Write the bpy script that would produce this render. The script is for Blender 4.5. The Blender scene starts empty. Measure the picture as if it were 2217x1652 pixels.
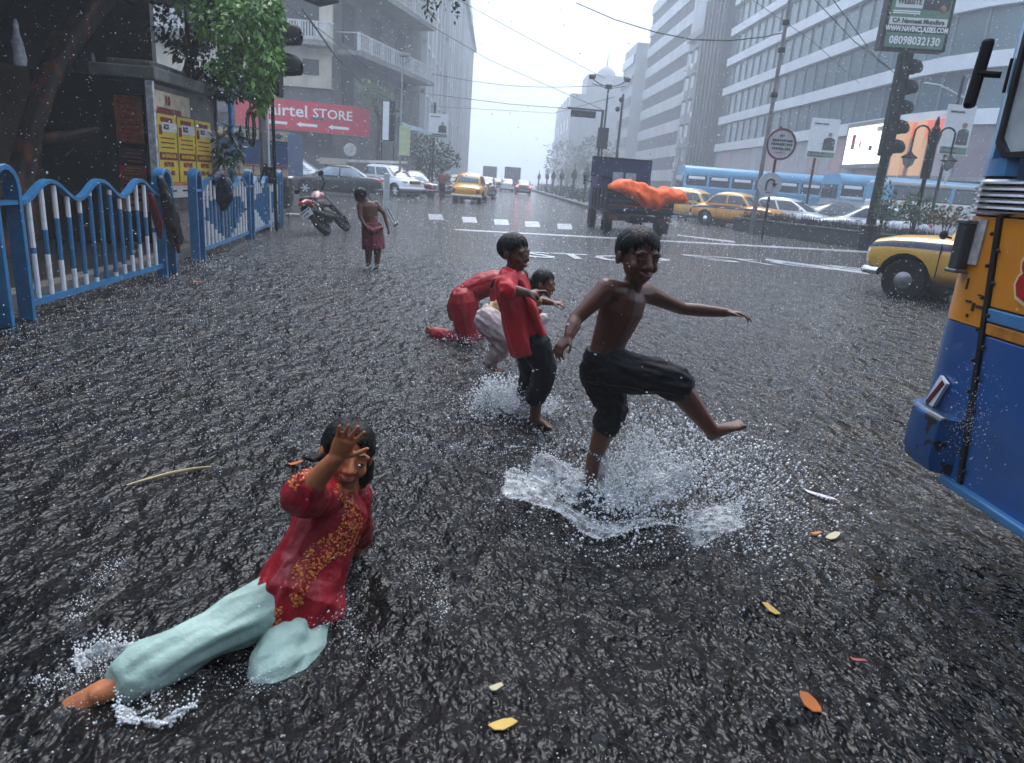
import bpy, math, random
import numpy as np
from mathutils import Vector, Matrix, noise as mnoise
R=math.radians; PI=math.pi
rnd=random.Random(7); nr=np.random.default_rng(11)
SC=bpy.context.scene; COL=SC.collection

# ------------------------------------------------------------------ camera
CAM_H=1.3; PITCH=R(16.15); ROLL=R(4.4); YAW=R(2.5); FPX=1500.0; PW,PH=2217.0,1652.0
_F=np.array([math.sin(YAW)*math.cos(PITCH),math.cos(YAW)*math.cos(PITCH),-math.sin(PITCH)])
_R0=np.array([math.cos(YAW),-math.sin(YAW),0.0]); _U0=np.cross(_R0,_F)
_R=math.cos(ROLL)*_R0+math.sin(ROLL)*_U0; _U=-math.sin(ROLL)*_R0+math.cos(ROLL)*_U0
cd=bpy.data.cameras.new('camera'); cam=bpy.data.objects.new('camera',cd); COL.objects.link(cam)
cd.sensor_width=36; cd.lens=36*FPX/PW; cd.clip_end=2000; cd.clip_start=.05
m=Matrix.Identity(4)
for i in range(3): m[i][0]=_R[i]; m[i][1]=_U[i]; m[i][2]=-_F[i]
m[2][3]=CAM_H; cam.matrix_world=m; SC.camera=cam
cd.dof.use_dof=True; cd.dof.focus_distance=4.2; cd.dof.aperture_fstop=5.6

# ------------------------------------------------------------------ sky, sun, exposure
SUN_EL,SUN_AZ=R(58),R(12)
w=bpy.data.worlds.new('World'); SC.world=w; w.use_nodes=True; nt=w.node_tree; nt.nodes.clear()
sky=nt.nodes.new('ShaderNodeTexSky'); sky.sky_type='NISHITA'; sky.sun_disc=False; sky.sun_elevation=SUN_EL; sky.sun_rotation=SUN_AZ
sky.air_density=1.0; sky.dust_density=6.0; sky.ozone_density=1.5
hs=nt.nodes.new('ShaderNodeHueSaturation'); hs.inputs['Saturation'].default_value=.45; hs.inputs['Value'].default_value=1.0
mx=nt.nodes.new('ShaderNodeMix'); mx.data_type='RGBA'; mx.inputs['Factor'].default_value=.6; mx.inputs['B'].default_value=(6.3,8.0,10.6,1)
bg=nt.nodes.new('ShaderNodeBackground'); bg.inputs['Strength'].default_value=.1
ou=nt.nodes.new('ShaderNodeOutputWorld'); L=nt.links.new
L(sky.outputs[0],hs.inputs['Color']); L(hs.outputs[0],mx.inputs['A']); L(mx.outputs['Result'],bg.inputs[0]); L(bg.outputs[0],ou.inputs[0])
sd=bpy.data.lights.new('sun','SUN'); sd.energy=.7; sd.angle=R(42); sd.color=(1,.96,.9)
so=bpy.data.objects.new('sun',sd); COL.objects.link(so)
sdir=Vector((math.sin(SUN_AZ)*math.cos(SUN_EL),math.cos(SUN_AZ)*math.cos(SUN_EL),math.sin(SUN_EL)))
so.rotation_euler=sdir.to_track_quat('Z','Y').to_euler(); so.location=(0,0,40)
SC.view_settings.view_transform='Standard'; SC.view_settings.look='None'; SC.view_settings.exposure=1.4; SC.view_settings.gamma=1
SC.view_settings.use_curve_mapping=False
cy=SC.cycles; cy.max_bounces=8; cy.diffuse_bounces=2; cy.glossy_bounces=3; cy.transmission_bounces=4; cy.transparent_max_bounces=8; cy.volume_bounces=4
cy.use_denoising=True; cy.sample_clamp_indirect=4; cy.caustics_reflective=False; cy.caustics_refractive=False

# ------------------------------------------------------------------ picture-to-place helpers (where a thing stands in metres)
C0=np.array([0,0,CAM_H])
def ray(x,y): return (x-PW/2)/FPX*_R-(y-PH/2)/FPX*_U+_F
def G(x,y,z=0.0): d=ray(x,y); return C0+d*(z-CAM_H)/d[2]
def A(x,y,Y): d=ray(x,y); return C0+d*Y/d[1]
def BX(x,y,X): d=ray(x,y); return C0+d*X/d[0]

# ------------------------------------------------------------------ materials
MATS={}
def mat(name,col=(.5,.5,.5),rough=.5,metal=0.0,var=.18,scale=6.0,bump=0.0,bscale=30.0,coat=0.0,emit=None,es=0.0,col2=None,detail=4.0,spec=.5,stretch=None,thr=None,alpha=1.0,trans=0.0,ior=1.45,sheen=0.0):
    if name in MATS: return MATS[name]
    mt=bpy.data.materials.new(name); mt.use_nodes=True; n=mt.node_tree.nodes; l=mt.node_tree.links.new
    b=n['Principled BSDF']; b.inputs['Roughness'].default_value=rough; b.inputs['Metallic'].default_value=metal
    b.inputs['Coat Weight'].default_value=coat; b.inputs['Coat Roughness'].default_value=.08; b.inputs['Specular IOR Level'].default_value=spec
    b.inputs['IOR'].default_value=ior; b.inputs['Transmission Weight'].default_value=trans; b.inputs['Alpha'].default_value=alpha
    b.inputs['Sheen Weight'].default_value=sheen
    tc=n.new('ShaderNodeTexCoord'); src=tc.outputs['Object']
    if stretch:
        mp=n.new('ShaderNodeMapping'); mp.inputs['Scale'].default_value=stretch; l(src,mp.inputs[0]); src=mp.outputs[0]
    nz=n.new('ShaderNodeTexNoise'); nz.inputs['Scale'].default_value=scale; nz.inputs['Detail'].default_value=detail; nz.inputs['Roughness'].default_value=.62; l(src,nz.inputs['Vector'])
    rp=n.new('ShaderNodeValToRGB'); e=rp.color_ramp.elements
    lo=[max(0,c*(1-var)) for c in col]; hi=[min(1,c*(1+var)) for c in col]
    if col2: lo=list(col); hi=list(col2)
    e[0].position,e[1].position=thr if thr else (.3,.7)
    e[0].color=(*lo,1); e[1].color=(*hi,1); l(nz.outputs['Fac'],rp.inputs[0]); l(rp.outputs[0],b.inputs['Base Color'])
    if bump>0:
        bn=n.new('ShaderNodeTexNoise'); bn.inputs['Scale'].default_value=bscale; bn.inputs['Detail'].default_value=5; l(src,bn.inputs['Vector'])
        bp=n.new('ShaderNodeBump'); bp.inputs['Strength'].default_value=bump; bp.inputs['Distance'].default_value=.02; l(bn.outputs['Fac'],bp.inputs['Height']); l(bp.outputs[0],b.inputs['Normal'])
    if emit: b.inputs['Emission Color'].default_value=(*emit,1); b.inputs['Emission Strength'].default_value=es
    MATS[name]=mt; return mt

# ------------------------------------------------------------------ mesh building
def npv(p): return np.array(p,float)
def unit(v): v=npv(v); return v/max(1e-9,np.linalg.norm(v))
def frame(d,up=(0,0,1)):
    d=unit(d); up=npv(up)
    if abs(d@unit(up))>.98: up=npv((0,1,0)) if abs(d[1])<.9 else npv((1,0,0))
    s=unit(np.cross(d,up)); u=np.cross(s,d); return d,s,u
def rotz(a): c,s=math.cos(a),math.sin(a); return np.array([[c,-s,0],[s,c,0],[0,0,1]])
class MB:
    def __init__(s): s.v=[]; s.f=[]; s.m=[]
    def add(s,vs,fs,mi=0):
        o=len(s.v); s.v.extend([tuple(map(float,p)) for p in vs])
        for k in fs: s.f.append(tuple(o+i for i in k)); s.m.append(mi)
        return s
    def box(s,c,size,rz=0.0,mi=0,M=None):
        c=npv(c); h=npv(size)/2; Q=rotz(rz) if M is None else M
        vs=[c+Q@(h*npv(q)) for q in ((-1,-1,-1),(1,-1,-1),(1,1,-1),(-1,1,-1),(-1,-1,1),(1,-1,1),(1,1,1),(-1,1,1))]
        return s.add(vs,[(0,3,2,1),(4,5,6,7),(0,1,5,4),(1,2,6,5),(2,3,7,6),(3,0,4,7)],mi)
    def bar(s,p0,p1,w,h,up=(0,0,1),mi=0):
        p0,p1=npv(p0),npv(p1); d,sd_,u=frame(p1-p0,up); a=sd_*w/2; b=u*h/2
        vs=[p+x*a+y*b for p in (p0,p1) for x,y in ((-1,-1),(1,-1),(1,1),(-1,1))]
        return s.add(vs,[(0,1,2,3),(7,6,5,4),(0,4,5,1),(1,5,6,2),(2,6,7,3),(3,7,4,0)],mi)
    def loft(s,secs,closed=True,cap=True,mi=0):
        n=len(secs[0]); vs=[p for q in secs for p in q]; fs=[]
        for i in range(len(secs)-1):
            for j in range(n if closed else n-1):
                k=(j+1)%n; fs.append((i*n+j,i*n+k,(i+1)*n+k,(i+1)*n+j))
        if cap and closed:
            fs.append(tuple(range(n-1,-1,-1))); o=(len(secs)-1)*n; fs.append(tuple(range(o,o+n)))
        return s.add(vs,fs,mi)
    def tube(s,pts,rad,n=8,mi=0,rnd_=False,up=(0,0,1),flat=1.0):
        pts=[npv(p) for p in pts]; k=len(pts)
        if not hasattr(rad,'__len__'): rad=[rad]*k
        P=list(pts); Q=list(rad)
        if rnd_:
            d0=unit(pts[0]-pts[1]); d1=unit(pts[-1]-pts[-2])
            P=[pts[0]+d0*rad[0]*.92,pts[0]+d0*rad[0]*.6]+pts+[pts[-1]+d1*rad[-1]*.6,pts[-1]+d1*rad[-1]*.92]
            Q=[rad[0]*.36,rad[0]*.8]+list(rad)+[rad[-1]*.8,rad[-1]*.36]
        secs=[]; prev=None
        for i,p in enumerate(P):
            a=P[max(0,i-1)]; b=P[min(len(P)-1,i+1)]; d=unit(b-a)
            if prev is None: _,sd_,u=frame(d,up)
            else:
                u=prev-d*(prev@d); u=unit(u); sd_=np.cross(d,u)
            prev=u
            secs.append([p+(sd_*math.cos(t)+u*math.sin(t)*flat)*Q[i] for t in np.linspace(0,2*PI,n,endpoint=False)])
        return s.loft(secs,True,True,mi)
    def ell(s,c,r,M=None,seg=12,rings=8,mi=0):
        c=npv(c); r=npv(r if hasattr(r,'__len__') else (r,r,r)); M=np.eye(3) if M is None else M
        vs=[c+M@(r*npv((0,0,-1)))]
        for i in range(1,rings):
            a=-PI/2+PI*i/rings
            for j in range(seg):
                t=2*PI*j/seg; vs.append(c+M@(r*npv((math.cos(a)*math.cos(t),math.cos(a)*math.sin(t),math.sin(a)))))
        vs.append(c+M@(r*npv((0,0,1)))); fs=[]
        for j in range(seg): fs.append((0,1+(j+1)%seg,1+j))
        for i in range(rings-2):
            for j in range(seg):
                a=1+i*seg+j; b=1+i*seg+(j+1)%seg; fs.append((a,b,b+seg,a+seg))
        e=len(vs)-1; o=1+(rings-2)*seg
        for j in range(seg): fs.append((e,o+j,o+(j+1)%seg))
        return s.add(vs,fs,mi)
    def lathe(s,prof,n=16,c=(0,0,0),axis=(0,0,1),mi=0,cap=True):
        d,a,b=frame(axis); c=npv(c)
        secs=[[c+d*z+(a*math.cos(t)+b*math.sin(t))*r for t in np.linspace(0,2*PI,n,endpoint=False)] for r,z in prof]
        return s.loft(secs,True,cap,mi)
    def prism(s,poly,o,U,V,D,mi=0):
        o,U,V,D=map(npv,(o,U,V,D)); n=len(poly); a=[o+U*p[0]+V*p[1] for p in poly]; b=[p+D for p in a]
        fs=[tuple(range(n-1,-1,-1)),tuple(range(n,2*n))]+[(i,(i+1)%n,n+(i+1)%n,n+i) for i in range(n)]
        return s.add(a+b,fs,mi)
    def quad(s,a,b,c,d,mi=0): return s.add([a,b,c,d],[(0,1,2,3)],mi)
    def grid(s,rows,mi=0):
        n=len(rows[0]); return s.add([p for r in rows for p in r],[(i*n+j,i*n+j+1,(i+1)*n+j+1,(i+1)*n+j) for i in range(len(rows)-1) for j in range(n-1)],mi)
    def build(s,name,mats,parent=None,smooth=None,bevel=0.0,loc=None,fix=True):
        me=bpy.data.meshes.new(name); me.from_pydata(s.v,[],s.f)
        if not isinstance(mats,(list,tuple)): mats=[mats]
        for q in mats: me.materials.append(q)
        if len(mats)>1: me.polygons.foreach_set('material_index',s.m)
        if fix:
            import bmesh
            bm=bmesh.new(); bm.from_mesh(me); bmesh.ops.recalc_face_normals(bm,faces=bm.faces); bm.to_mesh(me); bm.free()
        if smooth is not None:
            me.polygons.foreach_set('use_smooth',[True]*len(me.polygons)); me.set_sharp_from_angle(angle=R(smooth))
        me.update()
        return obj(name,me,parent,bevel,loc)
def obj(name,me,parent=None,bevel=0.0,loc=None):
    o=bpy.data.objects.new(name,me); COL.objects.link(o)
    if parent is not None: o.parent=parent
    if loc is not None: o.location=loc
    if bevel:
        b=o.modifiers.new('bevel','BEVEL'); b.width=bevel; b.segments=2; b.limit_method='ANGLE'; b.angle_limit=R(40)
    return o
def tag(o,label=None,cat=None,group=None,kind=None):
    if label: o['label']=label
    if cat: o['category']=cat
    if group: o['group']=group
    if kind: o['kind']=kind
    return o
def thing(name,label,cat,loc=(0,0,0),rz=0.0,group=None,kind=None):
    o=bpy.data.objects.new(name,None); COL.objects.link(o); o.empty_display_size=.2; o.location=loc; o.rotation_euler=(0,0,rz)
    return tag(o,label,cat,group,kind)
def copy_tree(o,parent=None):
    c=o.copy(); COL.objects.link(c); c.parent=parent
    for ch in o.children: copy_tree(ch,c)
    return c
def one(name,mb,mats,label,cat,group=None,**k): return tag(mb.build(name,mats,**k),label,cat,group)
def text(body,size,mt,parent,o,U,V,depth=.004,align='CENTER',name='lettering',sx=1.0,bold=0.0):
    cu=bpy.data.curves.new('t','FONT'); cu.body=body; cu.size=size; cu.align_x=align; cu.align_y='CENTER'; cu.resolution_u=2; cu.extrude=depth/2; cu.offset=bold
    t=bpy.data.objects.new('t',cu); COL.objects.link(t); dg=bpy.context.evaluated_depsgraph_get(); me=bpy.data.meshes.new_from_object(t.evaluated_get(dg))
    bpy.data.objects.remove(t); bpy.data.curves.remove(cu)
    U,V=unit(U),unit(V); N=np.cross(U,V); co=np.empty(len(me.vertices)*3); me.vertices.foreach_get('co',co); co=co.reshape(-1,3)
    co=npv(o)+np.outer(co[:,0]*sx,U)+np.outer(co[:,1],V)+np.outer(co[:,2],N); me.vertices.foreach_set('co',co.ravel()); me.materials.clear(); me.materials.append(mt); me.update()
    return obj(name,me,parent)
def fast_mesh(name,V,F,mt,parent=None,smooth=False,mats=None,mi=None):
    """V (n,3), F (m,k) arrays"""
    me=bpy.data.meshes.new(name); k=F.shape[1]
    me.vertices.add(len(V)); me.vertices.foreach_set('co',np.ascontiguousarray(V,dtype=np.float32).ravel())
    me.loops.add(F.size); me.loops.foreach_set('vertex_index',np.ascontiguousarray(F,dtype=np.int32).ravel())
    me.polygons.add(len(F)); me.polygons.foreach_set('loop_start',np.arange(0,F.size,k,dtype=np.int32))
    for q in (mats or [mt]): me.materials.append(q)
    if mi is not None: me.polygons.foreach_set('material_index',mi.astype(np.int32))
    if smooth: me.polygons.foreach_set('use_smooth',np.ones(len(F),dtype=bool))
    me.update(calc_edges=True); me.validate()
    return obj(name,me,parent)

# ------------------------------------------------------------------ shared materials
WHITE=mat('white_paint',(.72,.73,.74),.35,var=.12); BLACK=mat('black_plastic',(.005,.005,.006),.5,var=.3,spec=.15); DARK=mat('dark_metal',(.014,.014,.016),.5,metal=.0,var=.3,spec=.2)
GREYM=mat('grey_metal',(.22,.23,.24),.4,metal=.6,var=.2); CHROME=mat('chrome',(.7,.71,.73),.16,metal=1.0,var=.08); TYRE=mat('tyre_rubber',(.010,.010,.010),.65,var=.25,spec=.15,bump=.2,bscale=40)
GLASS=mat('window_glass',(.045,.055,.065),.05,var=.2,spec=.8,scale=2); GLASSL=mat('wet_pale_glass',(.28,.33,.38),.12,var=.25,spec=.8,scale=3)
REDL=mat('red_lamp',(.45,.02,.02),.2,var=.1); LAMPG=mat('clear_lamp',(.75,.77,.8),.1,var=.05); ORANGEL=mat('orange_lamp',(.7,.25,.02),.2,var=.1)
CONC=mat('wet_concrete',(.20,.195,.19),.5,var=.35,scale=2.5,bump=.25,bscale=18)
# ================================================================== the setting: flooded street
def water_material():
    mt=bpy.data.materials.new('rain_beaten_water'); mt.use_nodes=True; n=mt.node_tree.nodes; l=mt.node_tree.links.new; b=n['Principled BSDF']
    b.inputs['IOR'].default_value=1.33; b.inputs['Specular IOR Level'].default_value=.42
    tc=n.new('ShaderNodeTexCoord'); P=tc.outputs['Object']
    def noise(s,d=3,st=None,r=.6):
        x=n.new('ShaderNodeTexNoise'); x.inputs['Scale'].default_value=s; x.inputs['Detail'].default_value=d; x.inputs['Roughness'].default_value=r
        if st:
            mp=n.new('ShaderNodeMapping'); mp.inputs['Scale'].default_value=st[0]; mp.inputs['Rotation'].default_value=st[1]; l(P,mp.inputs[0]); l(mp.outputs[0],x.inputs['Vector'])
        else: l(P,x.inputs['Vector'])
        return x.outputs['Fac']
    def math_(op,a,b_=None,c=None):
        x=n.new('ShaderNodeMath'); x.operation=op
        for i,q in enumerate((a,b_,c)):
            if q is None: continue
            if isinstance(q,(int,float)): x.inputs[i].default_value=q
            else: l(q,x.inputs[i])
        return x.outputs[0]
    # drop-impact rings from two voronoi layers
    def rings(sc,k,dec):
        v=n.new('ShaderNodeTexVoronoi'); v.inputs['Scale'].default_value=sc; l(P,v.inputs['Vector']); d=v.outputs['Distance']
        si=math_('SINE',math_('MULTIPLY',d,k)); ex=math_('POWER',2.718,math_('MULTIPLY',d,-dec)); return math_('MULTIPLY',si,ex)
    h=math_('MULTIPLY',noise(8,0,((1,.55,1),(0,0,.5))),1.1)
    h=math_('ADD',h,math_('MULTIPLY',noise(19,0,((1,.6,1),(0,0,-.5))),.75))
    h=math_('ADD',h,math_('MULTIPLY',noise(42,1,((1,.7,1),(0,0,1.1))),.40))
    h=math_('ADD',h,math_('MULTIPLY',rings(6,34,4.5),.06))
    h=math_('ADD',h,math_('MULTIPLY',rings(13,26,3.5),.05))
    bp=n.new('ShaderNodeBump'); bp.inputs['Strength'].default_value=1.0; bp.inputs['Distance'].default_value=.055; l(h,bp.inputs['Height']); l(bp.outputs[0],b.inputs['Normal'])
    rp=n.new('ShaderNodeValToRGB'); e=rp.color_ramp.elements; e[0].position=.35; e[1].position=.72; e[0].color=(.006,.0055,.0055,1); e[1].color=(.022,.019,.018,1)
    l(noise(.9,5),rp.inputs[0]); l(rp.outputs[0],b.inputs['Base Color'])
    rr=n.new('ShaderNodeMapRange'); rr.inputs['To Min'].default_value=.05; rr.inputs['To Max'].default_value=.16; l(noise(.35,3),rr.inputs[0]); l(rr.outputs[0],b.inputs['Roughness'])
    return mt
WATER=water_material()
def wave(x,y):
    """height of the flooded surface; dies out past 12 m and sideways"""
    f=np.clip((13-y)/4,0,1)*np.clip((y+.5)/1,0,1)*np.clip((7.6-x)/1,0,1)*np.clip((x+5.4)/1,0,1)
    r=np.random.default_rng(3); h=np.zeros_like(x)
    for i in range(26):
        a=r.uniform(0,2*PI); k=2*PI/r.uniform(.16,.9); h+=np.sin(k*(x*np.cos(a)+y*np.sin(a))+r.uniform(0,6.28))*.0016*(14/k)**.5
    for cx,cy,amp,wl in ((.5,2.82,.022,.22),(.33,3.69,.014,.2),(-.6,1.7,.016,.2),(-.2,5.7,.010,.25),(-1.62,9.66,.006,.25)):
        d=np.hypot(x-cx,y-cy); h+=amp*np.sin(2*PI*d/wl)*np.exp(-d*1.9)
    return h*f
def make_water():
    xs=np.linspace(-6,8.5,330); ys=np.linspace(-1,14,360); X,Y=np.meshgrid(xs,ys); Z=wave(X,Y)
    V=np.stack([X.ravel(),Y.ravel(),Z.ravel()],1); nx=len(xs); i,j=np.meshgrid(np.arange(len(ys)-1),np.arange(nx-1),indexing='ij'); a=(i*nx+j).ravel()
    F=np.stack([a,a+1,a+nx+1,a+nx],1)
    far=np.array([(-400,-30,0),(-6,-30,0),(-6,-1,0),(-6,14,0),(-6,700,0),(-400,700,0),(-400,14,0),(-400,-1,0),(8.5,-30,0),(8.5,-1,0),(8.5,14,0),(8.5,700,0),(400,-30,0),(400,-1,0),(400,14,0),(400,700,0)],float); o=len(V)
    FF=o+np.array([(0,1,2,7),(7,2,3,6),(6,3,4,5),(1,8,9,2),(3,10,11,4),(8,12,13,9),(9,13,14,10),(10,14,15,11)])
    w_=fast_mesh('water',np.vstack([V,far]),np.vstack([F,FF]),WATER,smooth=True); tag(w_,kind='structure'); return w_
make_water()
ROADPAINT=mat('wet_road_paint',(.16,.16,.17),.25,scale=4,col2=(.52,.54,.56),thr=(.3,.62),bump=.3,bscale=40)
def marking(name,corners,label=None):
    mb=MB(); c=[npv(p) for p in corners]; mb.add([p+npv((0,0,.004)) for p in c]+[p+npv((0,0,-.01)) for p in c],[(0,1,2,3),(7,6,5,4),(0,4,5,1),(1,5,6,2),(2,6,7,3),(3,7,4,0)])
    return tag(mb.build(name,ROADPAINT),kind='structure')
for (x,y) in ((943,470),(1016,476),(1085,481),(1152,485.5),(1222,490.5)):
    marking('crossing_stripe',[G(x-16,y-6.5),G(x+14,y-5.5),G(x+18,y+6.5),G(x-14,y+5.5)])
marking('stop_line',[G(985,496),G(1900,545),G(1903,548.5),G(985,498.5)])
marking('lane_line',[G(1466,508),G(1590,522),G(1592,526),G(1466,510.5)])
marking('lane_line',[G(1660,560),G(1880,590),G(1880,594),G(1655,563)])
mk=thing('road_lettering','white STOP letters painted on the flooded road','road marking',tuple(G(1265,556)),kind=None)
mk_U=G(1340,560)-G(1190,553); mk_V=G(1232,544)-G(1285,572)
mo=npv(mk.location)
def ground_text(body,c,U,V,size,sx,parent): return text(body,size,ROADPAINT,parent,npv((c[0],c[1],.006))-npv(parent.location),(U[0],U[1],0),(V[0],V[1],0),depth=.003,sx=sx,bold=.02)
ground_text('STOP',G(1303,559),mk_U,mk_V,1.35,.95,mk)
mk2=thing('road_lettering','second white lettering painted on road before the planter','road marking',tuple(G(1700,572)))
ground_text('STOP',G(1705,573),G(1830,584)-G(1590,566),G(1640,562)-G(1760,582),1.7,1.0,mk2)

# ------------------------------------------------------------------ pavements and medians
PAVE=mat('wet_pavement',(.035,.031,.029),.32,var=.35,scale=3,bump=.3,bscale=12); KERB=mat('old_kerb',(.16,.15,.14),.4,var=.4,scale=5,bump=.3)
mb=MB(); mb.prism([(-60,-6),(-3.95,-6),(-3.95,4),(-4.05,8),(-4.85,15.6),(-6.2,19),(-60,19)],(0,0,-.02),(1,0,0),(0,1,0),(0,0,.1)); tag(mb.build('pavement',PAVE),kind='structure')
mb=MB()
for a,b in (((-3.86,-6),(-3.86,4)),((-3.86,4),(-3.96,8)),((-3.96,8),(-4.76,15.6)),((-4.76,15.6),(-6.1,19.0))): mb.bar((*a,.05),(*b,.05),.17,.15)
tag(mb.build('kerb',KERB),kind='structure')
mb=MB(); mb.prism([(-60,46.5),(-16,46.5),(-12.5,48),(-6.2,62),(-6.2,400),(-60,400)],(0,0,-.02),(1,0,0),(0,1,0),(0,0,.15)); tag(mb.build('pavement',PAVE),kind='structure')
mb=MB(); mb.prism([(21.5,36),(60,30),(60,400),(21.5,400)],(0,0,-.02),(1,0,0),(0,1,0),(0,0,.15)); tag(mb.build('pavement',PAVE),kind='structure')

# ================================================================== buildings
def wallbox(mb,x0,x1,y0,y1,z0,z1,mi=0): mb.box(((x0+x1)/2,(y0+y1)/2,(z0+z1)/2),(x1-x0,y1-y0,z1-z0),mi=mi); return mb
PLW=mat('pale_stained_render',(.50,.51,.52),.6,var=.22,scale=.5,bump=.15,bscale=3,stretch=(1,1,.25)); DGL=mat('dark_office_glass',(.10,.125,.15),.12,var=.3,scale=.6)
# --- white office block with ribbon windows
b=thing('office_block','tall white office block with dark ribbon windows wrapping each storey','building',(26,106,0)); ox,oy=26,106
mb=MB(); wallbox(mb,.35,26,0.35,31,0,33.5); mb.build('wall',DGL,b)
for k in range(9):
    z=1.4+k*3.55
    mb=MB(); wallbox(mb,0,26.3,-.0,31.3,z+1.55,z+3.2); mb.build('spandrel',PLW,b)
    mb=MB()
    for q in range(24): wallbox(mb,.12,.36,.9+q*1.28,1.0+q*1.28,z-.38,z+1.56)
    mb.build('mullion',GREYM,b)['kind']='stuff'
mb=MB(); wallbox(mb,-.06,2.4,-.25,.4,0,33.6); wallbox(mb,6.8,10.2,-.25,.4,0,33.6); wallbox(mb,12.8,26.4,-.25,.4,0,33.6); mb.build('pier',PLW,b)
for k in range(9):
    mb=MB(); z=2.6+k*3.55; wallbox(mb,2.4,6.8,-.12,.36,z-1.2,z+.3); mb.build('apron',PLW,b)
# --- grey walk-up beside it
PLG=mat('grimy_grey_render',(.23,.225,.225),.6,var=.35,scale=.4,bump=.2,bscale=3,stretch=(1,1,.3)); PLD=mat('dark_cladding',(.085,.08,.085),.5,var=.25,scale=.5)
b=thing('flats_block','grimy grey block of flats squeezed between white office and dark tower','building',(26,97,0))
mb=MB(); wallbox(mb,0,14,0,9,0,21.5); mb.build('wall',PLG,b); mb=MB(); wallbox(mb,-.5,14.2,-.2,9.2,21.5,22.3); mb.build('roof',PLG,b)
for k in range(6):
    for q in range(3):
        mb=MB(); z=2.4+k*3.2; y=1.2+q*2.9; wallbox(mb,-.06,.1,y,y+1.5,z,z+1.7); w_=mb.build('window',GLASS,b)
        mb=MB(); wallbox(mb,-.45,.0,y-.15,y+1.65,z+1.72,z+1.86); mb.build('sunshade',PLG,w_)
        if (k+q)%3==0: mb=MB(); wallbox(mb,-.5,-.06,y+.3,y+1.1,z-.75,z-.1); mb.build('air_conditioner',WHITE,b)
b=thing('dark_tower','dark brown windowless tower standing left of the glass mall','building',(25.2,87.5,0))
mb=MB(); wallbox(mb,0,9,0,9.3,0,25); mb.build('wall',PLD,b)
for q in range(6): mb=MB(); wallbox(mb,-.25,0,.4+q*1.6,.75+q*1.6,3,24.5); mb.build('fin',PLD,b)
for k in range(6): mb=MB(); wallbox(mb,1,8,-.2,0,3+k*3.6,3.25+k*3.6); mb.build('ledge',PLD,b)
# --- glass mall with white bands and rounded corner
path=[(26,86-2.0*i) for i in range(21)]
path+=[(35-9*math.cos(t),46-9*math.sin(t)) for t in np.linspace(0,PI/2,8)[1:]]+[(35+2.4*i,37) for i in range(1,9)]
path=[npv(p) for p in path]
def offs(d):
    o=[]
    for i,p in enumerate(path):
        a=path[max(0,i-1)]; c=path[min(len(path)-1,i+1)]; t=unit(c-a); o.append(p+npv((t[1],-t[0]))*-d*-1)
    return o
mall=thing('glass_mall','curved teal glass shopping building ringed by white floor bands','building',(26,60,0)); mo_=npv((26,60,0))
MALLG=[mat('teal_glass_%d'%i,c,.14,var=.35,scale=.25,spec=.45) for i,c in enumerate(((.07,.125,.15),(.055,.10,.125),(.09,.15,.165)))]
BAND=mat('white_band_panels',(.66,.68,.70),.4,var=.1,scale=.6)
zs=[6.7]+[9.7+3.15*i for i in range(8)]
outp,inp,core=offs(.45),offs(.02),offs(-.3)
def ringwall(mb,A_,B_,z0,z1,mi=0):
    secs=[[(*a,z0),(*a,z1),(*c,z1),(*c,z0)] for a,c in zip(A_,B_)]; secs=[[npv(p)-mo_ for p in s_] for s_ in secs]; return mb.loft(secs,True,True,mi)
for z in zs: mb=MB(); ringwall(mb,outp,core,z-.42,z+.42); mb.build('floor_band',BAND,mall)
mb=MB(); ringwall(mb,core,offs(-6),0,32.4); mb.build('core_wall',PLD,mall)
mb=MB(); n_=len(path)
for i in range(n_-1):
    for k in range(len(zs)-1):
        p,q=inp[i],inp[i+1]; g=.03; d=unit(q-p); p2=p+d*g; q2=q-d*g
        m_=MB(); a=[npv((*p2,zs[k]+.42)),npv((*q2,zs[k]+.42)),npv((*q2,zs[k+1]-.42)),npv((*p2,zs[k+1]-.42))]; nn=npv((d[1],-d[0],0))
        m_.add([x-mo_ for x in a]+[x-mo_+nn*-.06*(-1 if False else 1) for x in a],[(0,1,2,3),(7,6,5,4),(0,4,5,1),(1,5,6,2),(2,6,7,3),(3,7,4,0)])
        if k<7 and (i<36): m_.build('pane',MALLG[rnd.choice((0,0,1,2))] if zs[k]>7 else MALLG[1],mall)
MULL=mat('mullion_grey',(.16,.19,.2),.4,var=.15)
for i in range(n_):
    mb=MB(); d=unit(path[min(i+1,n_-1)]-path[max(0,i-1)]); p=offs(.08)[i]; mb.box(npv((*p,19))-mo_,(.09,.12,25),rz=math.atan2(d[1],d[0])); mb.build('mullion',MULL,mall)
# podium shopfront
SHOPC=[mat('shop_panel_%d'%i,c,.4,var=.2,scale=.8) for i,c in enumerate(((.42,.40,.42),(.22,.17,.2),(.5,.33,.22),(.36,.35,.38),(.45,.28,.27),(.13,.12,.14)))]
for i in range(n_-1):
    p,q=offs(.12)[i],offs(.12)[i+1]; d=unit(q-p)
    for (z0,z1,c) in ((.15,3.2,SHOPC[rnd.choice((5,5,1,3))]),(3.3,6.25,SHOPC[rnd.choice((0,0,1,3,3,4))])):
        m_=MB(); m_.bar(npv((*(p+d*.04),(z0+z1)/2))-mo_,npv((*(q-d*.04),(z0+z1)/2))-mo_,.12,z1-z0); m_.build('shop_panel',c,mall)
mb=MB(); ringwall(mb,offs(.9),offs(.1),3.15,3.38); mb.build('canopy',PLG,mall)
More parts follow.
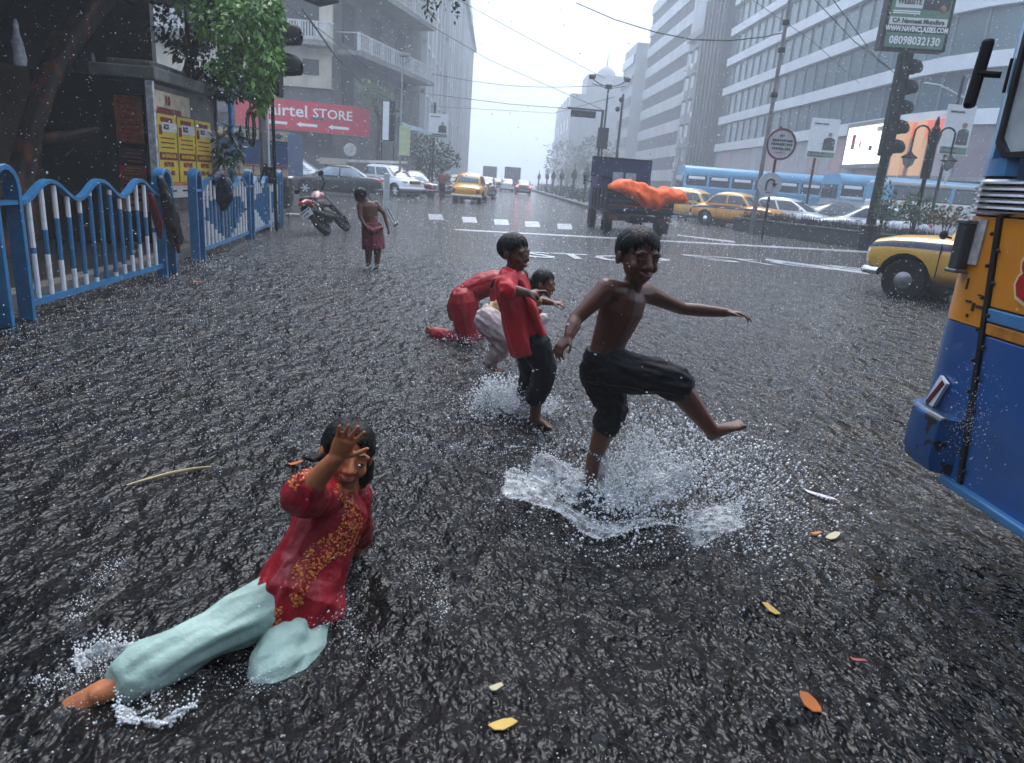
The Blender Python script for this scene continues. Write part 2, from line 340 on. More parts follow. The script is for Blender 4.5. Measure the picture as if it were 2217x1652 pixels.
# lit screen and glowing shop pillars (seen lit in the photo)
SCREEN=mat('screen_glow',(.8,.85,.9),.3,emit=(.9,.95,1),es=.9,var=.02); WARM=mat('warm_shop_light',(.7,.4,.2),.4,emit=(1,.5,.2),es=.12,var=.1); REDN=mat('red_neon',(.6,.1,.06),.4,emit=(1,.18,.08),es=.2,var=.1)
b=thing('advertising_screen','bright white lit advertising screen on the mall front','screen',(25.5,50,4.2))
mb=MB(); mb.box((0,0,1.25),(.3,6.3,3.1)); mb.build('frame',SHOPC[1],b); mb=MB(); mb.box((-.18,.1,1.25),(.08,5.3,2.5)); mb.build('display',SCREEN,b)
for (y,z,sy,sz,c) in ((1.7,1.5,.45,1.0,REDL),(.7,1.3,.18,.4,REDL),(-.8,1.0,.4,.3,DARK),(-1.7,2.2,.9,.3,SHOPC[3])): mb=MB(); mb.box((-.235,y,z),(.03,sy,sz)); mb.build('picture',c,b)
for y,wd,lab in ((45.6,1.2,'glowing orange shop panel just right of the lit screen'),(44.0,.9,'narrower glowing orange shop panel beside the ornate lamp')):
    mb=MB(); p=BX(1940 if wd>1 else 1975,330,25.4); one('lit_panel',MB().box((25.35 if y>45 else 25.6,y,4.9),(.3,wd,3.4)),WARM,lab,'light panel')
one('lit_panel',MB().box((31.2,37.6,5.4),(.5,.4,3.2),rz=.4),WARM,'tall amber lit panel at the curved mall corner','light panel')
one('neon_sign',MB().box((25.7,43.6,6.1),(.3,3.4,.9)),REDN,'red neon shop sign above the orange panels','sign')
# --- far right period building in haze
FARB=mat('hazy_render',(.40,.41,.42),.7,var=.2,scale=.3)
b=thing('period_building','faint flat-roofed old building fading into rain at street end','building',(15,158,0))
mb=MB(); wallbox(mb,0,30,0,40,0,20); mb.build('wall',FARB,b); mb=MB(); wallbox(mb,3,12,0,10,20,24); mb.build('tower',FARB,b)
mb=MB(); mb.lathe([(2.2,24),(2.0,25.2),(1.2,26),(.2,26.6),(.08,29)],12,(7.5,5,0)); mb.build('cupola',FARB,b,smooth=40)
for k in range(4):
    for q in range(5): mb=MB(); wallbox(mb,-.1,.2,3+q*7.2,5.2+q*7.2,3+k*4.8,5.8+k*4.8); mb.build('window',GLASS,b)
b=thing('stepped_block','faint stepped white block between the period building and office block','building',(24,137.5,0))
mb=MB(); wallbox(mb,0,22,0,12,0,27); mb.build('wall',FARB,b)
for k in range(7): mb=MB(); wallbox(mb,-.3,0,0.2,11.8,2+k*3.6,3.5+k*3.6); mb.build('ribbon_window',DGL,b)
# --- left: old corner building with balconies
OLDY=mat('stained_cream_plaster',(.50,.44,.34),.65,var=.45,scale=.55,bump=.3,bscale=4,stretch=(1,1,.5)); OLDG=mat('sooty_plaster',(.085,.08,.078),.65,var=.5,scale=.7,bump=.3,bscale=4); SHADOW=mat('opening_shade',(.02,.019,.019),.7,var=.3)  # doorways, windows and shops: inner shade put into this flat dark colour
RAIL=mat('pale_railing',(.52,.52,.52),.5,var=.25)
cor=thing('corner_building','old sooty corner building with iron balconies above the red shop sign','building',(-13,48,0)); co=npv((-13,48,0))
def cb(mb): return mb
mb=MB(); mb.prism([(-22,0),(2.2,0),(6.0,14),(6.0,26),(-22,26)],(0,0,0),(1,0,0),(0,1,0),(0,0,19)); mb.build('wall',OLDG,cor)
mb=MB(); mb.box((-9.9,-.12,10.5),(24.2,.24,9)); mb.build('upper_wall',OLDY,cor)
mb=MB(); mb.box((-9.9,-.1,7.1),(24.2,.2,2.0)); mb.build('upper_wall',OLDY,cor)
for x in (-9,-5.6,-1.7,1.9): mb=MB(); mb.box((x,-.32,12),(.75,.35,8)); mb.build('pilaster',OLDY,cor)
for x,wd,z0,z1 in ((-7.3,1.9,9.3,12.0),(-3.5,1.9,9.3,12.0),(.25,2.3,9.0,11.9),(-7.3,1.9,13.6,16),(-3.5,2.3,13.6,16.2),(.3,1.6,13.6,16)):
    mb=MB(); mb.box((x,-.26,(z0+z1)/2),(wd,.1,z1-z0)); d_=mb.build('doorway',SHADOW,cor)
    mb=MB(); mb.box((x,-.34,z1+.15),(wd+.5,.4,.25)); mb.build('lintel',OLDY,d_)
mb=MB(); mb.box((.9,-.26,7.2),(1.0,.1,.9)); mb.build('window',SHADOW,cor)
for i in range(16): mb=MB(); mb.box((-8.6+i*.66,-.30-.02*(i%2),15.8-.0),(.5,.12,.5)); 
def balcony(p0,p1,z,dep,nrm,n):
    p0,p1,nrm=npv((*p0,z)),npv((*p1,z)),npv((*nrm,0)); mb=MB(); mid=(p0+p1)/2+nrm*dep/2; d=p1-p0
    mb.bar(p0+nrm*dep/2,p1+nrm*dep/2,dep,.28); s_=mb.build('balcony_slab',CONC,cor)
    mb=MB(); mb.bar(p0+nrm*dep+npv((0,0,1.15)),p1+nrm*dep+npv((0,0,1.15)),.09,.08); mb.bar(p0+nrm*dep+npv((0,0,.3)),p1+nrm*dep+npv((0,0,.3)),.05,.05)
    for i in range(n+1): q=p0+d*i/n+nrm*dep; mb.bar(q+npv((0,0,.14)),q+npv((0,0,1.15)),.07 if i%6 else .16,.07 if i%6 else .16)
    for e in (p0,p1): mb.bar(e+npv((0,0,1.15)),e+nrm*dep+npv((0,0,1.15)),.06,.06)
    mb.build('railing',RAIL,cor)
balcony((-1.5,-.25),(2.3,-.25),8.45,1.3,(0,-1),22); balcony((-9,-.25),(-5.2,-.25),8.45,1.3,(0,-1),22)
cd_=unit((3.8,14)); cn=npv((cd_[1],-cd_[0]))
balcony((2.3,.4),(5.9,13.6),8.3,1.6,cn,46); balcony((2.3,.4),(5.9,13.6),12.4,1.6,cn,46); balcony((-1.0,-.25),(1.9,-.25),12.5,1.3,(0,-1),18)
for k in range(3):
    for q in range(3):
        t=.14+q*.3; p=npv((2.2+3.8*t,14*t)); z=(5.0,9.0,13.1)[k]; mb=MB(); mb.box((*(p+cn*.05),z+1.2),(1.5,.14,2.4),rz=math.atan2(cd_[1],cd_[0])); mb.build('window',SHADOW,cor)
mb=MB(); mb.bar((2.2,.0,16.6),(6.4,14.2,16.6),2.6,.4); mb.build('cornice',OLDG,cor)
# shops below the sign: solid panels in the colour of inner shade
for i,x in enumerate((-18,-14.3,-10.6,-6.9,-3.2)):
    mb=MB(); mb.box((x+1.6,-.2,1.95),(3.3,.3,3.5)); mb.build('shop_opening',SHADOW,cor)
mb=MB(); mb.box((-9.9,-.9,4.1),(24,1.8,.12)); mb.build('canopy',OLDG,cor)
# red sign: frontal board (its writing is part of the place)
SIGNR=mat('red_sign_board',(.55,.022,.045),.35,var=.12,scale=.8); SIGNW=mat('sign_white',(.78,.78,.78),.4,var=.05)
a0=A(508,225,45.2); a1=A(800,225,47.0); U=unit(npv((a1[0]-a0[0],a1[1]-a0[1],0))); Wd=np.linalg.norm(a1[:2]-a0[:2]); zt=A(690,222,46.2)[2]; zb=A(690,287,46.2)[2]
sg=thing('shop_sign','long red shop sign with white lettering and three arrows','sign',(a0[0],a0[1],zb)); V=npv((0,0,1)); N=npv((U[1],-U[0],0)); Hs=zt-zb
mb=MB(); mb.prism([(0,0),(Wd,0),(Wd,Hs),(0,Hs)],-N*-.25 if False else N*-.25,U,V,N*.25); mb.build('board',SIGNR,sg)
def su(px): return (px-508)/(800-508)*Wd
text('airtel',Hs*.56,SIGNW,sg,U*su(622)+V*Hs*.64+N*.004,U,V,.01,sx=1.12,bold=.012); text('STORE',Hs*.44,SIGNW,sg,U*su(718)+V*Hs*.63+N*.004,U,V,.01,sx=1.05,bold=.01)
for px in (595,661,731):
    mb=MB(); L_=su(46+508); mb.prism([(0,0),(.28,.16),(.28,.08),(L_,.08),(L_,-.08),(.28,-.08),(.28,-.16)],U*su(px-23)+V*Hs*.22+N*.002,U,V,N*.008); mb.build('arrow',SIGNW,sg)
# --- white terrace going down the left of the road
for (y0,y1,h_,x1,lab) in ((64,84,31,-6.9,'tall white building just past the corner balconies'),(85,108,29,-6.6,'second pale building down the left side of street'),(109,150,25,-6.3,'farthest pale building fading on the left side of street')):
    b=thing('terrace_building',lab,'building',(x1,y0,0)); mb=MB(); wallbox(mb,-16,0,0,y1-y0,0,h_); mb.build('wall',PLW,b)
    nb=int((y1-y0)/4.2)
    for q in range(nb+1): mb=MB(); wallbox(mb,0,.45,q*4.2,q*4.2+.7,0,h_); mb.build('pilaster',PLW,b)
    for k in range(7):
        mb=MB(); wallbox(mb,0,.3,0,y1-y0,4+k*3.9,4.3+k*3.9); mb.build('string_course',PLW,b)
        for q in range(nb): mb=MB(); wallbox(mb,-.1,.06,q*4.2+1.6,q*4.2+3.2,5+k*3.9,7.2+k*3.9); mb.build('window',GLASS,b)
    mb=MB(); wallbox(mb,-16.3,.9,-.4,y1-y0+.4,h_,h_+.7); mb.build('cornice',PLW,b)
# --- unseen dark block added behind the camera to keep front light down
b=thing('rear_shade_block','unseen dark block added behind the viewpoint to hold down front light','building',(0,-13,0)); mb=MB(); wallbox(mb,-34,30,-5,0,0,21); mb.build('wall',OLDG,b)
for k in range(5):
    for q in range(12): mb=MB(); wallbox(mb,-31+q*5,-29+q*5,-.02,.08,2+k*3.9,4.4+k*3.9); mb.build('window',GLASS,b)
mb=MB(); wallbox(mb,-34.5,30.5,-5,.8,21,21.6); mb.build('cornice',OLDG,b)
# ------------------------------------------------------------------ rain haze: one closed box round the place
mb=MB(); mb.box((0,170,17),(300,380,36)); hz=mb.build('haze',[]); tag(hz,kind='stuff')
hm=bpy.data.materials.new('rain_haze'); hm.use_nodes=True; hn=hm.node_tree; hn.nodes.clear(); pv=hn.nodes.new('ShaderNodeVolumePrincipled'); ho=hn.nodes.new('ShaderNodeOutputMaterial')
pv.inputs['Color'].default_value=(.90,.94,.99,1); pv.inputs['Density'].default_value=.0040; pv.inputs['Anisotropy'].default_value=.0; hn.links.new(pv.outputs[0],ho.inputs['Volume'])
hz.data.materials.clear(); hz.data.materials.append(hm); hz.display_type='WIRE'
# ================================================================== vehicles
def sgp(c,e): return math.copysign(abs(c)**(2.0/e),c)
def baked(o):
    dg=bpy.context.evaluated_depsgraph_get(); me=bpy.data.meshes.new_from_object(o.evaluated_get(dg)); old=o.data; o.modifiers.clear(); o.data=me; bpy.data.meshes.remove(old); return o
class Shell:
    """closed surface of rings; S(t,v) gives a point, patch() a thin panel lying on it"""
    def __init__(s,rings,e,axis): s.r=rings; s.e=e; s.axis=axis
    def pt(s,t,v):
        k=min(int(v),len(s.r)-2); f=v-k; a=[x*(1-f)+y*f for x,y in zip(s.r[k],s.r[k+1])]; c,sn=sgp(math.cos(t),s.e),sgp(math.sin(t),s.e)
        if s.axis=='z': z,xr,xf,w_=a; return npv(((xr+xf)/2+(xf-xr)/2*c,w_*sn,z))
        x,zb,zt,w_=a; return npv((x,w_*c,(zb+zt)/2+(zt-zb)/2*sn))
    def solid(s,mb,n=28,mi=0,sub=1):
        vs=np.linspace(0,len(s.r)-1,(len(s.r)-1)*sub+1); mb.loft([[s.pt(t,v) for t in np.linspace(0,2*PI,n,endpoint=False)] for v in vs],True,True,mi)
    def nrm(s,t,v):
        e=.01; a=s.pt(t+e,v)-s.pt(t-e,v); v0,v1=max(0,v-e),min(len(s.r)-1.001,v+e); b=s.pt(t,v1)-s.pt(t,v0); n=unit(np.cross(a,b)); c=s.pt(t,v)
        ctr=sum((s.pt(q,v) for q in (0,PI/2,PI,3*PI/2)))/4
        return n if n@(c-ctr)>0 else -n
    def patch(s,mb,t0,t1,v0,v1,off=.004,nt=8,nv=4,mi=0,skew=0.0):
        mb.grid([[s.pt(t,v)+s.nrm(t,v)*off for t in np.linspace(t0+skew*(v-v0),t1-skew*(v-v0),nt)] for v in np.linspace(v0,v1,nv)],mi); return mb
def wheel(parent,x,y,r,wd,rim='hub',rimm=None):
    s_=1 if y>0 else -1; mb=MB(); prof=[(r*.62,-wd/2),(r*.93,-wd/2),(r,-wd*.36),(r,wd*.36),(r*.93,wd/2),(r*.62,wd/2)]
    mb.lathe(prof,26,(x,y,r*.98),(0,1,0)); o=mb.build('wheel',TYRE,parent,smooth=35)
    mb=MB(); yo=y+s_*wd*.32
    if rim=='hub': mb.lathe([(r*.64,-.02*s_),(r*.62,.02*s_),(r*.5,.01*s_),(r*.42,.035*s_),(r*.3,.06*s_),(.01,.075*s_)],20,(x,yo,r*.98),(0,1,0)); mb.build('hubcap',rimm or CHROME,o,smooth=50)
    else:
        mb.lathe([(r*.66,-.05*s_),(r*.66,.03*s_),(r*.58,.035*s_),(r*.58,-.04*s_)],20,(x,yo,r*.98),(0,1,0)); mb.lathe([(r*.16,-.02*s_),(r*.15,.045*s_),(.01,.05*s_)],10,(x,yo,r*.98),(0,1,0))
        for k in range(6):
            a=k*PI/3; mb.bar((x+math.cos(a)*r*.1,yo+.03*s_,r*.98+math.sin(a)*r*.1),(x+math.cos(a)*r*.6,yo+.03*s_,r*.98+math.sin(a)*r*.6),r*.2,.02,up=(0,1,0))
        mb.build('rim',rimm or mat('silver_rim',(.62,.63,.64),.3,metal=.7,var=.08),o,smooth=40)
    return o
def car(name,label,pos,head,body,paint,kind='sedan',lights=None,group=None,stripe=None,taxi=False,rimm=None,glass=None):
    """body: dict of low rings, cabin rings, wheel radius/places"""
    rz=math.atan2(head[1],head[0]); t=thing(name,label,'taxi' if taxi else 'car',(pos[0],pos[1],-.05),rz,group)
    low=Shell(body['low'],body.get('e',4.2),'x'); cab=Shell(body['cab'],body.get('ce',4.5),'z'); r=body['r']; ax=body['ax']; ty=body['ty']; gl=glass or GLASS
    mb=MB(); low.solid(mb,32,sub=2); o=mb.build('body',paint,None,smooth=32)
    cut=MB()
    for x in ax:
        for sg in (-1,1): cut.lathe([(r*1.22,-.3),(r*1.22,.3)],20,(x,sg*(ty+.02),r*1.02),(0,1,0))
    c=cut.build('cut',BLACK); md=o.modifiers.new('b','BOOLEAN'); md.object=c; md.operation='DIFFERENCE'; md.solver='EXACT'; md.material_mode='TRANSFER'; bpy.context.view_layer.update(); baked(o); o.data.polygons.foreach_set('use_smooth',[True]*len(o.data.polygons)); o.data.set_sharp_from_angle(angle=R(32)); 
    bpy.data.objects.remove(c); o.parent=t
    mb=MB(); mb.box((sum(ax)/2,0,r*1.1),(abs(ax[0]-ax[1])+r*2.3,ty*1.5,.3)); mb.build('underbody',BLACK,t)
    mb=MB(); cab.solid(mb,32,sub=2); mb.build('cabin',paint,t,smooth=40)
    v0,v1=body['gv']
    for (nm,a,b) in body['win']:
        mb=MB(); cab.patch(mb,R(a),R(b),v0,v1,nt=14,nv=6); mb.build(nm,gl,t,smooth=60,fix=False)
    for sg in (-1,1):
        for f0,f1 in body['side']:
            mb=MB(); rows=[]
            for v in np.linspace(v0,v1,6):
                row=[]
                for f_ in np.linspace(f0,f1,10): q=sg*math.acos(math.copysign(abs(f_)**(cab.e/2),f_)); row.append(cab.pt(q,v)+cab.nrm(q,v)*.005)
                rows.append(row)
            mb.grid(rows); mb.build('side_window',gl,t,smooth=60,fix=False)
    for x in ax:
        for sg in (-1,1): wheel(t,x,sg*(ty-.06),r,.2,body.get('rim','hub'),rimm)
    xf=body['low'][-1][0]; xb=body['low'][0][0]; W_=body['W']; zb=body['bz']
    bm_=body.get('bump',None) or paint
    for nm,x,sg in (('front_bumper',xf,1),('rear_bumper',xb,-1)):
        mb=MB(); mb.tube([(x-sg*.32,-W_*.93,zb),(x-sg*.06,-W_*.84,zb),(x+sg*.04,-W_*.45,zb),(x+sg*.06,0,zb),(x+sg*.04,W_*.45,zb),(x-sg*.06,W_*.84,zb),(x-sg*.32,W_*.93,zb)],.05 if taxi else .07,8,flat=1.2); mb.build(nm,bm_ if not taxi or body.get('bump') else CHROME,t,smooth=45)
    hz_=body['hz']
    for sg in (-1,1):
        mb=MB()
        if taxi: mb.ell((xf-.13,sg*W_*.73,hz_),(.1,.105,.105)); mb.build('headlight',LAMPG,t,smooth=60)
        else: mb.ell((xf-.16,sg*W_*.68,hz_),(.16,.2,.085),M=rotz(-sg*.5)); mb.build('headlight',LAMPG,t,smooth=60)
        mb=MB(); mb.ell((xb+.1,sg*W_*.74,body['tz']),(.12,.13,.1 if not taxi else .13)); mb.build('tail_light',(lights or REDL) if not taxi else mat('taxi_tail',(.16,.03,.015),.2),t,smooth=60)
        mb=MB(); mx_=body['mx']; mb.bar((mx_,sg*W_*.9,body['mz']),(mx_+.02,sg*(W_+.1),body['mz']+.02),.03,.03); mb.ell((mx_+.02,sg*(W_+.14),body['mz']+.04),(.05,.09,.065)); mb.build('mirror',BLACK if taxi else paint,t,smooth=60)
        for k,x in enumerate(body['handles']): p=low.pt(R(28) if sg>0 else R(152),0); mb=MB(); mb.bar((x,sg*(W_+.012),body['hdz']),(x+.18,sg*(W_+.012),body['hdz']),.025,.03); mb.build('door_handle',CHROME if taxi else BLACK,t)
        for x in body['seams']: mb=MB(); mb.bar((x,sg*(W_*.995),zb+.02),(x,sg*(W_*.995),body['hdz']+.06),.012,.012,up=(1,0,0)); mb.build('door_seam',BLACK,t)
    mb=MB(); gw,gh=body['grille']; mb.box((xf-.02,0,hz_-.02),(.1,gw,gh)); g=mb.build('grille',BLACK,t,bevel=.02)
    for k in range(3): mb=MB(); mb.box((xf+.035,0,hz_-.02+(k-1)*gh*.3),(.02,gw*.96,.018)); mb.build('grille_bar',CHROME,g)
    for x,nm in ((xf+.075,'number_plate'),(xb-.07,'number_plate')): mb=MB(); mb.box((x,0,zb+.02),(.012,.46,.11)); mb.build(nm,WHITE if not taxi else mat('yellow_plate',(.6,.45,.05),.4),t)
    if stripe:
        st=MB()
        for a,b in ((15,33),(147,165)): low.patch(st,R(a),R(b),1.0,len(body['low'])-1.3,off=.006,nt=4,nv=40)
        st.build('stripe',stripe,t,smooth=60,fix=False)
    return t
AMB=dict(e=3.6,ce=3.4,W=.83,r=.33,ax=(-1.24,1.24),ty=.70,bz=.42,hz=.70,tz=.66,mx=.72,mz=1.02,hdz=.88,handles=(-.45,.28),seams=(-.68,.06,.78),grille=(.72,.24),gv=(.45,2.75),bump=None,
  low=[(-2.16,.5,.74,.5),(-2.1,.40,.84,.68),(-1.9,.34,.93,.77),(-1.5,.31,1.0,.81),(-1.0,.29,1.03,.83),(0,.28,1.03,.835),(.7,.28,1.03,.83),(1.2,.29,1.02,.81),(1.55,.32,.99,.78),(1.82,.38,.92,.72),(1.93,.47,.80,.58)],
  cab=[(.97,-1.62,1.02,.77),(1.14,-1.46,.84,.745),(1.32,-1.26,.62,.70),(1.44,-1.08,.44,.64),(1.53,-.85,.2,.53),(1.575,-.6,-.02,.34),(1.585,-.4,-.2,.12)],
  win=[('windscreen',-36,36),('rear_window',145,215)],side=[(.10,.80),(-.78,.02)])
SED=dict(W=.85,r=.315,ax=(-1.28,1.3),ty=.735,bz=.42,hz=.70,tz=.84,mx=.72,mz=1.0,hdz=.84,handles=(-.62,.38),seams=(-.78,.12,.9),grille=(.6,.12),gv=(.3,2.6),rim='spoke',
  low=[(-2.18,.42,.8,.62),(-2.1,.34,.98,.74),(-1.8,.28,1.03,.81),(-1.2,.22,1.02,.845),(-.4,.2,.98,.85),(.5,.2,.95,.85),(1.1,.22,.92,.84),(1.6,.25,.86,.81),(1.95,.28,.76,.74),(2.14,.34,.64,.6)],
  cab=[(.90,-1.75,1.18,.76),(1.08,-1.42,.86,.73),(1.25,-1.12,.56,.68),(1.38,-.92,.3,.63),(1.45,-.72,.1,.52),(1.47,-.55,-.05,.25)],
  win=[('windscreen',-38,38),('rear_window',142,218)],side=[(.06,.80),(-.78,-.01)])
def variant(base,**k): d=dict(base); d.update(k); return d
HAT=variant(SED,ax=(-1.15,1.2),hz=.74,mx=.8,low=[(-1.75,.42,.85,.66),(-1.68,.32,1.0,.77),(-1.3,.24,1.02,.83),(-.4,.22,1.0,.845),(.5,.22,.97,.845),(1.1,.24,.95,.83),(1.55,.27,.88,.79),(1.83,.3,.76,.70),(1.95,.36,.62,.56)],
  cab=[(.92,-1.66,1.25,.77),(1.1,-1.58,.95,.745),(1.28,-1.45,.6,.69),(1.42,-1.25,.25,.62),(1.5,-1.0,0,.5),(1.52,-.8,-.2,.22)])
SUV=variant(HAT,hz=.86,bz=.5,r=.35,hdz=.98,mz=1.12,tz=.95,grille=(.75,.16),low=[(-2.0,.5,1.0,.7),(-1.9,.36,1.1,.8),(-1.4,.28,1.12,.87),(-.4,.26,1.1,.88),(.5,.26,1.08,.88),(1.2,.28,1.06,.87),(1.7,.3,1.0,.83),(1.95,.36,.88,.74),(2.05,.42,.74,.6)],W=.88,ax=(-1.25,1.3),
  cab=[(1.05,-1.85,1.25,.8),(1.22,-1.78,1.0,.775),(1.42,-1.68,.7,.72),(1.58,-1.5,.4,.66),(1.66,-1.3,.15,.55),(1.68,-1.1,0,.25)])
TY=mat('taxi_yellow',(.66,.36,.05),.28,var=.1,scale=3,coat=.6); TO=mat('taxi_orange',(.64,.27,.02),.28,var=.12,scale=3,coat=.6); TDY=mat('taxi_deep_orange',(.62,.27,.012),.3,var=.12,scale=3,coat=.6); NAVY=mat('navy_stripe',(.012,.02,.055),.35,var=.2)
CBLK=mat('black_car_paint',(.012,.0115,.013),.25,var=.2,coat=.25); CWHT=mat('white_car_paint',(.70,.71,.73),.22,var=.06,coat=.8); CMAR=mat('maroon_car_paint',(.10,.012,.022),.22,var=.15,coat=.8); CGRY=mat('grey_car_paint',(.09,.09,.095),.25,var=.15,coat=.7)
def gx(px,Y): return A(px,420,Y)[0]
# near taxi, partly behind the bus
hd=unit((-.60,.80)); p=G(1950,646)
side=npv((-hd[1],hd[0]));  # left of heading
fw=p[:2]; ctr=fw-hd*1.24-side*.66
taxi_n=car('taxi','yellow rounded taxi with navy stripe, half hidden by the blue bus',ctr,hd,AMB,TY,taxi=True,stripe=NAVY,rimm=mat('grey_hub',(.25,.25,.26),.3,metal=.7))
TAXIR=mat('taxi_emblem_red',(.6,.09,.02),.4)
em=MB(); secs=[[npv((.30+math.cos(a)*r_*.92,.846,.60+math.sin(a)*r_)) for r_ in (.125,.108)] for a in np.linspace(.25,2*PI-.1,28)]
em.grid(secs); em.build('taxi_emblem',TAXIR,taxi_n,fix=False); text('TAXI',.085,TAXIR,taxi_n,(.30,.848,.60),(-1,0,0),(0,0,1),.002,bold=.003)
em=MB(); em.grid([[npv((q[0],-q[1],q[2])) for q in r_] for r_ in secs]); em.build('taxi_emblem',TAXIR,taxi_n,fix=False)
# taxis in the far lane
car('taxi','yellow taxi nosing out just right of the blue pickup',(gx(1512,36),36),(.62,-.78),AMB,TY,taxi=True,stripe=NAVY)
car('taxi','orange taxi between the yellow taxi and the leaning sign pole',(gx(1606,32),32),(.66,-.75),AMB,TO,taxi=True,stripe=NAVY)
car('taxi','orange taxi driving away, seen from behind beside the bathing man',(gx(1019,39),39),(.09,1),variant(AMB,bump=mat('taxi_bumper',(.62,.55,.48),.4)),TDY,taxi=True)
car('car','white hatchback right behind the round traffic signs',(gx(1716,32),32),(.72,-.69),HAT,CWHT)
car('car','white saloon with sloping nose beside the black billboard pole',(gx(1890,28),28),(-.95,.3),SED,CWHT)
car('car','dark grey car between the two white cars at right',(gx(1795,36),36),(-.9,-.3),HAT,CGRY)
car('car','white car roof showing just behind the yellow taxi',(gx(1508,40),40.5),(.6,-.8),SUV,CWHT)
# side street, left
car('car','black saloon with silver spoked wheels crossing the side street',(gx(727,34.5),34.5),(-1,-.10),SED,CBLK,glass=GLASSL)
car('car','white off-roader nosing out behind the black saloon',(gx(842,40),40.5),(.75,-.66),SUV,CWHT)
car('car','maroon hatchback parked facing the junction beside the pale sign post',(gx(888,42),42.5),(.55,-.84),HAT,CMAR,glass=GLASSL)
car('car','white van-like car behind the painted truck at far left',(gx(632,41),42),(1,0),SUV,CWHT,glass=GLASSL)
car('car','dark car half hidden left of the orange taxi',(gx(980,47),47),(.0,-1),SED,CGRY)
car('car','dark car with lit lamp just right of the orange taxi',(gx(1048,49),49),(.05,1),SED,CGRY)
car('car','pale car fading into the rain in mid street',(gx(1096,84),84),(0,1),SED,CWHT)
car('car','distant car with red brake lights glowing',(gx(1131,74),74),(0,1),SED,CGRY,lights=mat('lit_brake',(.6,.02,.02),.3,emit=(1,.05,.04),es=6.0,var=.02))
car('car','faint car ahead of the pale one, one tail lamp lit',(gx(1074,100),100),(0,1),SED,CGRY,lights=MATS['lit_brake'])
# ------------------------------------------------------------------ far trucks
def far_truck(label,px,Y,h_):
    t=thing('box_truck',label,'truck',(gx(px,Y),Y,-.05)); mb=MB(); mb.box((0,-.6,.9+h_/2),(2.3,4.6,h_)); mb.build('cargo_box',mat('truck_box',(.12,.12,.13),.5),t,bevel=.05)
    mb=MB(); mb.box((0,2.6,1.5),(2.1,1.7,1.9)); mb.build('cab',CGRY,t,bevel=.12); mb=MB(); mb.box((0,-.4,.72),(1.2,5.4,.3)); mb.build('chassis',BLACK,t)
    for y in (-2,2.4):
        for x in (-.9,.9): mb=MB(); mb.lathe([(.28,-.14),(.45,-.14),(.48,-.08),(.48,.08),(.45,.14),(.28,.14)],18,(x,y,.48),(1,0,0)); mb.build('wheel',TYRE,t,smooth=35)
    for x in (-.8,.8): mb=MB(); mb.box((x,-2.93,.82),(.25,.06,.14)); mb.build('tail_light',REDL,t)
far_truck('boxy dark truck far down the street',1106,108,2.3); far_truck('faint tall truck far off behind the taxi',1058,122,2.4)
# ------------------------------------------------------------------ background buses
BUSB=mat('bus_sky_blue',(.14,.34,.52),.35,var=.12,scale=1); BUSG=mat('bus_grey_white',(.46,.48,.50),.4,var=.15,scale=1)
def bus(label,px,Y,Lb,low_mat):
    t=thing('bus',label,'bus',(gx(px,Y),Y,0),R(-3)); 
    mb=MB(); mb.box((0,0,1.1),(Lb,2.4,1.4)); mb.build('body',low_mat,t,bevel=.08)
    mb=MB(); sec=[]
    for x in (-Lb/2,Lb/2): sec.append([npv((x,1.2*sgp(math.cos(a),3),2.55+.38*sgp(math.sin(a),3))) for a in np.linspace(0,2*PI,24,endpoint=False)])
    mb.loft(sec); mb.build('roof',BUSB,t,smooth=40)
    mb=MB(); mb.box((0,0,2.05),(Lb-.1,2.3,.7)); mb.build('window_band',GLASS,t)
    n=int(Lb/1.25)
    for k in range(n+1): mb=MB(); mb.box((-Lb/2+.05+k*(Lb-.1)/n,0,2.05),(.12,2.42,.72)); mb.build('pillar',BUSB,t)
    for k in range(n): mb=MB(); mb.box((-Lb/2+.05+(k+.5)*(Lb-.1)/n,-1.17,2.25),(Lb/n*.7,.03,.16)); mb.build('blind',WHITE,t)
    mb=MB(); mb.box((0,-1.215,1.62),(Lb*.98,.03,.08)); mb.build('trim',BUSB,t)
    for x in (-Lb*.3,Lb*.33):
        for y in (-1.12,1.12): wheel(t,x,y,.46,.26,'hub',GREYM)
    for x in (-Lb/2-.01,Lb/2+.01): mb=MB(); mb.box((x,0,2.0),(.06,2.0,.7)); mb.build('windscreen',GLASS,t)
bus('sky blue roofed bus stopped left, beyond the orange taxi',1640,43,9.5,BUSB); bus('sky blue roofed bus standing behind the white decorated bus',2010,38,10.5,BUSG)
# white decorated minibus in front of it
t=thing('minibus','white minibus with coloured trim behind the planter shrubs','bus',(gx(2065,30),30,0),R(-4))
mb=MB(); mb.box((0,0,1.05),(6.4,2.1,1.3)); mb.build('body',mat('minibus_white',(.62,.63,.64),.4,var=.12,scale=2),t,bevel=.1); mb=MB(); mb.box((0,0,1.98),(6.2,2.0,.6)); mb.build('cabin',GLASS,t,bevel=.06)
mb=MB(); mb.box((0,0,2.36),(6.3,2.1,.2)); mb.build('roof',BUSG,t,bevel=.07)
for k in range(6): mb=MB(); mb.box((-3.1+k*1.24,0,1.98),(.14,2.08,.6)); mb.build('pillar',BUSB,t)
for k in range(18): mb=MB(); mb.box((-2.9+k*.34,-1.06,1.6-.0),(.14,.03,.06)); mb.build('trim_mark',(REDL,ORANGEL,NAVY)[k%3],t)
mb=MB(); mb.box((1.2,-1.06,.9),(.5,.03,.35)); mb.build('side_badge',BUSB,t)
for x in (-2,2):
    for y in (-1,1): wheel(t,x,y,.38,.22,'hub',GREYM)
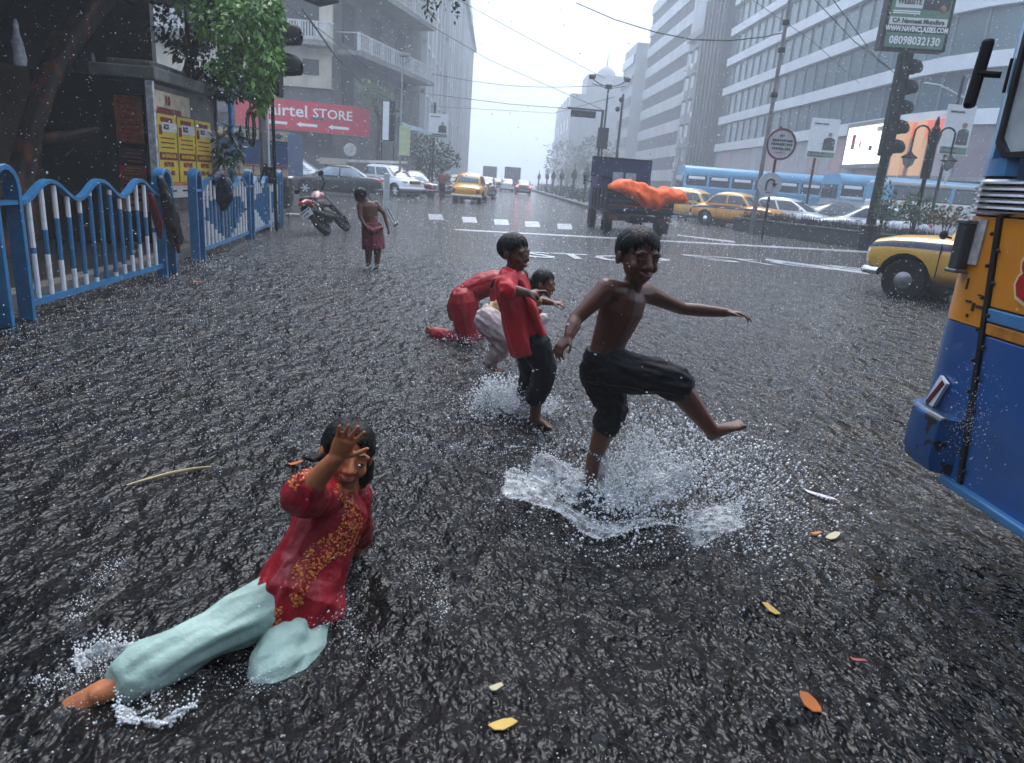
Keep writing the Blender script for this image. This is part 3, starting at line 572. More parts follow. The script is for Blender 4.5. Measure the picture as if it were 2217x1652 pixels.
# ------------------------------------------------------------------ blue pickup truck with orange tarpaulin
PBL=mat('pickup_blue',(.018,.027,.085),.45,var=.35,scale=4,spec=.3); PDK=mat('pickup_dark',(.008,.009,.016),.55,var=.4,scale=6,spec=.2)
pk=thing('pickup_truck','dark blue pickup truck seen from behind with raised cab','truck',(gx(1382,21.2),21.2,-.05),R(2))
mb=MB(); mb.box((0,2.9,1.35),(1.72,1.5,1.45)); mb.build('cab',PBL,pk,bevel=.08)
mb=MB(); mb.box((-.15,2.1,2.0-.02),(1.95,.08,.62)); hb=mb.build('headboard',PBL,pk); 
for k in range(2): mb=MB(); mb.box((-.1+k*.42-.15,2.05,1.68),(.34,.04,.34)); mb.build('rear_window',GLASSL,pk)
mb=MB(); mb.box((-.15,2.04,2.26),(1.9,.04,.06)); mb.build('headboard_rail',PDK,pk)
mb=MB(); mb.box((0,.9,.72),(1.85,2.7,.12)); mb.build('bed_floor',PDK,pk)
for sg in (-1,1):
    mb=MB(); mb.box((sg*.95,.9,1.05),(.05,2.7,.55)); mb.build('side_board',PDK,pk,bevel=.01)
    for k in range(5): mb=MB(); mb.box((sg*.985,-.3+k*.6,1.05),(.05,.06,.58)); mb.build('stake',PDK,pk)
mb=MB(); mb.box((0,-.47,1.02),(1.96,.05,.62)); tg=mb.build('tailgate',PDK,pk,bevel=.01)
for z in (.8,1.02,1.24): mb=MB(); mb.box((0,-.505,z),(1.9,.03,.05)); mb.build('tailgate_rib',PBL,tg)
mb=MB(); mb.box((0,-.51,.88),(1.9,.02,.025)); mb.build('red_line',REDL,tg)
text('Kaso',.2,mat('faded_lettering',(.4,.42,.45),.5),pk,(.6,-.525,1.02),(1,0,0),(0,0,1),.004,bold=.006)
mb=MB(); mb.box((0,1.2,.55),(.8,4.4,.16)); mb.build('chassis',BLACK,pk); mb=MB(); mb.box((0,-.5,.52),(1.7,.1,.12)); mb.build('rear_bumper',DARK,pk)
for x in (-.78,.78):
    mb=MB(); mb.box((x,-.56,.54),(.22,.05,.13)); mb.build('tail_light',mat('dull_red_lamp',(.10,.008,.008),.4),pk)
    for y in (.25,3.0): mb=MB(); mb.lathe([(.2,-.1),(.31,-.1),(.335,-.06),(.335,.06),(.31,.1),(.2,.1)],20,(x*1.02,y,.335),(1,0,0)); w_=mb.build('wheel',TYRE,pk,smooth=35)
    mb=MB(); mb.box((x*1.1,-.02,.28),(.34,.02,.3)); mb.build('mud_flap',BLACK,pk)
for sg in (-1,1): mb=MB(); mb.bar((sg*.86,3.3,1.5),(sg*1.1,3.3,1.55),.03,.03); mb.box((sg*1.12,3.3,1.55),(.05,.12,.3)); mb.build('mirror',BLACK,pk,bevel=.01)
mb=MB(); mb.box((.0,.15,.5),(.5,.3,.25)); mb.build('axle_housing',BLACK,pk,bevel=.05)
# tarpaulin draped on the load: height field with folds
TARP=mat('orange_tarpaulin',(.78,.10,.008),.55,spec=.25,var=.22,scale=4,bump=.4,bscale=14)
def tarp():
    Yc=20.75; mid=[(1318,404),(1345,403),(1368,412),(1395,424),(1420,430),(1445,424),(1470,424),(1487,432)]; half=[11,15,24,27,24,20,15,9]
    U_=np.linspace(0,1,60); X=np.interp(U_,np.linspace(0,1,8),[p[0] for p in mid]); Yp=np.interp(U_,np.linspace(0,1,8),[p[1] for p in mid]); Hh=np.interp(U_,np.linspace(0,1,8),half)
    rows=[]
    for i in range(60):
        ring=[]
        for j in range(24):
            a=2*PI*j/24; f=1+.05*math.sin(5*a+U_[i]*12)+.30*mnoise.noise((U_[i]*4.5,math.cos(a)*1.1,math.sin(a)*1.1))+.20*mnoise.noise((U_[i]*13,math.cos(a)*2.2,math.sin(a)*2.2))
            f*=min(1,(U_[i]+.02)*9,(1.02-U_[i])*9)**.5
            p=A(X[i],Yp[i]-Hh[i]*math.sin(a)*f,Yc); p[1]+=math.cos(a)*f*.42; ring.append(p)
        rows.append(ring)
    mb=MB(); mb.loft(rows); return one('tarpaulin',mb,TARP,'crumpled orange tarpaulin draped over the blue pickup tailgate','tarpaulin',smooth=80)
tarp()
# ------------------------------------------------------------------ foreground bus: left flank and front corner
BO=mat('bus_orange',(.72,.27,.008),.3,col2=(.60,.20,.006),scale=3,coat=.5,bump=.08,bscale=9); BB=mat('bus_blue',(.006,.075,.26),.28,var=.2,scale=2.5,coat=.6,bump=.06,bscale=7); BLB=mat('bus_light_blue',(.05,.19,.38),.32,var=.2,scale=4,coat=.4)
RUST=mat('chipped_dark',(.02,.018,.018),.6,var=.5,scale=20); RUBBER=mat('window_rubber',(.01,.01,.011),.4,var=.2)
fb=thing('city_bus','big blue and orange city bus filling the right edge','bus',(1.75,2.3,0)); O=npv((1.75,2.3,0))
YF=2.58     # front corner of the flank
def flank(name,z0,z1,y0,y1,mt,off=0.0,parent=fb,th=.03,bevel=.004): mb=MB(); mb.box((-off+th/2,(y0+y1)/2-2.3,(z0+z1)/2),(th,y1-y0,z1-z0)); return mb.build(name,mt,parent,bevel=bevel)
# front pillar beside the first window
mb=MB(); prof=[(0,2.54),(.006,2.565),(.025,2.605),(.08,2.635),(.3,2.66)]; mb.loft([[npv((x,y-2.3,z)) for z in (1.5,2.35)]+[npv((x+.03,y-2.32,z)) for z in (2.35,1.5)] for x,y in prof]); mb.build('front_pillar',BLB,fb,smooth=40)
# body core
mb=MB(); mb.box((1.25,-4.03,.9),(2.40,8.4,1.06)); mb.build('body_core',BB,fb); mb=MB(); mb.box((1.28,-4.1,2.08),(2.3,8.4,1.2)); mb.build('interior',mat('bus_interior',(.12,.12,.12),.6),fb)
YS=2.35
def ys(z): return 2.27+(z-.36)/.93*.15   # slanting seam between corner panel and first flank panel
# corner panel curves round to the front
def corner(name,z0,z1,mt,off=0.0):
    mb=MB(); prof=[(0,YS+.012),(0,2.50),(.006,2.56),(.025,2.605),(.08,2.635),(.3,2.66),(1.2,2.69)]; yy=lambda i,y,z: (ys(z)+.012 if i==0 else y)-2.3
    secs=[[npv((x-off,yy(i,y,z),z)) for z in (z0,z1)]+[npv((x+.03,yy(i,y,z)-.02,z)) for z in (z1,z0)] for i,(x,y) in enumerate(prof)]
    mb.loft(secs); return mb.build(name,mt,fb,smooth=40)
def slant(name,z0,z1,mt,off=0.0): mb=MB(); mb.prism([(-4.3,z0),(ys(z0)-2.312,z0),(ys(z1)-2.312,z1),(-4.3,z1)],(-off,0,0),(0,1,0),(0,0,1),(.03,0,0)); return mb.build(name,mt,fb,bevel=.004)
corner('corner_panel_blue',.36,.915,BB); corner('corner_panel_orange',.92,1.3,BO); corner('corner_sill',1.44,1.5,BLB); corner('corner_head',2.35,2.7,BLB)
slant('panel_blue',.36,.90,BB); slant('waist_strip_orange',.905,.945,mat('dirty_orange_strip',(.45,.17,.02),.4,var=.5,scale=12),off=.004); slant('waist_strip_blue',.95,.995,BLB,off=.006)
slant('panel_orange',1.0,1.3,BO)
mb=MB(); mb.bar((-.002,ys(.36)-2.3,.36),(-.002,ys(1.31)-2.3,1.31),.02,.014,up=(1,0,0)); mb.build('seam_strip',RUBBER,fb)
for k in range(16): mb=MB(); mb.ell((-.008,ys(.42+k*.055)-2.3+(.022 if k%2 else -.022),.42+k*.055),(.006,.008,.008),seg=8,rings=5); mb.build('rivet',RUST,fb,smooth=60)
# chrome louvre belt (wraps the corner)
for k in range(6):
    z=1.315+k*.021; mb=MB(); prof=[(0,-2.0),(0,2.50),(.006,2.56),(.025,2.605),(.08,2.635),(.3,2.66)]
    secs=[]
    for x,y in prof: secs.append([npv((x-.014+.022*(abs(q)-.0)*0+(-.006 if q==0 else .006),y-2.3,z+q*.0085)) for q in (-1,0,1)]+[npv((x+.03,y-2.3-.02,z+q*.0085)) for q in (1,-1)])
    mb.loft(secs); mb.build('chrome_strip',CHROME,fb,smooth=25)
corner('belt_backing',1.3,1.44,BLACK,off=-.01); flank('belt_backing',1.3,1.44,-2,YS,BLACK,off=-.004)
# window pillar + windows
flank('sill_panel',1.44,1.50,-2,2.35,BLB); flank('roof_panel',2.35,2.72,-2,2.35,BLB)
def win(y0,y1):
    flank('pillar',1.5,2.35,y0-.10,y0,BLB)
    mb=MB(); r_=.05; z0,z1=1.5,2.35; rr=lambda d:[(y0+d+r_,z0+d),(y1-d-r_,z0+d),(y1-d,z0+d+r_),(y1-d,z1-d-r_),(y1-d-r_,z1-d),(y0+d+r_,z1-d),(y0+d,z1-d-r_),(y0+d,z0+d+r_)]
    a,b_=rr(0),rr(.018); secs=[[npv((-.008,p[0]-2.3,p[1])),npv((-.008,q[0]-2.3,q[1])),npv((.02,q[0]-2.3,q[1])),npv((.02,p[0]-2.3,p[1]))] for p,q in zip(a,b_)]; secs.append(secs[0]); mb.loft(secs,True,False); f_=mb.build('window_frame',RUBBER,fb,smooth=50)
    mb=MB(); mb.box((.01,(y0+y1)/2-2.3,(z0+z1)/2),(.006,y1-y0-.03,z1-z0-.03)); mb.build('pane',mat('bus_pane',(.40,.43,.45),.12,var=.25,scale=6,spec=.8),f_)
win(1.72,2.535); win(.85,1.61); win(0,.75)
# bumper, lamp, mirror, tape, emblem
mb=MB(); prof=[(0,2.36),(0,2.46),(.015,2.55),(.06,2.62),(.14,2.66),(1.2,2.72)]
secs=[[npv((x-.06,y-2.3,.37)),npv((x-.075,y-2.3,.42)),npv((x-.075,y-2.3,.57)),npv((x-.06,y-2.3,.585)),npv((x+.05,y-2.36,.585)),npv((x+.05,y-2.36,.37))] for x,y in prof]; mb.loft(secs)
BBUMP=bpy.data.materials.new('chipped_bumper_blue'); BBUMP.use_nodes=True; n=BBUMP.node_tree.nodes; l=BBUMP.node_tree.links.new
nz=n.new('ShaderNodeTexNoise'); nz.inputs['Scale'].default_value=13; nz.inputs['Detail'].default_value=4; tcn=n.new('ShaderNodeTexCoord'); l(tcn.outputs['Object'],nz.inputs['Vector']); rp=n.new('ShaderNodeValToRGB'); e=rp.color_ramp.elements; e[0].position=.40; e[1].position=.42; e[0].color=(.014,.012,.014,1); e[1].color=(.006,.065,.2,1); l(nz.outputs['Fac'],rp.inputs[0]); l(rp.outputs[0],n['Principled BSDF'].inputs['Base Color']); n['Principled BSDF'].inputs['Roughness'].default_value=.35
mb.build('bumper',BBUMP,fb,smooth=30,bevel=.006)
mb=MB(); mb.box((-.012,2.50-2.3,.64),(.014,.05,.13),M=np.array([[1,0,0],[0,.92,-.39],[0,.39,.92]])); mb.build('reflective_tape',WHITE,fb); mb=MB(); mb.box((-.02,2.50-2.3,.64),(.006,.018,.12),M=np.array([[1,0,0],[0,.85,-.53],[0,.53,.85]])); mb.build('tape_stripe',mat('maroon_tape',(.12,.008,.03),.4),fb)
mb=MB(); mb.box((-.022,2.55-2.3,1.19),(.044,.055,.18)); lp=mb.build('side_lamp',mat('smoked_lamp',(.06,.06,.065),.15,var=.2),fb,bevel=.008)
for z in (1.278,1.10): mb=MB(); mb.box((-.022,2.55-2.3,z),(.054,.064,.014)); mb.build('lamp_rim',GREYM,lp,bevel=.004)
mb=MB(); mb.box((-.004,2.50-2.3,1.21),(.006,.05,.16)); mb.build('worn_sticker',mat('torn_paper',(.45,.42,.42),.6,var=.4,scale=30),fb); mb=MB(); mb.box((-.005,2.545-2.3,1.283+.0),(.01,.12,.02)); 
mb=MB(); mb.tube([(-.01,.29,1.78),(-.07,.33,1.785)],.012,8); mb.tube([(-.0,.27,1.83),(-.0,.27,1.72)],.006,6); mr=mb.build('mirror_arm',BLACK,fb,smooth=40); mb=MB(); mb.box((-.062,.335,1.785),(.03,.042,.235),M=rotz(.5)@np.array([[1,0,.12],[0,1,0],[-.12,0,1]])); mb.build('mirror_head',BLACK,mr,bevel=.014)
EMC=mat('cream_outline',(.72,.62,.36),.4,var=.15,scale=20); EMR=mat('emblem_red',(.42,.015,.01),.35,var=.2)
eo=npv((-.006,-.10,1.12)); text('8',.24,EMC,fb,eo,(0,-1,0),(0,0,1),.003,bold=.016,name='emblem_outline'); text('8',.23,EMR,fb,eo+npv((-.004,0,0)),(0,-1,0),(0,0,1),.003,bold=.006,name='emblem')
for y in (-.6,-1.2): flank('rib',.36,.9,2.3+y-.01,2.3+y+.01,BLB,off=.01)
mb=MB(); mb.box((-.004,-2.05,.352),(.05,4.2,.03)); mb.build('skirt_rail',BLB,fb,bevel=.006)
for y in (-.45,-5.4): wheel(fb,.2,0,.4,.25) if False else None
for yy in (-.9,-6.0):
    for x in (.22,2.2): mb=MB(); mb.lathe([(.25,-.13),(.42,-.13),(.45,-.08),(.45,.08),(.42,.13),(.25,.13)],22,(x,yy,.45),(1,0,0)); mb.build('wheel',TYRE,fb,smooth=35)
# scratches and grime on the orange
for (y,z,dy,dz) in ((2.47,1.0,.03,.008),(2.44,.985,.012,.03),(2.40,.99,.05,.01),(2.46,.95,.01,.012),(2.5,1.06,.006,.04),(2.42,1.03,.02,.006)): mb=MB(); mb.box((-.003,y-2.3,z),(.004,dy,dz)); mb.build('paint_chip',RUST,fb)
# ------------------------------------------------------------------ painted goods truck behind the fence
gt=thing('goods_truck','old blue goods truck with painted tailboard behind the fence','truck',(gx(566,21.5),21.5,0),R(6))
GTB=mat('truck_blue',(.015,.05,.13),.45,var=.35,scale=3); GTC=mat('truck_cream',(.38,.31,.2),.5,var=.4,scale=4); GTR=mat('truck_red',(.3,.03,.025),.5,var=.3,scale=6)
mb=MB(); mb.box((-.2,1.4,1.55),(1.95,2.8,1.25)); mb.build('cargo_body',GTB,gt,bevel=.02)
mb=MB(); mb.box((-.2,-.03,2.02),(1.95,.05,.26)); mb.build('top_board',GTC,gt); 
for k in range(5): mb=MB(); mb.ell((-.9+k*.36,-.06,2.02),(.12,.012,.07)); mb.build('painted_motif',(GTR,GTB,mat('leafg',(.06,.15,.04),.5))[k%3],gt,smooth=60)
mb=MB(); mb.box((-.2,-.03,1.02),(1.95,.06,.34)); mb.build('tailboard',GTC,gt)
for k in range(5):
    mb=MB(); mb.box((-1.0+k*.4,-.07,1.02),(.04,.03,.36)); mb.build('tailboard_bar',GTR,gt)
for z in (.88,1.16): mb=MB(); mb.box((-.2,-.075,z),(1.95,.02,.04)); mb.build('tailboard_rail',GTR,gt)
mb=MB(); mb.box((-.2,.1,.72),(1.9,.4,.2)); mb.build('rear_beam',RUST,gt)
for x in (-.95,.6): mb=MB(); mb.lathe([(.25,-.13),(.40,-.13),(.43,-.08),(.43,.08),(.40,.13),(.25,.13)],20,(x,.75,.42),(1,0,0)); mb.build('wheel',TYRE,gt,smooth=35)
# ------------------------------------------------------------------ fallen-over motorcycle on its stand
mc=thing('motorcycle','black and red motorcycle leaning over on its stand near the fence','motorcycle',tuple(G(712,508)),0)
mc.rotation_euler=(R(0),R(-38),R(-6)); MCR=mat('moto_red',(.22,.01,.016),.25,coat=.6,var=.15); MCS=mat('moto_seat',(.015,.015,.016),.5)
def mwheel(y):
    mb=MB(); mb.lathe([(.23,-.05),(.285,-.05),(.305,-.02),(.305,.02),(.285,.05),(.23,.05),(.23,-.05)],22,(0,y,.305),(1,0,0),cap=False); w_=mb.build('wheel',TYRE,mc,smooth=35)
    mb=MB(); mb.lathe([(.235,-.025),(.235,.025),(.21,.02),(.21,-.02)],22,(0,y,.305),(1,0,0),cap=False); mb.lathe([(.05,-.05),(.05,.05)],10,(0,y,.305),(1,0,0))
    for k in range(5): a=k*2*PI/5; mb.bar((0,y+.04*math.cos(a),.305+.04*math.sin(a)),(0,y+.22*math.cos(a),.305+.22*math.sin(a)),.03,.025,up=(1,0,0))
    mb.build('alloy_rim',DARK,w_,smooth=35)
mwheel(0.0); mwheel(1.27)
mb=MB(); mb.tube([(0,.05,.42),(0,.25,.62),(0,.5,.66),(0,.7,.66),(0,.95,.8)],[.05,.09,.12,.13,.05],10,rnd_=True); mb.build('frame',DARK,mc,smooth=50)
mb=MB(); mb.tube([(0,.62,.78),(0,.75,.84),(0,.92,.86),(0,1.02,.82)],[.09,.135,.13,.07],12,rnd_=True); mb.build('fuel_tank',MCR,mc,smooth=60)
mb=MB(); mb.tube([(0,-.12,.82),(0,.1,.80),(0,.35,.77),(0,.6,.78)],[.06,.10,.115,.09],10,rnd_=True,flat=.5); mb.build('seat',MCS,mc,smooth=60)
mb=MB(); mb.tube([(0,-.28,.72),(0,-.1,.74),(0,.2,.7)],[.04,.085,.1],10,rnd_=True,flat=.9); mb.build('tail_cowl',MCR,mc,smooth=60); mb=MB(); mb.ell((0,-.31,.72),(.06,.03,.035)); mb.build('tail_light',REDL,mc,smooth=60)
mb=MB(); mb.bar((0,-.3,.66),(0,-.38,.42),.14,.02,up=(0,1,0)); mb.build('rear_mudguard',BLACK,mc)
mb=MB(); mb.box((0,-.40,.50),(.24,.012,.16),M=np.array([[1,0,0],[0,.95,.3],[0,-.3,.95]])); mb.build('number_plate',WHITE,mc); 
text('WB01AE',.062,BLACK,mc,(0,-.409+.014,.535),(1,0,0),(0,-.3,.95),.003,bold=.002); text('0285',.066,BLACK,mc,(0,-.409-.008,.465),(1,0,0),(0,-.3,.95),.003,bold=.002)
for x in (-.09,.09):
    mb=MB(); mb.tube([(x,1.27,.305),(x,1.02,.88)],.025,8); mb.build('fork',GREYM,mc,smooth=40); mb=MB(); mb.tube([(x,0,.3),(x*1.1,.22,.62)],.022,8); mb.build('shock_absorber',GREYM,mc,smooth=40)
    mb=MB(); mb.tube([(x*.5,1.0,.92),(x*2.8,.92,1.0),(x*4,.82,.98)],.014,8); mb.build('handlebar',BLACK,mc,smooth=40); mb=MB(); mb.tube([(x*3,.9,1.0),(x*3.4,.92,1.16)],.008,6); mb.ell((x*3.6,.91,1.2),(.07,.015,.05)); mb.build('mirror',BLACK,mc,smooth=50)
    mb=MB(); mb.tube([(x*1.6,-.22,.55),(x*2,-.3,.57)],.02,8,rnd_=True); mb.build('indicator',ORANGEL,mc,smooth=50)
mb=MB(); mb.ell((0,1.1,.88),(.1,.07,.12)); mb.build('headlamp',BLACK,mc,smooth=50); mb=MB(); mb.tube([(.13,.6,.3),(.13,.1,.35),(.14,-.2,.42)],[.03,.055,.06],10,rnd_=True); mb.build('exhaust',DARK,mc,smooth=50)
mb=MB(); mb.ell((0,.62,.42),(.14,.2,.18)); mb.build('engine',DARK,mc,smooth=40); mb=MB(); mb.tube([(0,1.02,.62),(0,1.27,.64),(0,1.5,.5)],[.05,.07,.05],8,flat=.4); mb.build('front_mudguard',BLACK,mc,smooth=50)
mb=MB(); mb.tube([(.16,-.05,.72),(.18,.15,.60),(.18,.05,.50),(.16,-.15,.62),(.16,-.05,.72)],.014,8); mb.build('grab_rail',DARK,mc,smooth=50)
# ================================================================== people
def proj(P_):
    P_=np.atleast_2d(P_)-C0; z=P_@_F; return PW/2+FPX*(P_@_R)/z, PH/2-FPX*(P_@_U)/z
def skinmat(name,c,c2=None):
    m_=mat(name,c,.42,var=.22,scale=9,coat=.08,bump=.08,bscale=60); b=m_.node_tree.nodes['Principled BSDF']; b.inputs['Subsurface Weight'].default_value=.12; b.inputs['Subsurface Radius'].default_value=(.012,.004,.002); return m_
HAIR=mat('wet_black_hair',(.006,.0055,.0055),.42,spec=.22,var=.4,scale=40,bump=.5,bscale=90,stretch=(1,1,.15)); EYEW=mat('eye_white',(.16,.13,.115),.2,var=.05); EYED=mat('eye_dark',(.01,.007,.006),.1,var=.1); TEETH=mat('teeth',(.65,.62,.56),.25,var=.04); LIP=mat('lip',(.16,.035,.03),.35,var=.2)
def cloth(name,c,rough=.5,var=.22,bump=.5,bs=26,coat=.04,spec=.35): return mat(name,c,rough,var=var,scale=7,bump=bump,bscale=bs,coat=coat,spec=spec)
def bake_mesh(mb,voxel,smooth=5,fac=.5,disp=None):
    me=bpy.data.meshes.new('tmp'); me.from_pydata(mb.v,[],mb.f); o=bpy.data.objects.new('tmp',me); COL.objects.link(o)
    r=o.modifiers.new('r','REMESH'); r.mode='VOXEL'; r.voxel_size=voxel; s_=o.modifiers.new('s','SMOOTH'); s_.iterations=smooth; s_.factor=fac
    dg=bpy.context.evaluated_depsgraph_get(); nm=bpy.data.meshes.new_from_object(o.evaluated_get(dg)); bpy.data.objects.remove(o); bpy.data.meshes.remove(me)
    if disp:
        co=np.empty(len(nm.vertices)*3); nm.vertices.foreach_get('co',co); co=co.reshape(-1,3); no=np.empty(len(nm.vertices)*3); nm.vertices.foreach_get('normal',no); no=no.reshape(-1,3)
        d=np.array([disp(p) for p in co]); co+=no*d[:,None]; nm.vertices.foreach_set('co',co.ravel())
    nm.polygons.foreach_set('use_smooth',[True]*len(nm.polygons)); nm.update(); return nm
def put(th,name,me,mt):
    me.transform(Matrix.Translation(-Vector(th.location))); me.materials.clear(); me.materials.append(mt); return obj(name,me,th)
def putmb(th,name,mb,mt,smooth=60,fix=True):
    L_=npv(th.location); mb.v=[tuple(npv(p)-L_) for p in mb.v]; return mb.build(name,mt,th,smooth=smooth,fix=fix)
def folds(axis,amp,freq,seed=0.0):
    """cloth creases running along an axis"""
    ax=unit(axis); _,s_,u=frame(ax)
    def f(p):
        a=(p@s_)*freq+seed; b=(p@u)*freq; c=(p@ax)*freq*.28
        n=mnoise.noise((a,b,c)); n2=mnoise.noise((a*2.3+9,b*2.3,c*2.0)); r=1-abs(n)*2
        return amp*(.65*r+.5*n2-.25)
    return f
def sect_loft(mb,secs,n=20,e=2.0):
    """secs: (centre, half-width vector, half-depth vector)"""
    rings=[]
    for c,w_,d_ in secs: rings.append([npv(c)+npv(w_)*sgp(math.cos(t),e)+npv(d_)*sgp(math.sin(t),e) for t in np.linspace(0,2*PI,n,endpoint=False)])
    c0,c1=npv(secs[0][0]),npv(secs[-1][0])
    mb.loft([[c0*.7+p*.3 for p in rings[0]]]+rings+[[c1*.7+p*.3 for p in rings[-1]]])
def torso(mb,pts,right,wd,dp,n=18):
    """pts along the spine, right: body-right vector per point (or one)"""
    pts=[npv(p) for p in pts]; secs=[]
    for i,p in enumerate(pts):
        ax=unit(pts[min(i+1,len(pts)-1)]-pts[max(0,i-1)]); rv=npv(right[i] if isinstance(right,list) else right); rv=unit(rv-ax*(rv@ax)); fv=np.cross(ax,rv); secs.append((p,rv*wd[i],fv*dp[i]))
    sect_loft(mb,secs,n)
def hand(mb,wr,d,nrm,thumb,s,curl=.35,spread=.10,tcurl=.2):
    d=unit(d); nrm=npv(nrm); nrm=unit(nrm-d*(nrm@d)); y=np.cross(nrm,d)*thumb   # y points to the thumb side
    wr=npv(wr); kn=wr+d*s*.5
    sect_loft(mb,[(wr-d*s*.05,y*s*.15,nrm*s*.11),(wr+d*s*.12,y*s*.20,nrm*s*.11),(wr+d*s*.35,y*s*.23,nrm*s*.10),(kn,y*s*.225,nrm*s*.085)],14)
    cu=curl if hasattr(curl,'__len__') else [curl]*4
    for i,(off,ln) in enumerate(((.17,.42),(.058,.47),(-.055,.43),(-.165,.34))):
        b=kn+y*s*off-d*s*.04; a=off*spread*6; dd=unit(d+y*a); p=[b]; c=0.0
        for k,fr in enumerate((.42,.32,.26)):
            c+=cu[i]*(.8 if k==0 else 1.1); v=dd*math.cos(c)-nrm*math.sin(c); p.append(p[-1]+v*ln*s*fr)
        mb.tube(p,[s*.052,s*.050,s*.046,s*.040],8,rnd_=True)
    b=wr+d*s*.13+y*s*.15; v=unit(d*.62+y*.75-nrm*.15); v2=unit(d*(.8)+y*(.5-tcurl)-nrm*tcurl); p1=b+v*s*.22; p2=p1+v2*s*.17; p3=p2+v2*s*.10
    mb.tube([b,p1,p2,p3],[s*.085,s*.062,s*.052,s*.042],8,rnd_=True)
def foot(mb,an,d,up,s):
    d=unit(d); up=npv(up); up=unit(up-d*(up@d)); y=np.cross(up,d); an=npv(an)
    sect_loft(mb,[(an-d*s*.22-up*s*.16,y*s*.13,up*s*.14),(an-d*s*.05-up*s*.13,y*s*.16,up*s*.19),(an+d*s*.22-up*s*.17,y*s*.18,up*s*.15),(an+d*s*.45-up*s*.23,y*s*.21,up*s*.09),(an+d*s*.58-up*s*.26,y*s*.21,up*s*.06)],14)
    for k in range(5): o_=(k-2)*.088; mb.tube([an+d*s*.52+y*s*o_-up*s*.26,an+d*s*(.70-.02*k)+y*s*o_-up*s*.275],[s*.055,s*.045 if k else s*.06],8,rnd_=True)
class Head:
    def __init__(s,c,fwd,up,H):
        s.c=npv(c); s.H=H; s.u=unit(up); f=npv(fwd); s.f=unit(f-s.u*(f@s.u)); s.r=np.cross(s.f,s.u); s.M=np.stack([s.r,s.f,s.u],1)
    def p(s,x,y,z): return s.c+s.M@(npv((x,y,z-.5))*s.H)
    def skull(s,mb):
        H=s.H; E=lambda c,r: mb.ell(s.p(*c),npv(r)*H,M=s.M,seg=16,rings=12)
        E((0,-.05,.63),(.36,.42,.37)); E((0,.10,.40),(.305,.30,.36)); E((0,.16,.17),(.22,.20,.15)); E((0,.25,.09),(.11,.10,.085))
        for q in (-1,1):
            E((q*.17,.25,.33),(.12,.12,.12)); E((q*.15,.33,.56),(.13,.07,.055)); E((q*.375,-.03,.43),(.045,.09,.135)); E((q*.055,.40,.325),(.05,.05,.04))
            mb.ell(s.p(q*.15,.345,.47),npv((.085,.055,.06))*H,M=s.M,seg=12,rings=8)
        mb.tube([s.p(0,.37,.52),s.p(0,.44,.39),s.p(0,.46,.345)],[.035*H,.05*H,.06*H],8,rnd_=True)
        E((0,.365,.215),(.13,.06,.035)); E((0,.355,.165),(.11,.06,.035))
    def face(s,th,smile=.3,openm=.0):
        H=s.H
        for q in (-1,1):
            mb=MB(); mb.ell(s.p(q*.15,.365,.47),npv((.058,.042,.018))*H,M=s.M,seg=12,rings=8); e_=putmb(th,'eye',mb,EYEW)
            mb=MB(); mb.ell(s.p(q*.15,.398,.47),npv((.026,.014,.017))*H,M=s.M,seg=10,rings=6); i_=putmb(th,'iris',mb,EYED)
            mb=MB(); mb.tube([s.p(q*.07,.395,.575),s.p(q*.15,.40,.60),s.p(q*.24,.345,.575)],[.014*H,.018*H,.01*H],6,rnd_=True,flat=.8); putmb(th,'eyebrow',mb,HAIR)
        mb=MB(); mb.tube([s.p(-.14,.36,.20+smile*.09),s.p(-.06,.415,.19),s.p(0,.425,.186),s.p(.06,.415,.19),s.p(.14,.36,.20+smile*.09)],[.012*H,.026*H,.03*H,.026*H,.012*H],8,rnd_=True); putmb(th,'lips',mb,LIP)
        if openm: mb=MB(); mb.ell(s.p(0,.420,.19),npv((.07,.03,.012+.022*openm))*H,M=s.M,seg=12,rings=6); putmb(th,'teeth',mb,TEETH)
    def hair(s,th,low=.34,front=.74,vol=1.0,side=.40,seed=0.0,name='hair'):
        """scalp cap cut along a hairline, with clumped wet strands as relief"""
        rows=44; seg=80; V=[]; H=s.H
        def hl(c):
            jag=.08*mnoise.noise((c[0]*16,c[1]*6,seed))+.05*mnoise.noise((c[0]*38,c[1]*10,seed))+.03*mnoise.noise((c[0]*80,c[1]*25,seed+2)); y=c[1]; a_=low+jag*.6; b_=side+jag*.6; f_=front+jag*1.5-.09*min(1,abs(c[0])/.3)
            q=min(1,max(0,(y+.16)/.16)); w_=min(1,max(0,(y-.06)/.14)); return (a_*(1-q)+b_*q)*(1-w_)+f_*w_
        for i in range(rows+1):
            a=PI/2-PI*.86*i/rows
            for j in range(seg):
                t=2*PI*j/seg; d_=npv((math.cos(a)*math.cos(t),math.cos(a)*math.sin(t),math.sin(a)))
                k=1+.03*mnoise.noise((math.cos(t)*5+seed,math.sin(t)*5,a*1.2))+.025*mnoise.noise((math.cos(t)*13,math.sin(t)*13,a*1.6+seed))
                v_=npv((0,-.055,.625))+d_*npv((.378,.442,.392))*vol; e_=min(1,max(0,(v_[2]-hl(v_))/.16))**.6; v_=npv((0,-.055,.625))+d_*(npv((.378,.442,.392))*k*vol*e_+npv((.350,.412,.362))*(1-e_)); V.append(v_)
        F=[]
        for i in range(rows):
            for j in range(seg):
                k=(j+1)%seg; q=[i*seg+j,i*seg+k,(i+1)*seg+k,(i+1)*seg+j]; c=sum(V[x] for x in q)/4
                if c[2]>hl(c): F.append(q)
        mb=MB(); mb.add([s.p(*v) for v in V],F); o=putmb(th,name,mb,HAIR,fix=False); md=o.modifiers.new('t','SOLIDIFY'); md.thickness=.004; md.offset=-1; return o
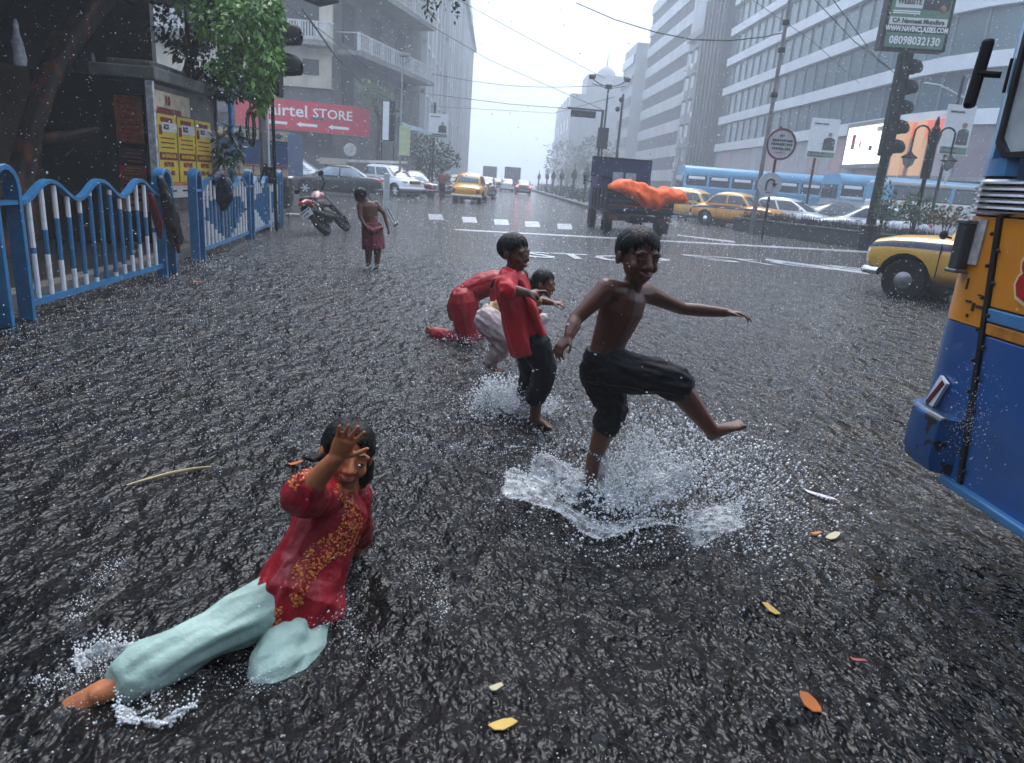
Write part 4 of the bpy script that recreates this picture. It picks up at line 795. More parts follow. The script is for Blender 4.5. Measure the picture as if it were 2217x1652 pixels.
def body_obj(th,mb,mt,voxel=.0045,sm=6): return put(th,'body',bake_mesh(mb,voxel,sm),mt)

SK1=skinmat('dark_brown_skin',(.10,.030,.014)); SK2=skinmat('warm_brown_skin',(.17,.05,.022)); SK3=skinmat('light_brown_skin',(.55,.19,.075))
BLK=cloth('black_wet_cloth',(.006,.0065,.009),.6,coat=0,spec=.18); RED=cloth('red_wet_shirt',(.46,.013,.022),.45,var=.3,coat=.08); CRIM=cloth('crimson_kurta',(.30,.006,.016),.42,var=.35,coat=.06); REDK=cloth('red_tunic',(.36,.009,.018),.45,var=.3,coat=.08)
YEL=cloth('ochre_top',(.34,.22,.09),.5,var=.3); PNK=cloth('pale_pink_trousers',(.42,.33,.32),.5,var=.25); MINT=cloth('mint_trousers',(.33,.47,.42),.5,var=.16,bs=18); MAR=cloth('maroon_wrap',(.15,.010,.025),.4,var=.4)

# ---------------------------------------------------------------- kicking boy
Y0=2.82; P=lambda x,y,dy=0.0: A(x,y,Y0+dy)
th=thing('person','bare-chested child in black shorts kicking up water in mid street','person',tuple(G(1276,1056)))
f=unit((.62,-.78,0)); rv=npv((-f[1]*-1*-1,0,0)) if False else unit((-.78,-.62,0))   # body right
mb=MB(); hd_=Head(P(1381,553,-.02),(.35,-.93,-.05),(.06,0,1),.222); hd_.skull(mb)
mb.tube([P(1376,600,.0),P(1364,632,.01)],[.040,.044],12,rnd_=True)
torso(mb,[P(1362,622,.01),P(1355,642,.01),P(1345,672,.01),P(1332,706,.01),P(1318,742,.01),P(1311,775,.01),P(1308,800,.01)],rv,[.07,.108,.112,.098,.085,.090,.094],[.045,.070,.080,.070,.060,.066,.07])
sr,sl=P(1312,626,-.07),P(1397,634,.09); er,wr_=P(1247,690,-.13),P(1232,728,-.20); el,wl=P(1478,668,.13),P(1574,677,.10)
for q,(a,b) in ((sr,P(1340,630,-.01)),0)[:1] if False else ((0,(sr,P(1345,634,-.01))),(1,(sl,P(1368,634,.03)))): mb.tube([b,a],[.048,.046],10,rnd_=True)
mb.tube([sr,(sr+er)/2,er,er*.55+wr_*.45,wr_],[.044,.036,.029,.030,.021],12,rnd_=True); mb.tube([sl,(sl+el)/2,el,el*.6+wl*.4,wl],[.042,.034,.028,.029,.020],12,rnd_=True)
hand(mb,wr_,P(1215,748,-.22)-wr_,(-.25,-.2,.9),1,.125,curl=[.55,.5,.45,.5],spread=.2)
hand(mb,wl,P(1625,682,.06)-wl,(.05,.15,.95),-1,.125,curl=[.42,.32,.3,.35],spread=.12)
hp1,kn1,an1=P(1330,800,-.03),P(1456,822,-.14),P(1541,932,-.20); hp2,kn2,an2=P(1300,806,.04),P(1326,886,.0),P(1285,995,.0)
mb.tube([hp1,(hp1+kn1)/2,kn1,kn1*.65+an1*.35,an1],[.078,.068,.050,.050,.030],12,rnd_=True); mb.tube([hp2,(hp2+kn2)/2,kn2,kn2*.62+an2*.38,an2,P(1277,1040,0)],[.078,.066,.05,.050,.032,.030],12,rnd_=True)
foot(mb,an1+npv((0,0,.01)),P(1618,912,-.24)-P(1546,950,-.2),(-.55,-.1,.8),.165); foot(mb,P(1275,1046,0),(.75,-.6,-.05),(0,0,1),.165)
body_obj(th,mb,SK1,.0042,11); hd_.face(th,.5,.35); hd_.hair(th,low=.30,front=.73,side=.48,seed=2.1)
mb=MB(); torso(mb,[P(1314,758,.01),P(1311,775,.01),P(1309,792,.01),P(1309,815,.01),P(1311,830,.0)],rv,[.099,.104,.108,.105,.08],[.072,.080,.088,.088,.07])
ke=kn1*.9+an1*.1; mb.tube([hp1,hp1*.5+kn1*.5,hp1*.15+kn1*.85,ke],[.092,.083,.070,.074],14,rnd_=True)
k2=kn2*.72+an2*.28; mb.tube([hp2,hp2*.5+kn2*.5,kn2,k2],[.092,.080,.066,.062],14,rnd_=True)
put(th,'shorts',bake_mesh(mb,.006,3,disp=folds(hp1-kn1,.011,24)),BLK)
# ---------------------------------------------------------------- boy in red shirt
Y0=3.69; th=thing('person','child in open red shirt and black trousers striding behind the kicking boy','person',tuple(G(1160,912)))
rv=unit((-.45,-.89,0)); mb=MB(); hd_=Head(P(1113,546,0),(.86,-.5,-.08),(.02,0,1),.19); hd_.skull(mb); mb.tube([P(1110,578),P(1106,598)],.038,10,rnd_=True)
sp=[P(1105,592),P(1108,612),P(1115,645),P(1128,685),P(1142,725),P(1148,750)]
torso(mb,sp,rv,[.06,.10,.10,.09,.09,.09],[.04,.06,.07,.065,.065,.07])
sr,er,wr_=P(1098,604,-.09),P(1098,627,-.22),P(1140,634,-.20); mb.tube([sr,er,er*.5+wr_*.5,wr_],[.042,.032,.030,.022],10,rnd_=True); hand(mb,wr_,P(1172,637,-.18)-wr_,(.1,-.5,.85),-1,.115,curl=[.95,1.0,1.0,1.0],spread=.05,tcurl=.6)
sl,el,wl=P(1118,602,.1),P(1135,640,.18),P(1160,634,.2); mb.tube([sl,el,wl],[.04,.03,.022],10,rnd_=True); hand(mb,wl,P(1178,632,.2)-wl,(0,.4,.9),1,.11,curl=.6)
hp1,kn1,an1=P(1158,745,-.05),P(1180,797,-.06),P(1160,878,-.04); hp2,kn2,an2=P(1140,748,.07),P(1150,805,.1),P(1138,872,.16)
mb.tube([hp1,kn1,an1,P(1159,902,-.04)],[.07,.05,.034,.03],10,rnd_=True); mb.tube([hp2,kn2,an2],[.07,.05,.034],10,rnd_=True); foot(mb,P(1160,900,-.04),P(1188,912,-.06)-P(1160,905,-.04),(0,0,1),.15)
body_obj(th,mb,SK1,.005,6); hd_.face(th,.4,.0); hd_.hair(th,low=.27,front=.76,side=.44,seed=5.3)
mb=MB(); torso(mb,[P(1102,588),P(1104,602),P(1110,630),P(1119,662),P(1130,700),P(1141,735),P(1147,756)],rv,[.065,.118,.118,.118,.125,.135,.135],[.05,.072,.085,.085,.092,.10,.095])
mb.tube([P(1098,602,-.08),P(1096,618,-.15),P(1099,630,-.2)],[.055,.054,.052],12,rnd_=True); mb.tube([P(1116,602,.1),P(1128,622,.15)],[.055,.05],12,rnd_=True)
mb.tube([P(1090,580,-.03),P(1112,592,-.1),P(1124,606,-.06)],[.014,.016,.012],8,rnd_=True); mb.tube([P(1128,610,-.09),P(1150,665,-.10),P(1172,722,-.10)],[.012,.02,.022],8,rnd_=True)
put(th,'shirt',bake_mesh(mb,.006,3,disp=folds(sp[0]-sp[-1],.017,15,3)),RED)
mb=MB(); mb.tube([hp1,hp1*.5+kn1*.5,kn1,kn1*.5+an1*.5,P(1160,858,-.04)],[.085,.078,.066,.064,.06],12,rnd_=True); mb.tube([hp2,kn2,P(1140,850,.14)],[.082,.064,.058],12,rnd_=True)
put(th,'trousers',bake_mesh(mb,.007,3,disp=folds(hp1-an1,.007,22,1)),BLK)
# ---------------------------------------------------------------- crouching girl
Y0=4.76; th=thing('person','laughing child in ochre top and pale trousers crouching behind the red shirt','person',tuple(G(1062,800)))
rv=unit((-.35,-.93,0)); mb=MB(); hd_=Head(P(1178,613,.02),(.93,-.36,-.1),(.12,0,1),.178); hd_.skull(mb); mb.tube([P(1165,632,.02),P(1148,645,.02)],.038,10,rnd_=True)
sp=[P(1150,646,.02),P(1135,652,.02),P(1105,662,.02),P(1078,676,.02),P(1060,692,.02),P(1054,704,.02)]
torso(mb,sp,rv,[.05,.10,.10,.09,.10,.09],[.05,.07,.075,.07,.08,.07])
mb.tube([P(1142,652,-.1),P(1152,690,-.15),P(1168,672,-.22)],[.04,.03,.022],10,rnd_=True); wl=P(1196,656,.1); mb.tube([P(1150,648,.13),P(1176,652,.12),wl],[.038,.03,.02],10,rnd_=True); hand(mb,wl,P(1216,657,.08)-wl,(.1,-.3,.9),-1,.12,curl=.45,spread=.2)
hp1,kn1,an1=P(1058,695,-.08),P(1102,733,-.16),P(1062,785,-.06); hp2,kn2,an2=P(1068,695,.12),P(1172,697,.2),P(1160,765,.2)
mb.tube([hp1,kn1,an1],[.08,.052,.032],10,rnd_=True); mb.tube([hp2,kn2,an2],[.08,.052,.032],10,rnd_=True); foot(mb,an1,(.75,-.6,-.1),(0,0,1),.16)
body_obj(th,mb,SK2,.006,4); hd_.face(th,.9,.8); hd_.hair(th,low=.22,front=.78,side=.34,seed=8.0)
mb=MB(); mb.ell(P(1151,617,.06),(.055,.055,.06)); mb.tube([P(1155,612,.05),P(1146,622,.05),P(1148,636,.05)],[.04,.035,.02],8,rnd_=True); putmb(th,'hair_bun',mb,HAIR)
mb=MB(); torso(mb,[P(1150,645,.02)]+sp[1:5],rv,[.06,.112,.115,.108,.112],[.06,.082,.09,.084,.09]); mb.tube([P(1142,652,-.1),P(1148,674,-.13)],[.05,.046],10,rnd_=True); mb.tube([P(1148,648,.12),P(1164,652,.12)],[.048,.042],10,rnd_=True)
put(th,'top',bake_mesh(mb,.008,3,disp=folds((.2,1,.3),.013,22,2)),YEL)
mb=MB(); torso(mb,[P(1074,680,.02),P(1060,692,.02),P(1054,706,.02)],rv,[.115,.122,.11],[.095,.10,.09]); mb.tube([hp1,hp1*.5+kn1*.5,kn1,kn1*.5+an1*.5,an1],[.10,.092,.07,.062,.045],12,rnd_=True); mb.tube([P(1064,705,-.1),P(1080,745,-.12)],[.08,.05],10,rnd_=True); mb.tube([hp2,kn2,an2],[.1,.07,.05],12,rnd_=True)
put(th,'trousers',bake_mesh(mb,.008,3,disp=folds(hp1-kn1,.013,18,6)),PNK)
# ---------------------------------------------------------------- crawling girl in red
Y0=5.72; th=thing('person','child in red tunic and trousers bent over on hands and knees','person',tuple(G(1015,740)))
rv=unit((-.2,-.97,0)); mb=MB(); hd_=Head(P(1122,606,.0),(.95,-.1,-.3),(.35,0,.94),.18); hd_.skull(mb); mb.tube([P(1108,606),P(1088,607)],.04,10,rnd_=True)
sp=[P(1088,606),P(1075,608),P(1048,616),P(1020,630),P(1004,645),P(1000,660)]; torso(mb,sp,rv,[.06,.12,.12,.11,.12,.10],[.05,.08,.085,.08,.09,.08])
mb.tube([P(1078,615,-.12),P(1072,670,-.14),P(1068,732,-.12)],[.045,.034,.024],10,rnd_=True); mb.tube([P(1080,615,.12),P(1095,670,.14),P(1100,728,.12)],[.045,.034,.024],10,rnd_=True)
hp1,kn1,an1=P(1003,652,-.09),P(1012,738,-.09),P(942,722,-.02); hp2,kn2,an2=P(1006,652,.09),P(1034,734,.1),P(990,730,.25)
mb.tube([hp1,kn1,an1],[.09,.06,.035],10,rnd_=True); mb.tube([hp2,kn2,an2],[.09,.06,.035],10,rnd_=True); foot(mb,an1,P(926,716,0)-an1,(-.5,-.3,.2),.15)
body_obj(th,mb,SK2,.007,4); hd_.hair(th,low=.15,front=.75,side=.3,vol=1.05,seed=3.0)
mb=MB(); mb.tube([P(1112,606,-.06),P(1086,606,-.11),P(1072,612,-.14),P(1066,620,-.14)],[.05,.045,.035,.02],8,rnd_=True); putmb(th,'hair_plait',mb,HAIR)
mb=MB(); torso(mb,[P(1092,606),P(1075,608),P(1048,616),P(1020,630),P(1003,646),P(996,665),P(998,690)],rv,[.07,.132,.135,.128,.14,.14,.12],[.06,.092,.10,.098,.11,.105,.09]); mb.tube([P(1078,615,-.12),P(1074,655,-.14)],[.06,.05],10,rnd_=True)
put(th,'tunic',bake_mesh(mb,.009,3,disp=folds((1,0,.3),.016,14,5)),REDK)
mb=MB(); mb.tube([hp1,hp1*.5+kn1*.5,kn1*.9+hp1*.1,kn1],[.12,.105,.085,.075],12,rnd_=True); mb.tube([kn1,kn1*.5+an1*.5,an1],[.075,.062,.055],12,rnd_=True); mb.tube([hp2,kn2,an2],[.115,.08,.06],12,rnd_=True)
put(th,'trousers',bake_mesh(mb,.009,3,disp=folds(hp1-kn1,.009,18,7)),REDK)
# ---------------------------------------------------------------- child in wrap, back turned
Y0=9.66; th=thing('person','bare-backed child in maroon wrap standing bowed beside the motorcycle','person',tuple(G(806,580)))
rv=unit((.93,.36,0)); mb=MB(); hd_=Head(P(781,424,-.02),(-.75,.25,-.6),(-.5,0,.86),.20); hd_.skull(mb); mb.tube([P(788,430),P(797,440)],.042,10,rnd_=True)
sp=[P(796,437),P(797,446),P(798,460),P(801,476),P(804,490),P(806,500)]; torso(mb,sp,rv,[.08,.13,.125,.105,.105,.11],[.05,.075,.08,.07,.07,.075])
for a,b,c,d_ in ((P(813,441,.05),P(832,463,.05),P(839,491,0),(P(843,508,-.02))),(P(779,446,-.05),P(780,470,-.1),P(790,488,-.16),P(797,494,-.2))):
    mb.tube([a,a*.5+b*.5,b,c],[.045,.036,.03,.022],10,rnd_=True); hand(mb,c,d_-c,(.9,-.2,.1),1,.13,curl=.3,spread=.2)
for x in (798,817): mb.tube([P(x,505),P(x,530),P(x,552),P(x-1,578),P(x-1,584)],[.075,.062,.047,.034,.03],10,rnd_=True)
body_obj(th,mb,SK1,.008,4); hd_.hair(th,low=.2,front=.7,side=.3,seed=1.2)
mb=MB(); torso(mb,[P(804,482),P(805,492),P(806,508),P(808,524),P(809,538)],rv,[.125,.14,.148,.152,.158],[.095,.11,.12,.13,.14]); mb.tube([P(787,487,-.1),P(806,501,-.14),P(826,494,-.05)],[.028,.04,.03],8,rnd_=True); put(th,'wrap',bake_mesh(mb,.009,3,disp=folds((0,0,1),.011,20,9)),MAR)
# ---------------------------------------------------------------- man walking far off
Y0=37.4; th=thing('person','bare-backed adult in black shorts walking away beside the orange taxi','person',tuple(G(957,435)))
mb=MB(); hd_=Head(P(957,368),(0.1,1,0),(0,0,1),.24); hd_.skull(mb); rv=npv((1,0,0)); mb.tube([P(957,373),P(957,378)],.06,8,rnd_=True)
torso(mb,[P(957,376),P(957,379),P(957,386),P(957,394),P(957,400)],rv,[.1,.2,.18,.15,.16],[.08,.1,.12,.11,.11])
for a,b,c in ((P(963,379),P(968,388),P(975,395)),(P(951,379),P(949,388),P(951,397))): mb.tube([a,b,c],[.055,.045,.035],8,rnd_=True); hand(mb,c,c-b,(0,1,0),1,.17)
for x0,x1 in ((954,955),(960,957)): mb.tube([P(x0,400),P(x0,416),P(x1,433)],[.09,.065,.045],8,rnd_=True); foot(mb,P(x1,434),(.2,.9,0),(0,0,1),.24)
body_obj(th,mb,SK2,.016,3); hd_.hair(th,low=.3,front=.7,side=.35)
mb=MB(); torso(mb,[P(957,397),P(957,402),P(957,406)],rv,[.17,.18,.17],[.13,.14,.13]); [mb.tube([P(x,402),P(x,416)],[.11,.1],10,rnd_=True) for x in (954,960)]; put(th,'shorts',bake_mesh(mb,.018,2),BLK)
# ---------------------------------------------------------------- girl sprawled in the water, hand raised
th=thing('person','child in crimson embroidered tunic and mint trousers sprawled in water, palm raised','person',tuple(G(640,1330)))
Q=lambda x,y,Y: A(x,y,Y)
rv=unit((-.80,-.55,.1)); mb=MB(); hd_=Head(Q(752,980,2.0),(.32,-.93,-.15),(.20,.15,.96),.20); hd_.skull(mb); mb.tube([Q(748,1035,2.02),Q(750,1066,2.03)],[.040,.045],12,rnd_=True)
sp=[Q(748,1058,2.02),Q(735,1080,2.0),Q(715,1118,1.97),Q(692,1170,1.92),Q(668,1225,1.88),Q(648,1280,1.85),Q(640,1300,1.84)]
torso(mb,sp,rv,[.05,.09,.098,.088,.085,.095,.09],[.04,.06,.07,.065,.065,.075,.07])
sr,er,wr_=Q(706,1070,1.93),Q(655,1072,1.76),Q(729,990,1.70); mb.tube([sr,er],[.042,.034],12,rnd_=True); mb.tube([er,er*.6+wr_*.4,wr_],[.033,.031,.022],12,rnd_=True)
hand(mb,wr_,Q(757,935,1.68)-wr_,(-.12,.95,.1),1 if True else -1,.128,curl=[.06,.04,.05,.08],spread=.22,tcurl=-.05)
sl,el,wl=Q(768,1078,2.05),Q(778,1160,2.15),Q(760,1215,2.2); mb.tube([sl,el,wl],[.042,.032,.024],10,rnd_=True)
hp1,kn1,an1=Q(615,1290,1.80),Q(425,1392,1.58),Q(215,1503,1.43); mb.tube([hp1,kn1,kn1*.6+an1*.4,an1],[.055,.042,.038,.027],12,rnd_=True); foot(mb,an1+npv((0,0,.012)),Q(100,1566,1.36)-an1,(.25,-.45,.85),.185)
hp2,kn2=Q(650,1310,1.86),Q(600,1450,1.60); mb.tube([hp2,kn2,kn2+npv((-.05,-.12,-.12))],[.07,.05,.04],12,rnd_=True)
body_obj(th,mb,SK3,.0038,3); hd_.face(th,.6,.2); hd_.hair(th,low=.18,front=.72,side=.33,vol=1.03,seed=4.4)
mb=MB(); mb.tube([hd_.p(-.34,-.1,.35),hd_.p(-.42,-.15,.1),hd_.p(-.40,-.2,-.1)],[.03,.025,.012],8,rnd_=True); putmb(th,'hair_strand',mb,HAIR); mb=MB(); mb.tube([hd_.p(.36,.05,.4),hd_.p(.5,.1,.33),hd_.p(.66,.1,.36)],[.012,.007,.004],6,rnd_=True); putmb(th,'hair_strand',mb,HAIR)
mb=MB(); torso(mb,[Q(742,1066,2.02),Q(733,1084,2.0),Q(714,1120,1.97),Q(696,1165,1.93),Q(676,1215,1.89),Q(655,1265,1.86),Q(646,1315,1.82),Q(640,1355,1.78)],rv,[.075,.105,.113,.106,.112,.128,.142,.128],[.05,.072,.084,.08,.088,.11,.118,.10])
mb.tube([sr,sr*.5+er*.5,er],[.058,.060,.060],14,rnd_=True); mb.tube([er,er*.78+wr_*.22],[.058,.045],12,rnd_=True); mb.tube([sl,el],[.055,.045],12,rnd_=True)
mb.tube([Q(640,1240,1.85),Q(622,1290,1.79),Q(607,1335,1.75)],[.092,.100,.082],14,rnd_=True); mb.tube([Q(660,1300,1.80),Q(645,1345,1.76)],[.09,.07],12,rnd_=True)
ku=bake_mesh(mb,.005,3,disp=folds(sp[1]-sp[-2],.014,17,2)); co=np.empty(len(ku.vertices)*3); ku.vertices.foreach_get('co',co); co=co.reshape(-1,3); no=np.empty(len(ku.vertices)*3); ku.vertices.foreach_get('normal',no); no=no.reshape(-1,3); put(th,'tunic',ku,CRIM)
px_,py_=proj(co); facing=((co-C0)*no).sum(1)<0
lines=[[(738,1062),(756,1090),(768,1120),(766,1160),(748,1185),(715,1200),(682,1225),(655,1262),(640,1300)],[(752,1082),(752,1130),(738,1160),(700,1178),(668,1208),(645,1240)],[(640,1046),(655,1030),(672,1022)],[(600,1325),(590,1365)]]
seg_d=np.full(len(co),1e9)
for ln in lines:
    for a,b in zip(ln[:-1],ln[1:]):
        a,b=npv(a),npv(b); ab=b-a; t=np.clip(((px_-a[0])*ab[0]+(py_-a[1])*ab[1])/(ab@ab),0,1); seg_d=np.minimum(seg_d,np.hypot(px_-a[0]-t*ab[0],py_-a[1]-t*ab[1]))
ix=np.where(facing&(seg_d<11+6*nr.random(len(co))))[0]; ix=nr.choice(ix,min(len(ix),900),replace=False); mb=MB(); L_=npv(th.location)
for i in ix:
    d,s_,u=frame(no[i]); r_=nr.uniform(.002,.005); mb.ell(co[i]+no[i]*.001-L_,(r_,r_*nr.uniform(.6,1.2),r_*.5),M=np.stack([s_,u,d],1),seg=6,rings=4)
e_=mb.build('embroidery',mat('gold_thread',(.62,.20,.05),.3,metal=.45,var=.4,scale=80),th,smooth=60,fix=False); e_['kind']='stuff'
mb=MB(); torso(mb,[Q(660,1255,1.86),Q(645,1290,1.84),Q(635,1330,1.82)],rv,[.10,.105,.095],[.08,.085,.075])
mb.tube([hp1,hp1*.6+kn1*.4,kn1*.9+hp1*.1,kn1*.7+an1*.3,kn1*.5+an1*.5,kn1*.36+an1*.64],[.084,.074,.060,.062,.068,.066],14,rnd_=True)
mb.tube([hp2,hp2*.5+kn2*.5,kn2,kn2+npv((.0,-.08,-.05))],[.09,.08,.072,.06],14,rnd_=True); mb.tube([Q(690,1345,1.82),Q(660,1420,1.68),Q(640,1480,1.58)],[.06,.065,.05],12,rnd_=True)
put(th,'trousers',bake_mesh(mb,.006,3,disp=folds(hp1-kn1,.014,15,4)),MINT)
# ================================================================== left side: railings, wall, tree, posters
FBL=mat('fence_blue',(.028,.16,.33),.32,var=.25,scale=9,coat=.3,bump=.1,bscale=25); FBW=mat('fence_white',(.62,.62,.63),.4,var=.22,scale=14,thr=(.2,.5))
def fx(y): return float(np.interp(y,[3,4.99,8.07,9.13,15.18],[-3.43,-3.5,-3.61,-3.8,-4.5]))
def fpt(y,z): return npv((fx(y),y,z))
def rail_panel(y0,y1,label,nb,waves,posts):
    t=thing('railing_panel',label,'railing',(fx(y0),y0,0)); o=npv((fx(y0),y0,0)); zr=lambda s:.97-.075*math.cos(2*PI*waves*s)-.02
    def e(y,z): return fpt(y,z)-o
    mb=MB(); S=np.linspace(0,1,14*waves+1); secs=[]
    for s in S: p=e(y0+(y1-y0)*s,zr(s)); secs.append([p+npv((a,0,b)) for a,b in ((-.032,-.016),(.032,-.016),(.032,.016),(-.032,.016))])
    mb.loft(secs); mb.build('top_rail',FBL,t,smooth=40)
    mb=MB(); mb.bar(e(y0-.02,.12),e(y1+.02,.12),.045,.05); mb.build('bottom_rail',FBL,t)
    for i in range(nb):
        s=(i+.6)/(nb+.2); y=y0+(y1-y0)*s; zt_=zr(s)-.02; zb_=.14; f=1-abs(2*i/(nb-1)-1); hl=(.5*f+.03)*(zt_-zb_); mid=(zt_+zb_)/2+.0; mb=MB(); zz=sorted({zb_,max(zb_,mid-hl),min(zt_,mid+hl),zt_})
        rr=.02
        for a,b in zip(zz[:-1],zz[1:]):
            if b-a<.004: continue
            c=(a+b)/2; mb.tube([e(y,a),e(y,b)],rr,8,mi=1 if abs(c-mid)<hl-.001 else 0)
        mb.build('bar',[FBW,FBL],t,smooth=40)
    for y in posts:
        mb=MB(); w_=.26; pts=[(y,-.05),(y,.98)]+[(y+w_/2-w_/2*math.cos(a),.98+.15*math.sin(a)) for a in np.linspace(0,PI,9)[1:-1]]+[(y+w_,.98),(y+w_,-.05)]; secs=[]
        for k,(yy,z) in enumerate(pts):
            a=npv(pts[max(0,k-1)]); b=npv(pts[min(len(pts)-1,k+1)]); d=unit(b-a); nn=npv((-d[1],d[0])); 
            secs.append([e(yy+nn[0]*q*.02,z+nn[1]*q*.02)+npv((x,0,0)) for x,q in ((-.055,-1),(.055,-1),(.055,1),(-.055,1))])
        mb.loft(secs); pp=mb.build('post',FBL,t,smooth=30,bevel=.004); mb=MB(); mb.bar(e(y,.88),e(y+w_,.88),.09,.03); mb.build('post_brace',FBL,pp)
    return t
rail_panel(2.6,4.95,'nearest railing panel, mostly out of frame at left edge',12,3,[]); rail_panel(5.38,7.72,'wavy blue and white railing panel nearest the camera with black jacket',13,3,[5.06,7.76])
rail_panel(9.45,12.1,'middle blue and white railing panel with dark cloth hung on it',14,3,[9.13,12.14]); rail_panel(12.46,14.9,'farthest blue and white railing panel beside the motorcycle',14,3,[14.92])
# jackets hung on the railing
mb=MB(); mb.tube([fpt(7.72,1.02)+npv((.06,0,0)),fpt(7.74,.85)+npv((.10,0,0)),fpt(7.82,.6)+npv((.11,0,0)),fpt(7.92,.42)+npv((.1,0,0)),fpt(7.98,.34)+npv((.09,0,0))],[.06,.10,.12,.12,.05],12,rnd_=True,flat=.6)
jk=bake_mesh(mb,.014,2,disp=folds((0,0,1),.022,18,2)); jk.materials.append(cloth('black_jacket',(.008,.008,.009),.5)); tag(obj('jacket',jk),'black jacket hanging over the nearest railing post','jacket')
mb=MB(); mb.tube([fpt(7.55,.86)+npv((.02,0,0)),fpt(7.6,.6)+npv((.05,0,0)),fpt(7.62,.45)+npv((.05,0,0))],[.04,.07,.03],10,rnd_=True,flat=.5); mb.tube([fpt(7.86,.42)+npv((.12,0,0)),fpt(7.92,.26)+npv((.12,0,0))],[.05,.02],8,rnd_=True); one('scarf',mb,MAR,'maroon cloth hanging beside the black jacket','cloth',smooth=60)
mb=MB(); mb.tube([fpt(10.0,1.0),fpt(10.25,1.06)+npv((.05,0,0)),fpt(10.6,.98)],[.06,.09,.05],10,rnd_=True); mb.tube([fpt(10.2,1.0)+npv((.06,0,0)),fpt(10.3,.78)+npv((.07,0,0)),fpt(10.35,.62)+npv((.06,0,0))],[.12,.15,.06],12,rnd_=True,flat=.5)
jk=bake_mesh(mb,.018,2,disp=folds((0,0,1),.025,15,7)); jk.materials.append(cloth('navy_cloth',(.012,.02,.045),.5)); tag(obj('cloth',jk),'dark navy cloth thrown over the middle railing panel','cloth')
# plaster wall and dark stall behind
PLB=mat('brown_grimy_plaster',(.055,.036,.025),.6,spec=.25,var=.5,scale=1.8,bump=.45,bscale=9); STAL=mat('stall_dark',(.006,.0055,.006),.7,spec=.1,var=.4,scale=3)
one('plaster_wall',MB().box((-6.15,7.2,1.1),(.3,9.6,2.2)),PLB,'grimy brown plaster wall behind the near railings','wall')
st=thing('stall','dark open stall with roof added for shade above the plaster wall','stall',(-7.5,7,0))
mb=MB(); mb.box((-1.8,1.2,2.6),(.2,14,5.2)); mb.build('back_wall',STAL,st); mb=MB(); mb.box((.7,-.2,3.72),(5.2,12.5,.06)); mb.build('shade_roof',mat('tarpaulin_black',(.018,.018,.022),.5,var=.4,bump=.5,bscale=4),st)  # roof sheet added overhead to darken the stall; back wall coloured as deep shade
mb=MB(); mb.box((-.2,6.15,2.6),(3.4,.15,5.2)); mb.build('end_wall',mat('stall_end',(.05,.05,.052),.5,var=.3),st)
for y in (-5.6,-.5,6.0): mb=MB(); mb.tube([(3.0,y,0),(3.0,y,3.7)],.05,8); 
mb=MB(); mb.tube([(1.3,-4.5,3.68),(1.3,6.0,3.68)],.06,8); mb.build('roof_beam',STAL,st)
# bare trunk
BARK=mat('reddish_bark',(.018,.011,.009),.6,spec=.2,var=.5,scale=5,bump=.9,bscale=14,stretch=(1,1,.3),col2=(.15,.035,.012),thr=(.5,.72))
tr=thing('tree','old leaning reddish tree trunk in front of the plaster wall','tree',(-5.35,7.85,0)); o=npv((-5.35,7.85,0))
mb=MB(); pts=[(-5.3,7.75,0),(-5.28,8.05,.5),(-5.3,8.25,.95),(-5.32,8.55,1.5),(-5.3,8.85,1.95),(-5.25,9.2,2.45),(-5.1,9.75,3.1),(-4.8,10.4,4.0),(-4.5,11,4.8)]; rad=[.2,.16,.13,.115,.125,.15,.17,.16,.12]
secs=[]
for i,p in enumerate(pts):
    secs.append([npv(p)-o+npv((math.cos(a),math.sin(a)*.9,math.sin(a)*-.35))*rad[i]*(1+.16*math.sin(3*a+i*.7)+.1*math.sin(7*a-i)) for a in np.linspace(0,2*PI,20,endpoint=False)])
mb.loft(secs); mb.build('trunk',BARK,tr,smooth=60)
mb=MB(); mb.tube([npv((-5.25,8.5,1.35))-o,npv((-5.05,8.75,1.42))-o,npv((-4.85,9.0,1.52))-o],[.07,.055,.035],10,rnd_=True); mb.build('stub_branch',BARK,tr,smooth=60)
# things hanging on the wall
BAG=mat('clear_plastic_bag',(.5,.5,.53),.25,var=.3,scale=20,alpha=.55,bump=.6,bscale=30)
for (x,y,Y,lab) in ((38,92,8.6,'crumpled plastic bag hanging left of the trunk'),(203,155,10.6,'crumpled plastic bag hanging right of the trunk')):
    p=A(x,y,Y); mb=MB(); secs=[]
    for k in range(9): z=.24-.06*k; r_=.012+.05*min(1,k/5)+.008*math.sin(k*2); secs.append([p+npv((math.cos(a)*r_*(1+.25*math.sin(3*a+k)),math.sin(a)*r_,z)) for a in np.linspace(0,2*PI,10,endpoint=False)])
    mb.loft(secs); one('plastic_bag',mb,BAG,lab,'bag',smooth=60)
one('hanging_box',MB().box(A(248,210,11.2),(.42,.3,.2),M=rotz(.2)@np.array([[.95,0,.3],[0,1,0],[-.3,0,.95]])),mat('slate_box',(.035,.04,.05),.4),'slate grey box fixed high on the plaster wall','box',bevel=.01)
mb=MB(); mb.tube([BX(155,150,-5.9),BX(182,235,-5.9),BX(178,290,-5.85),BX(165,318,-5.6),BX(140,338,-5.3)],.012,6); one('cable',mb,BLACK,'black cable looping down the plaster wall to the trunk','cable',smooth=60)
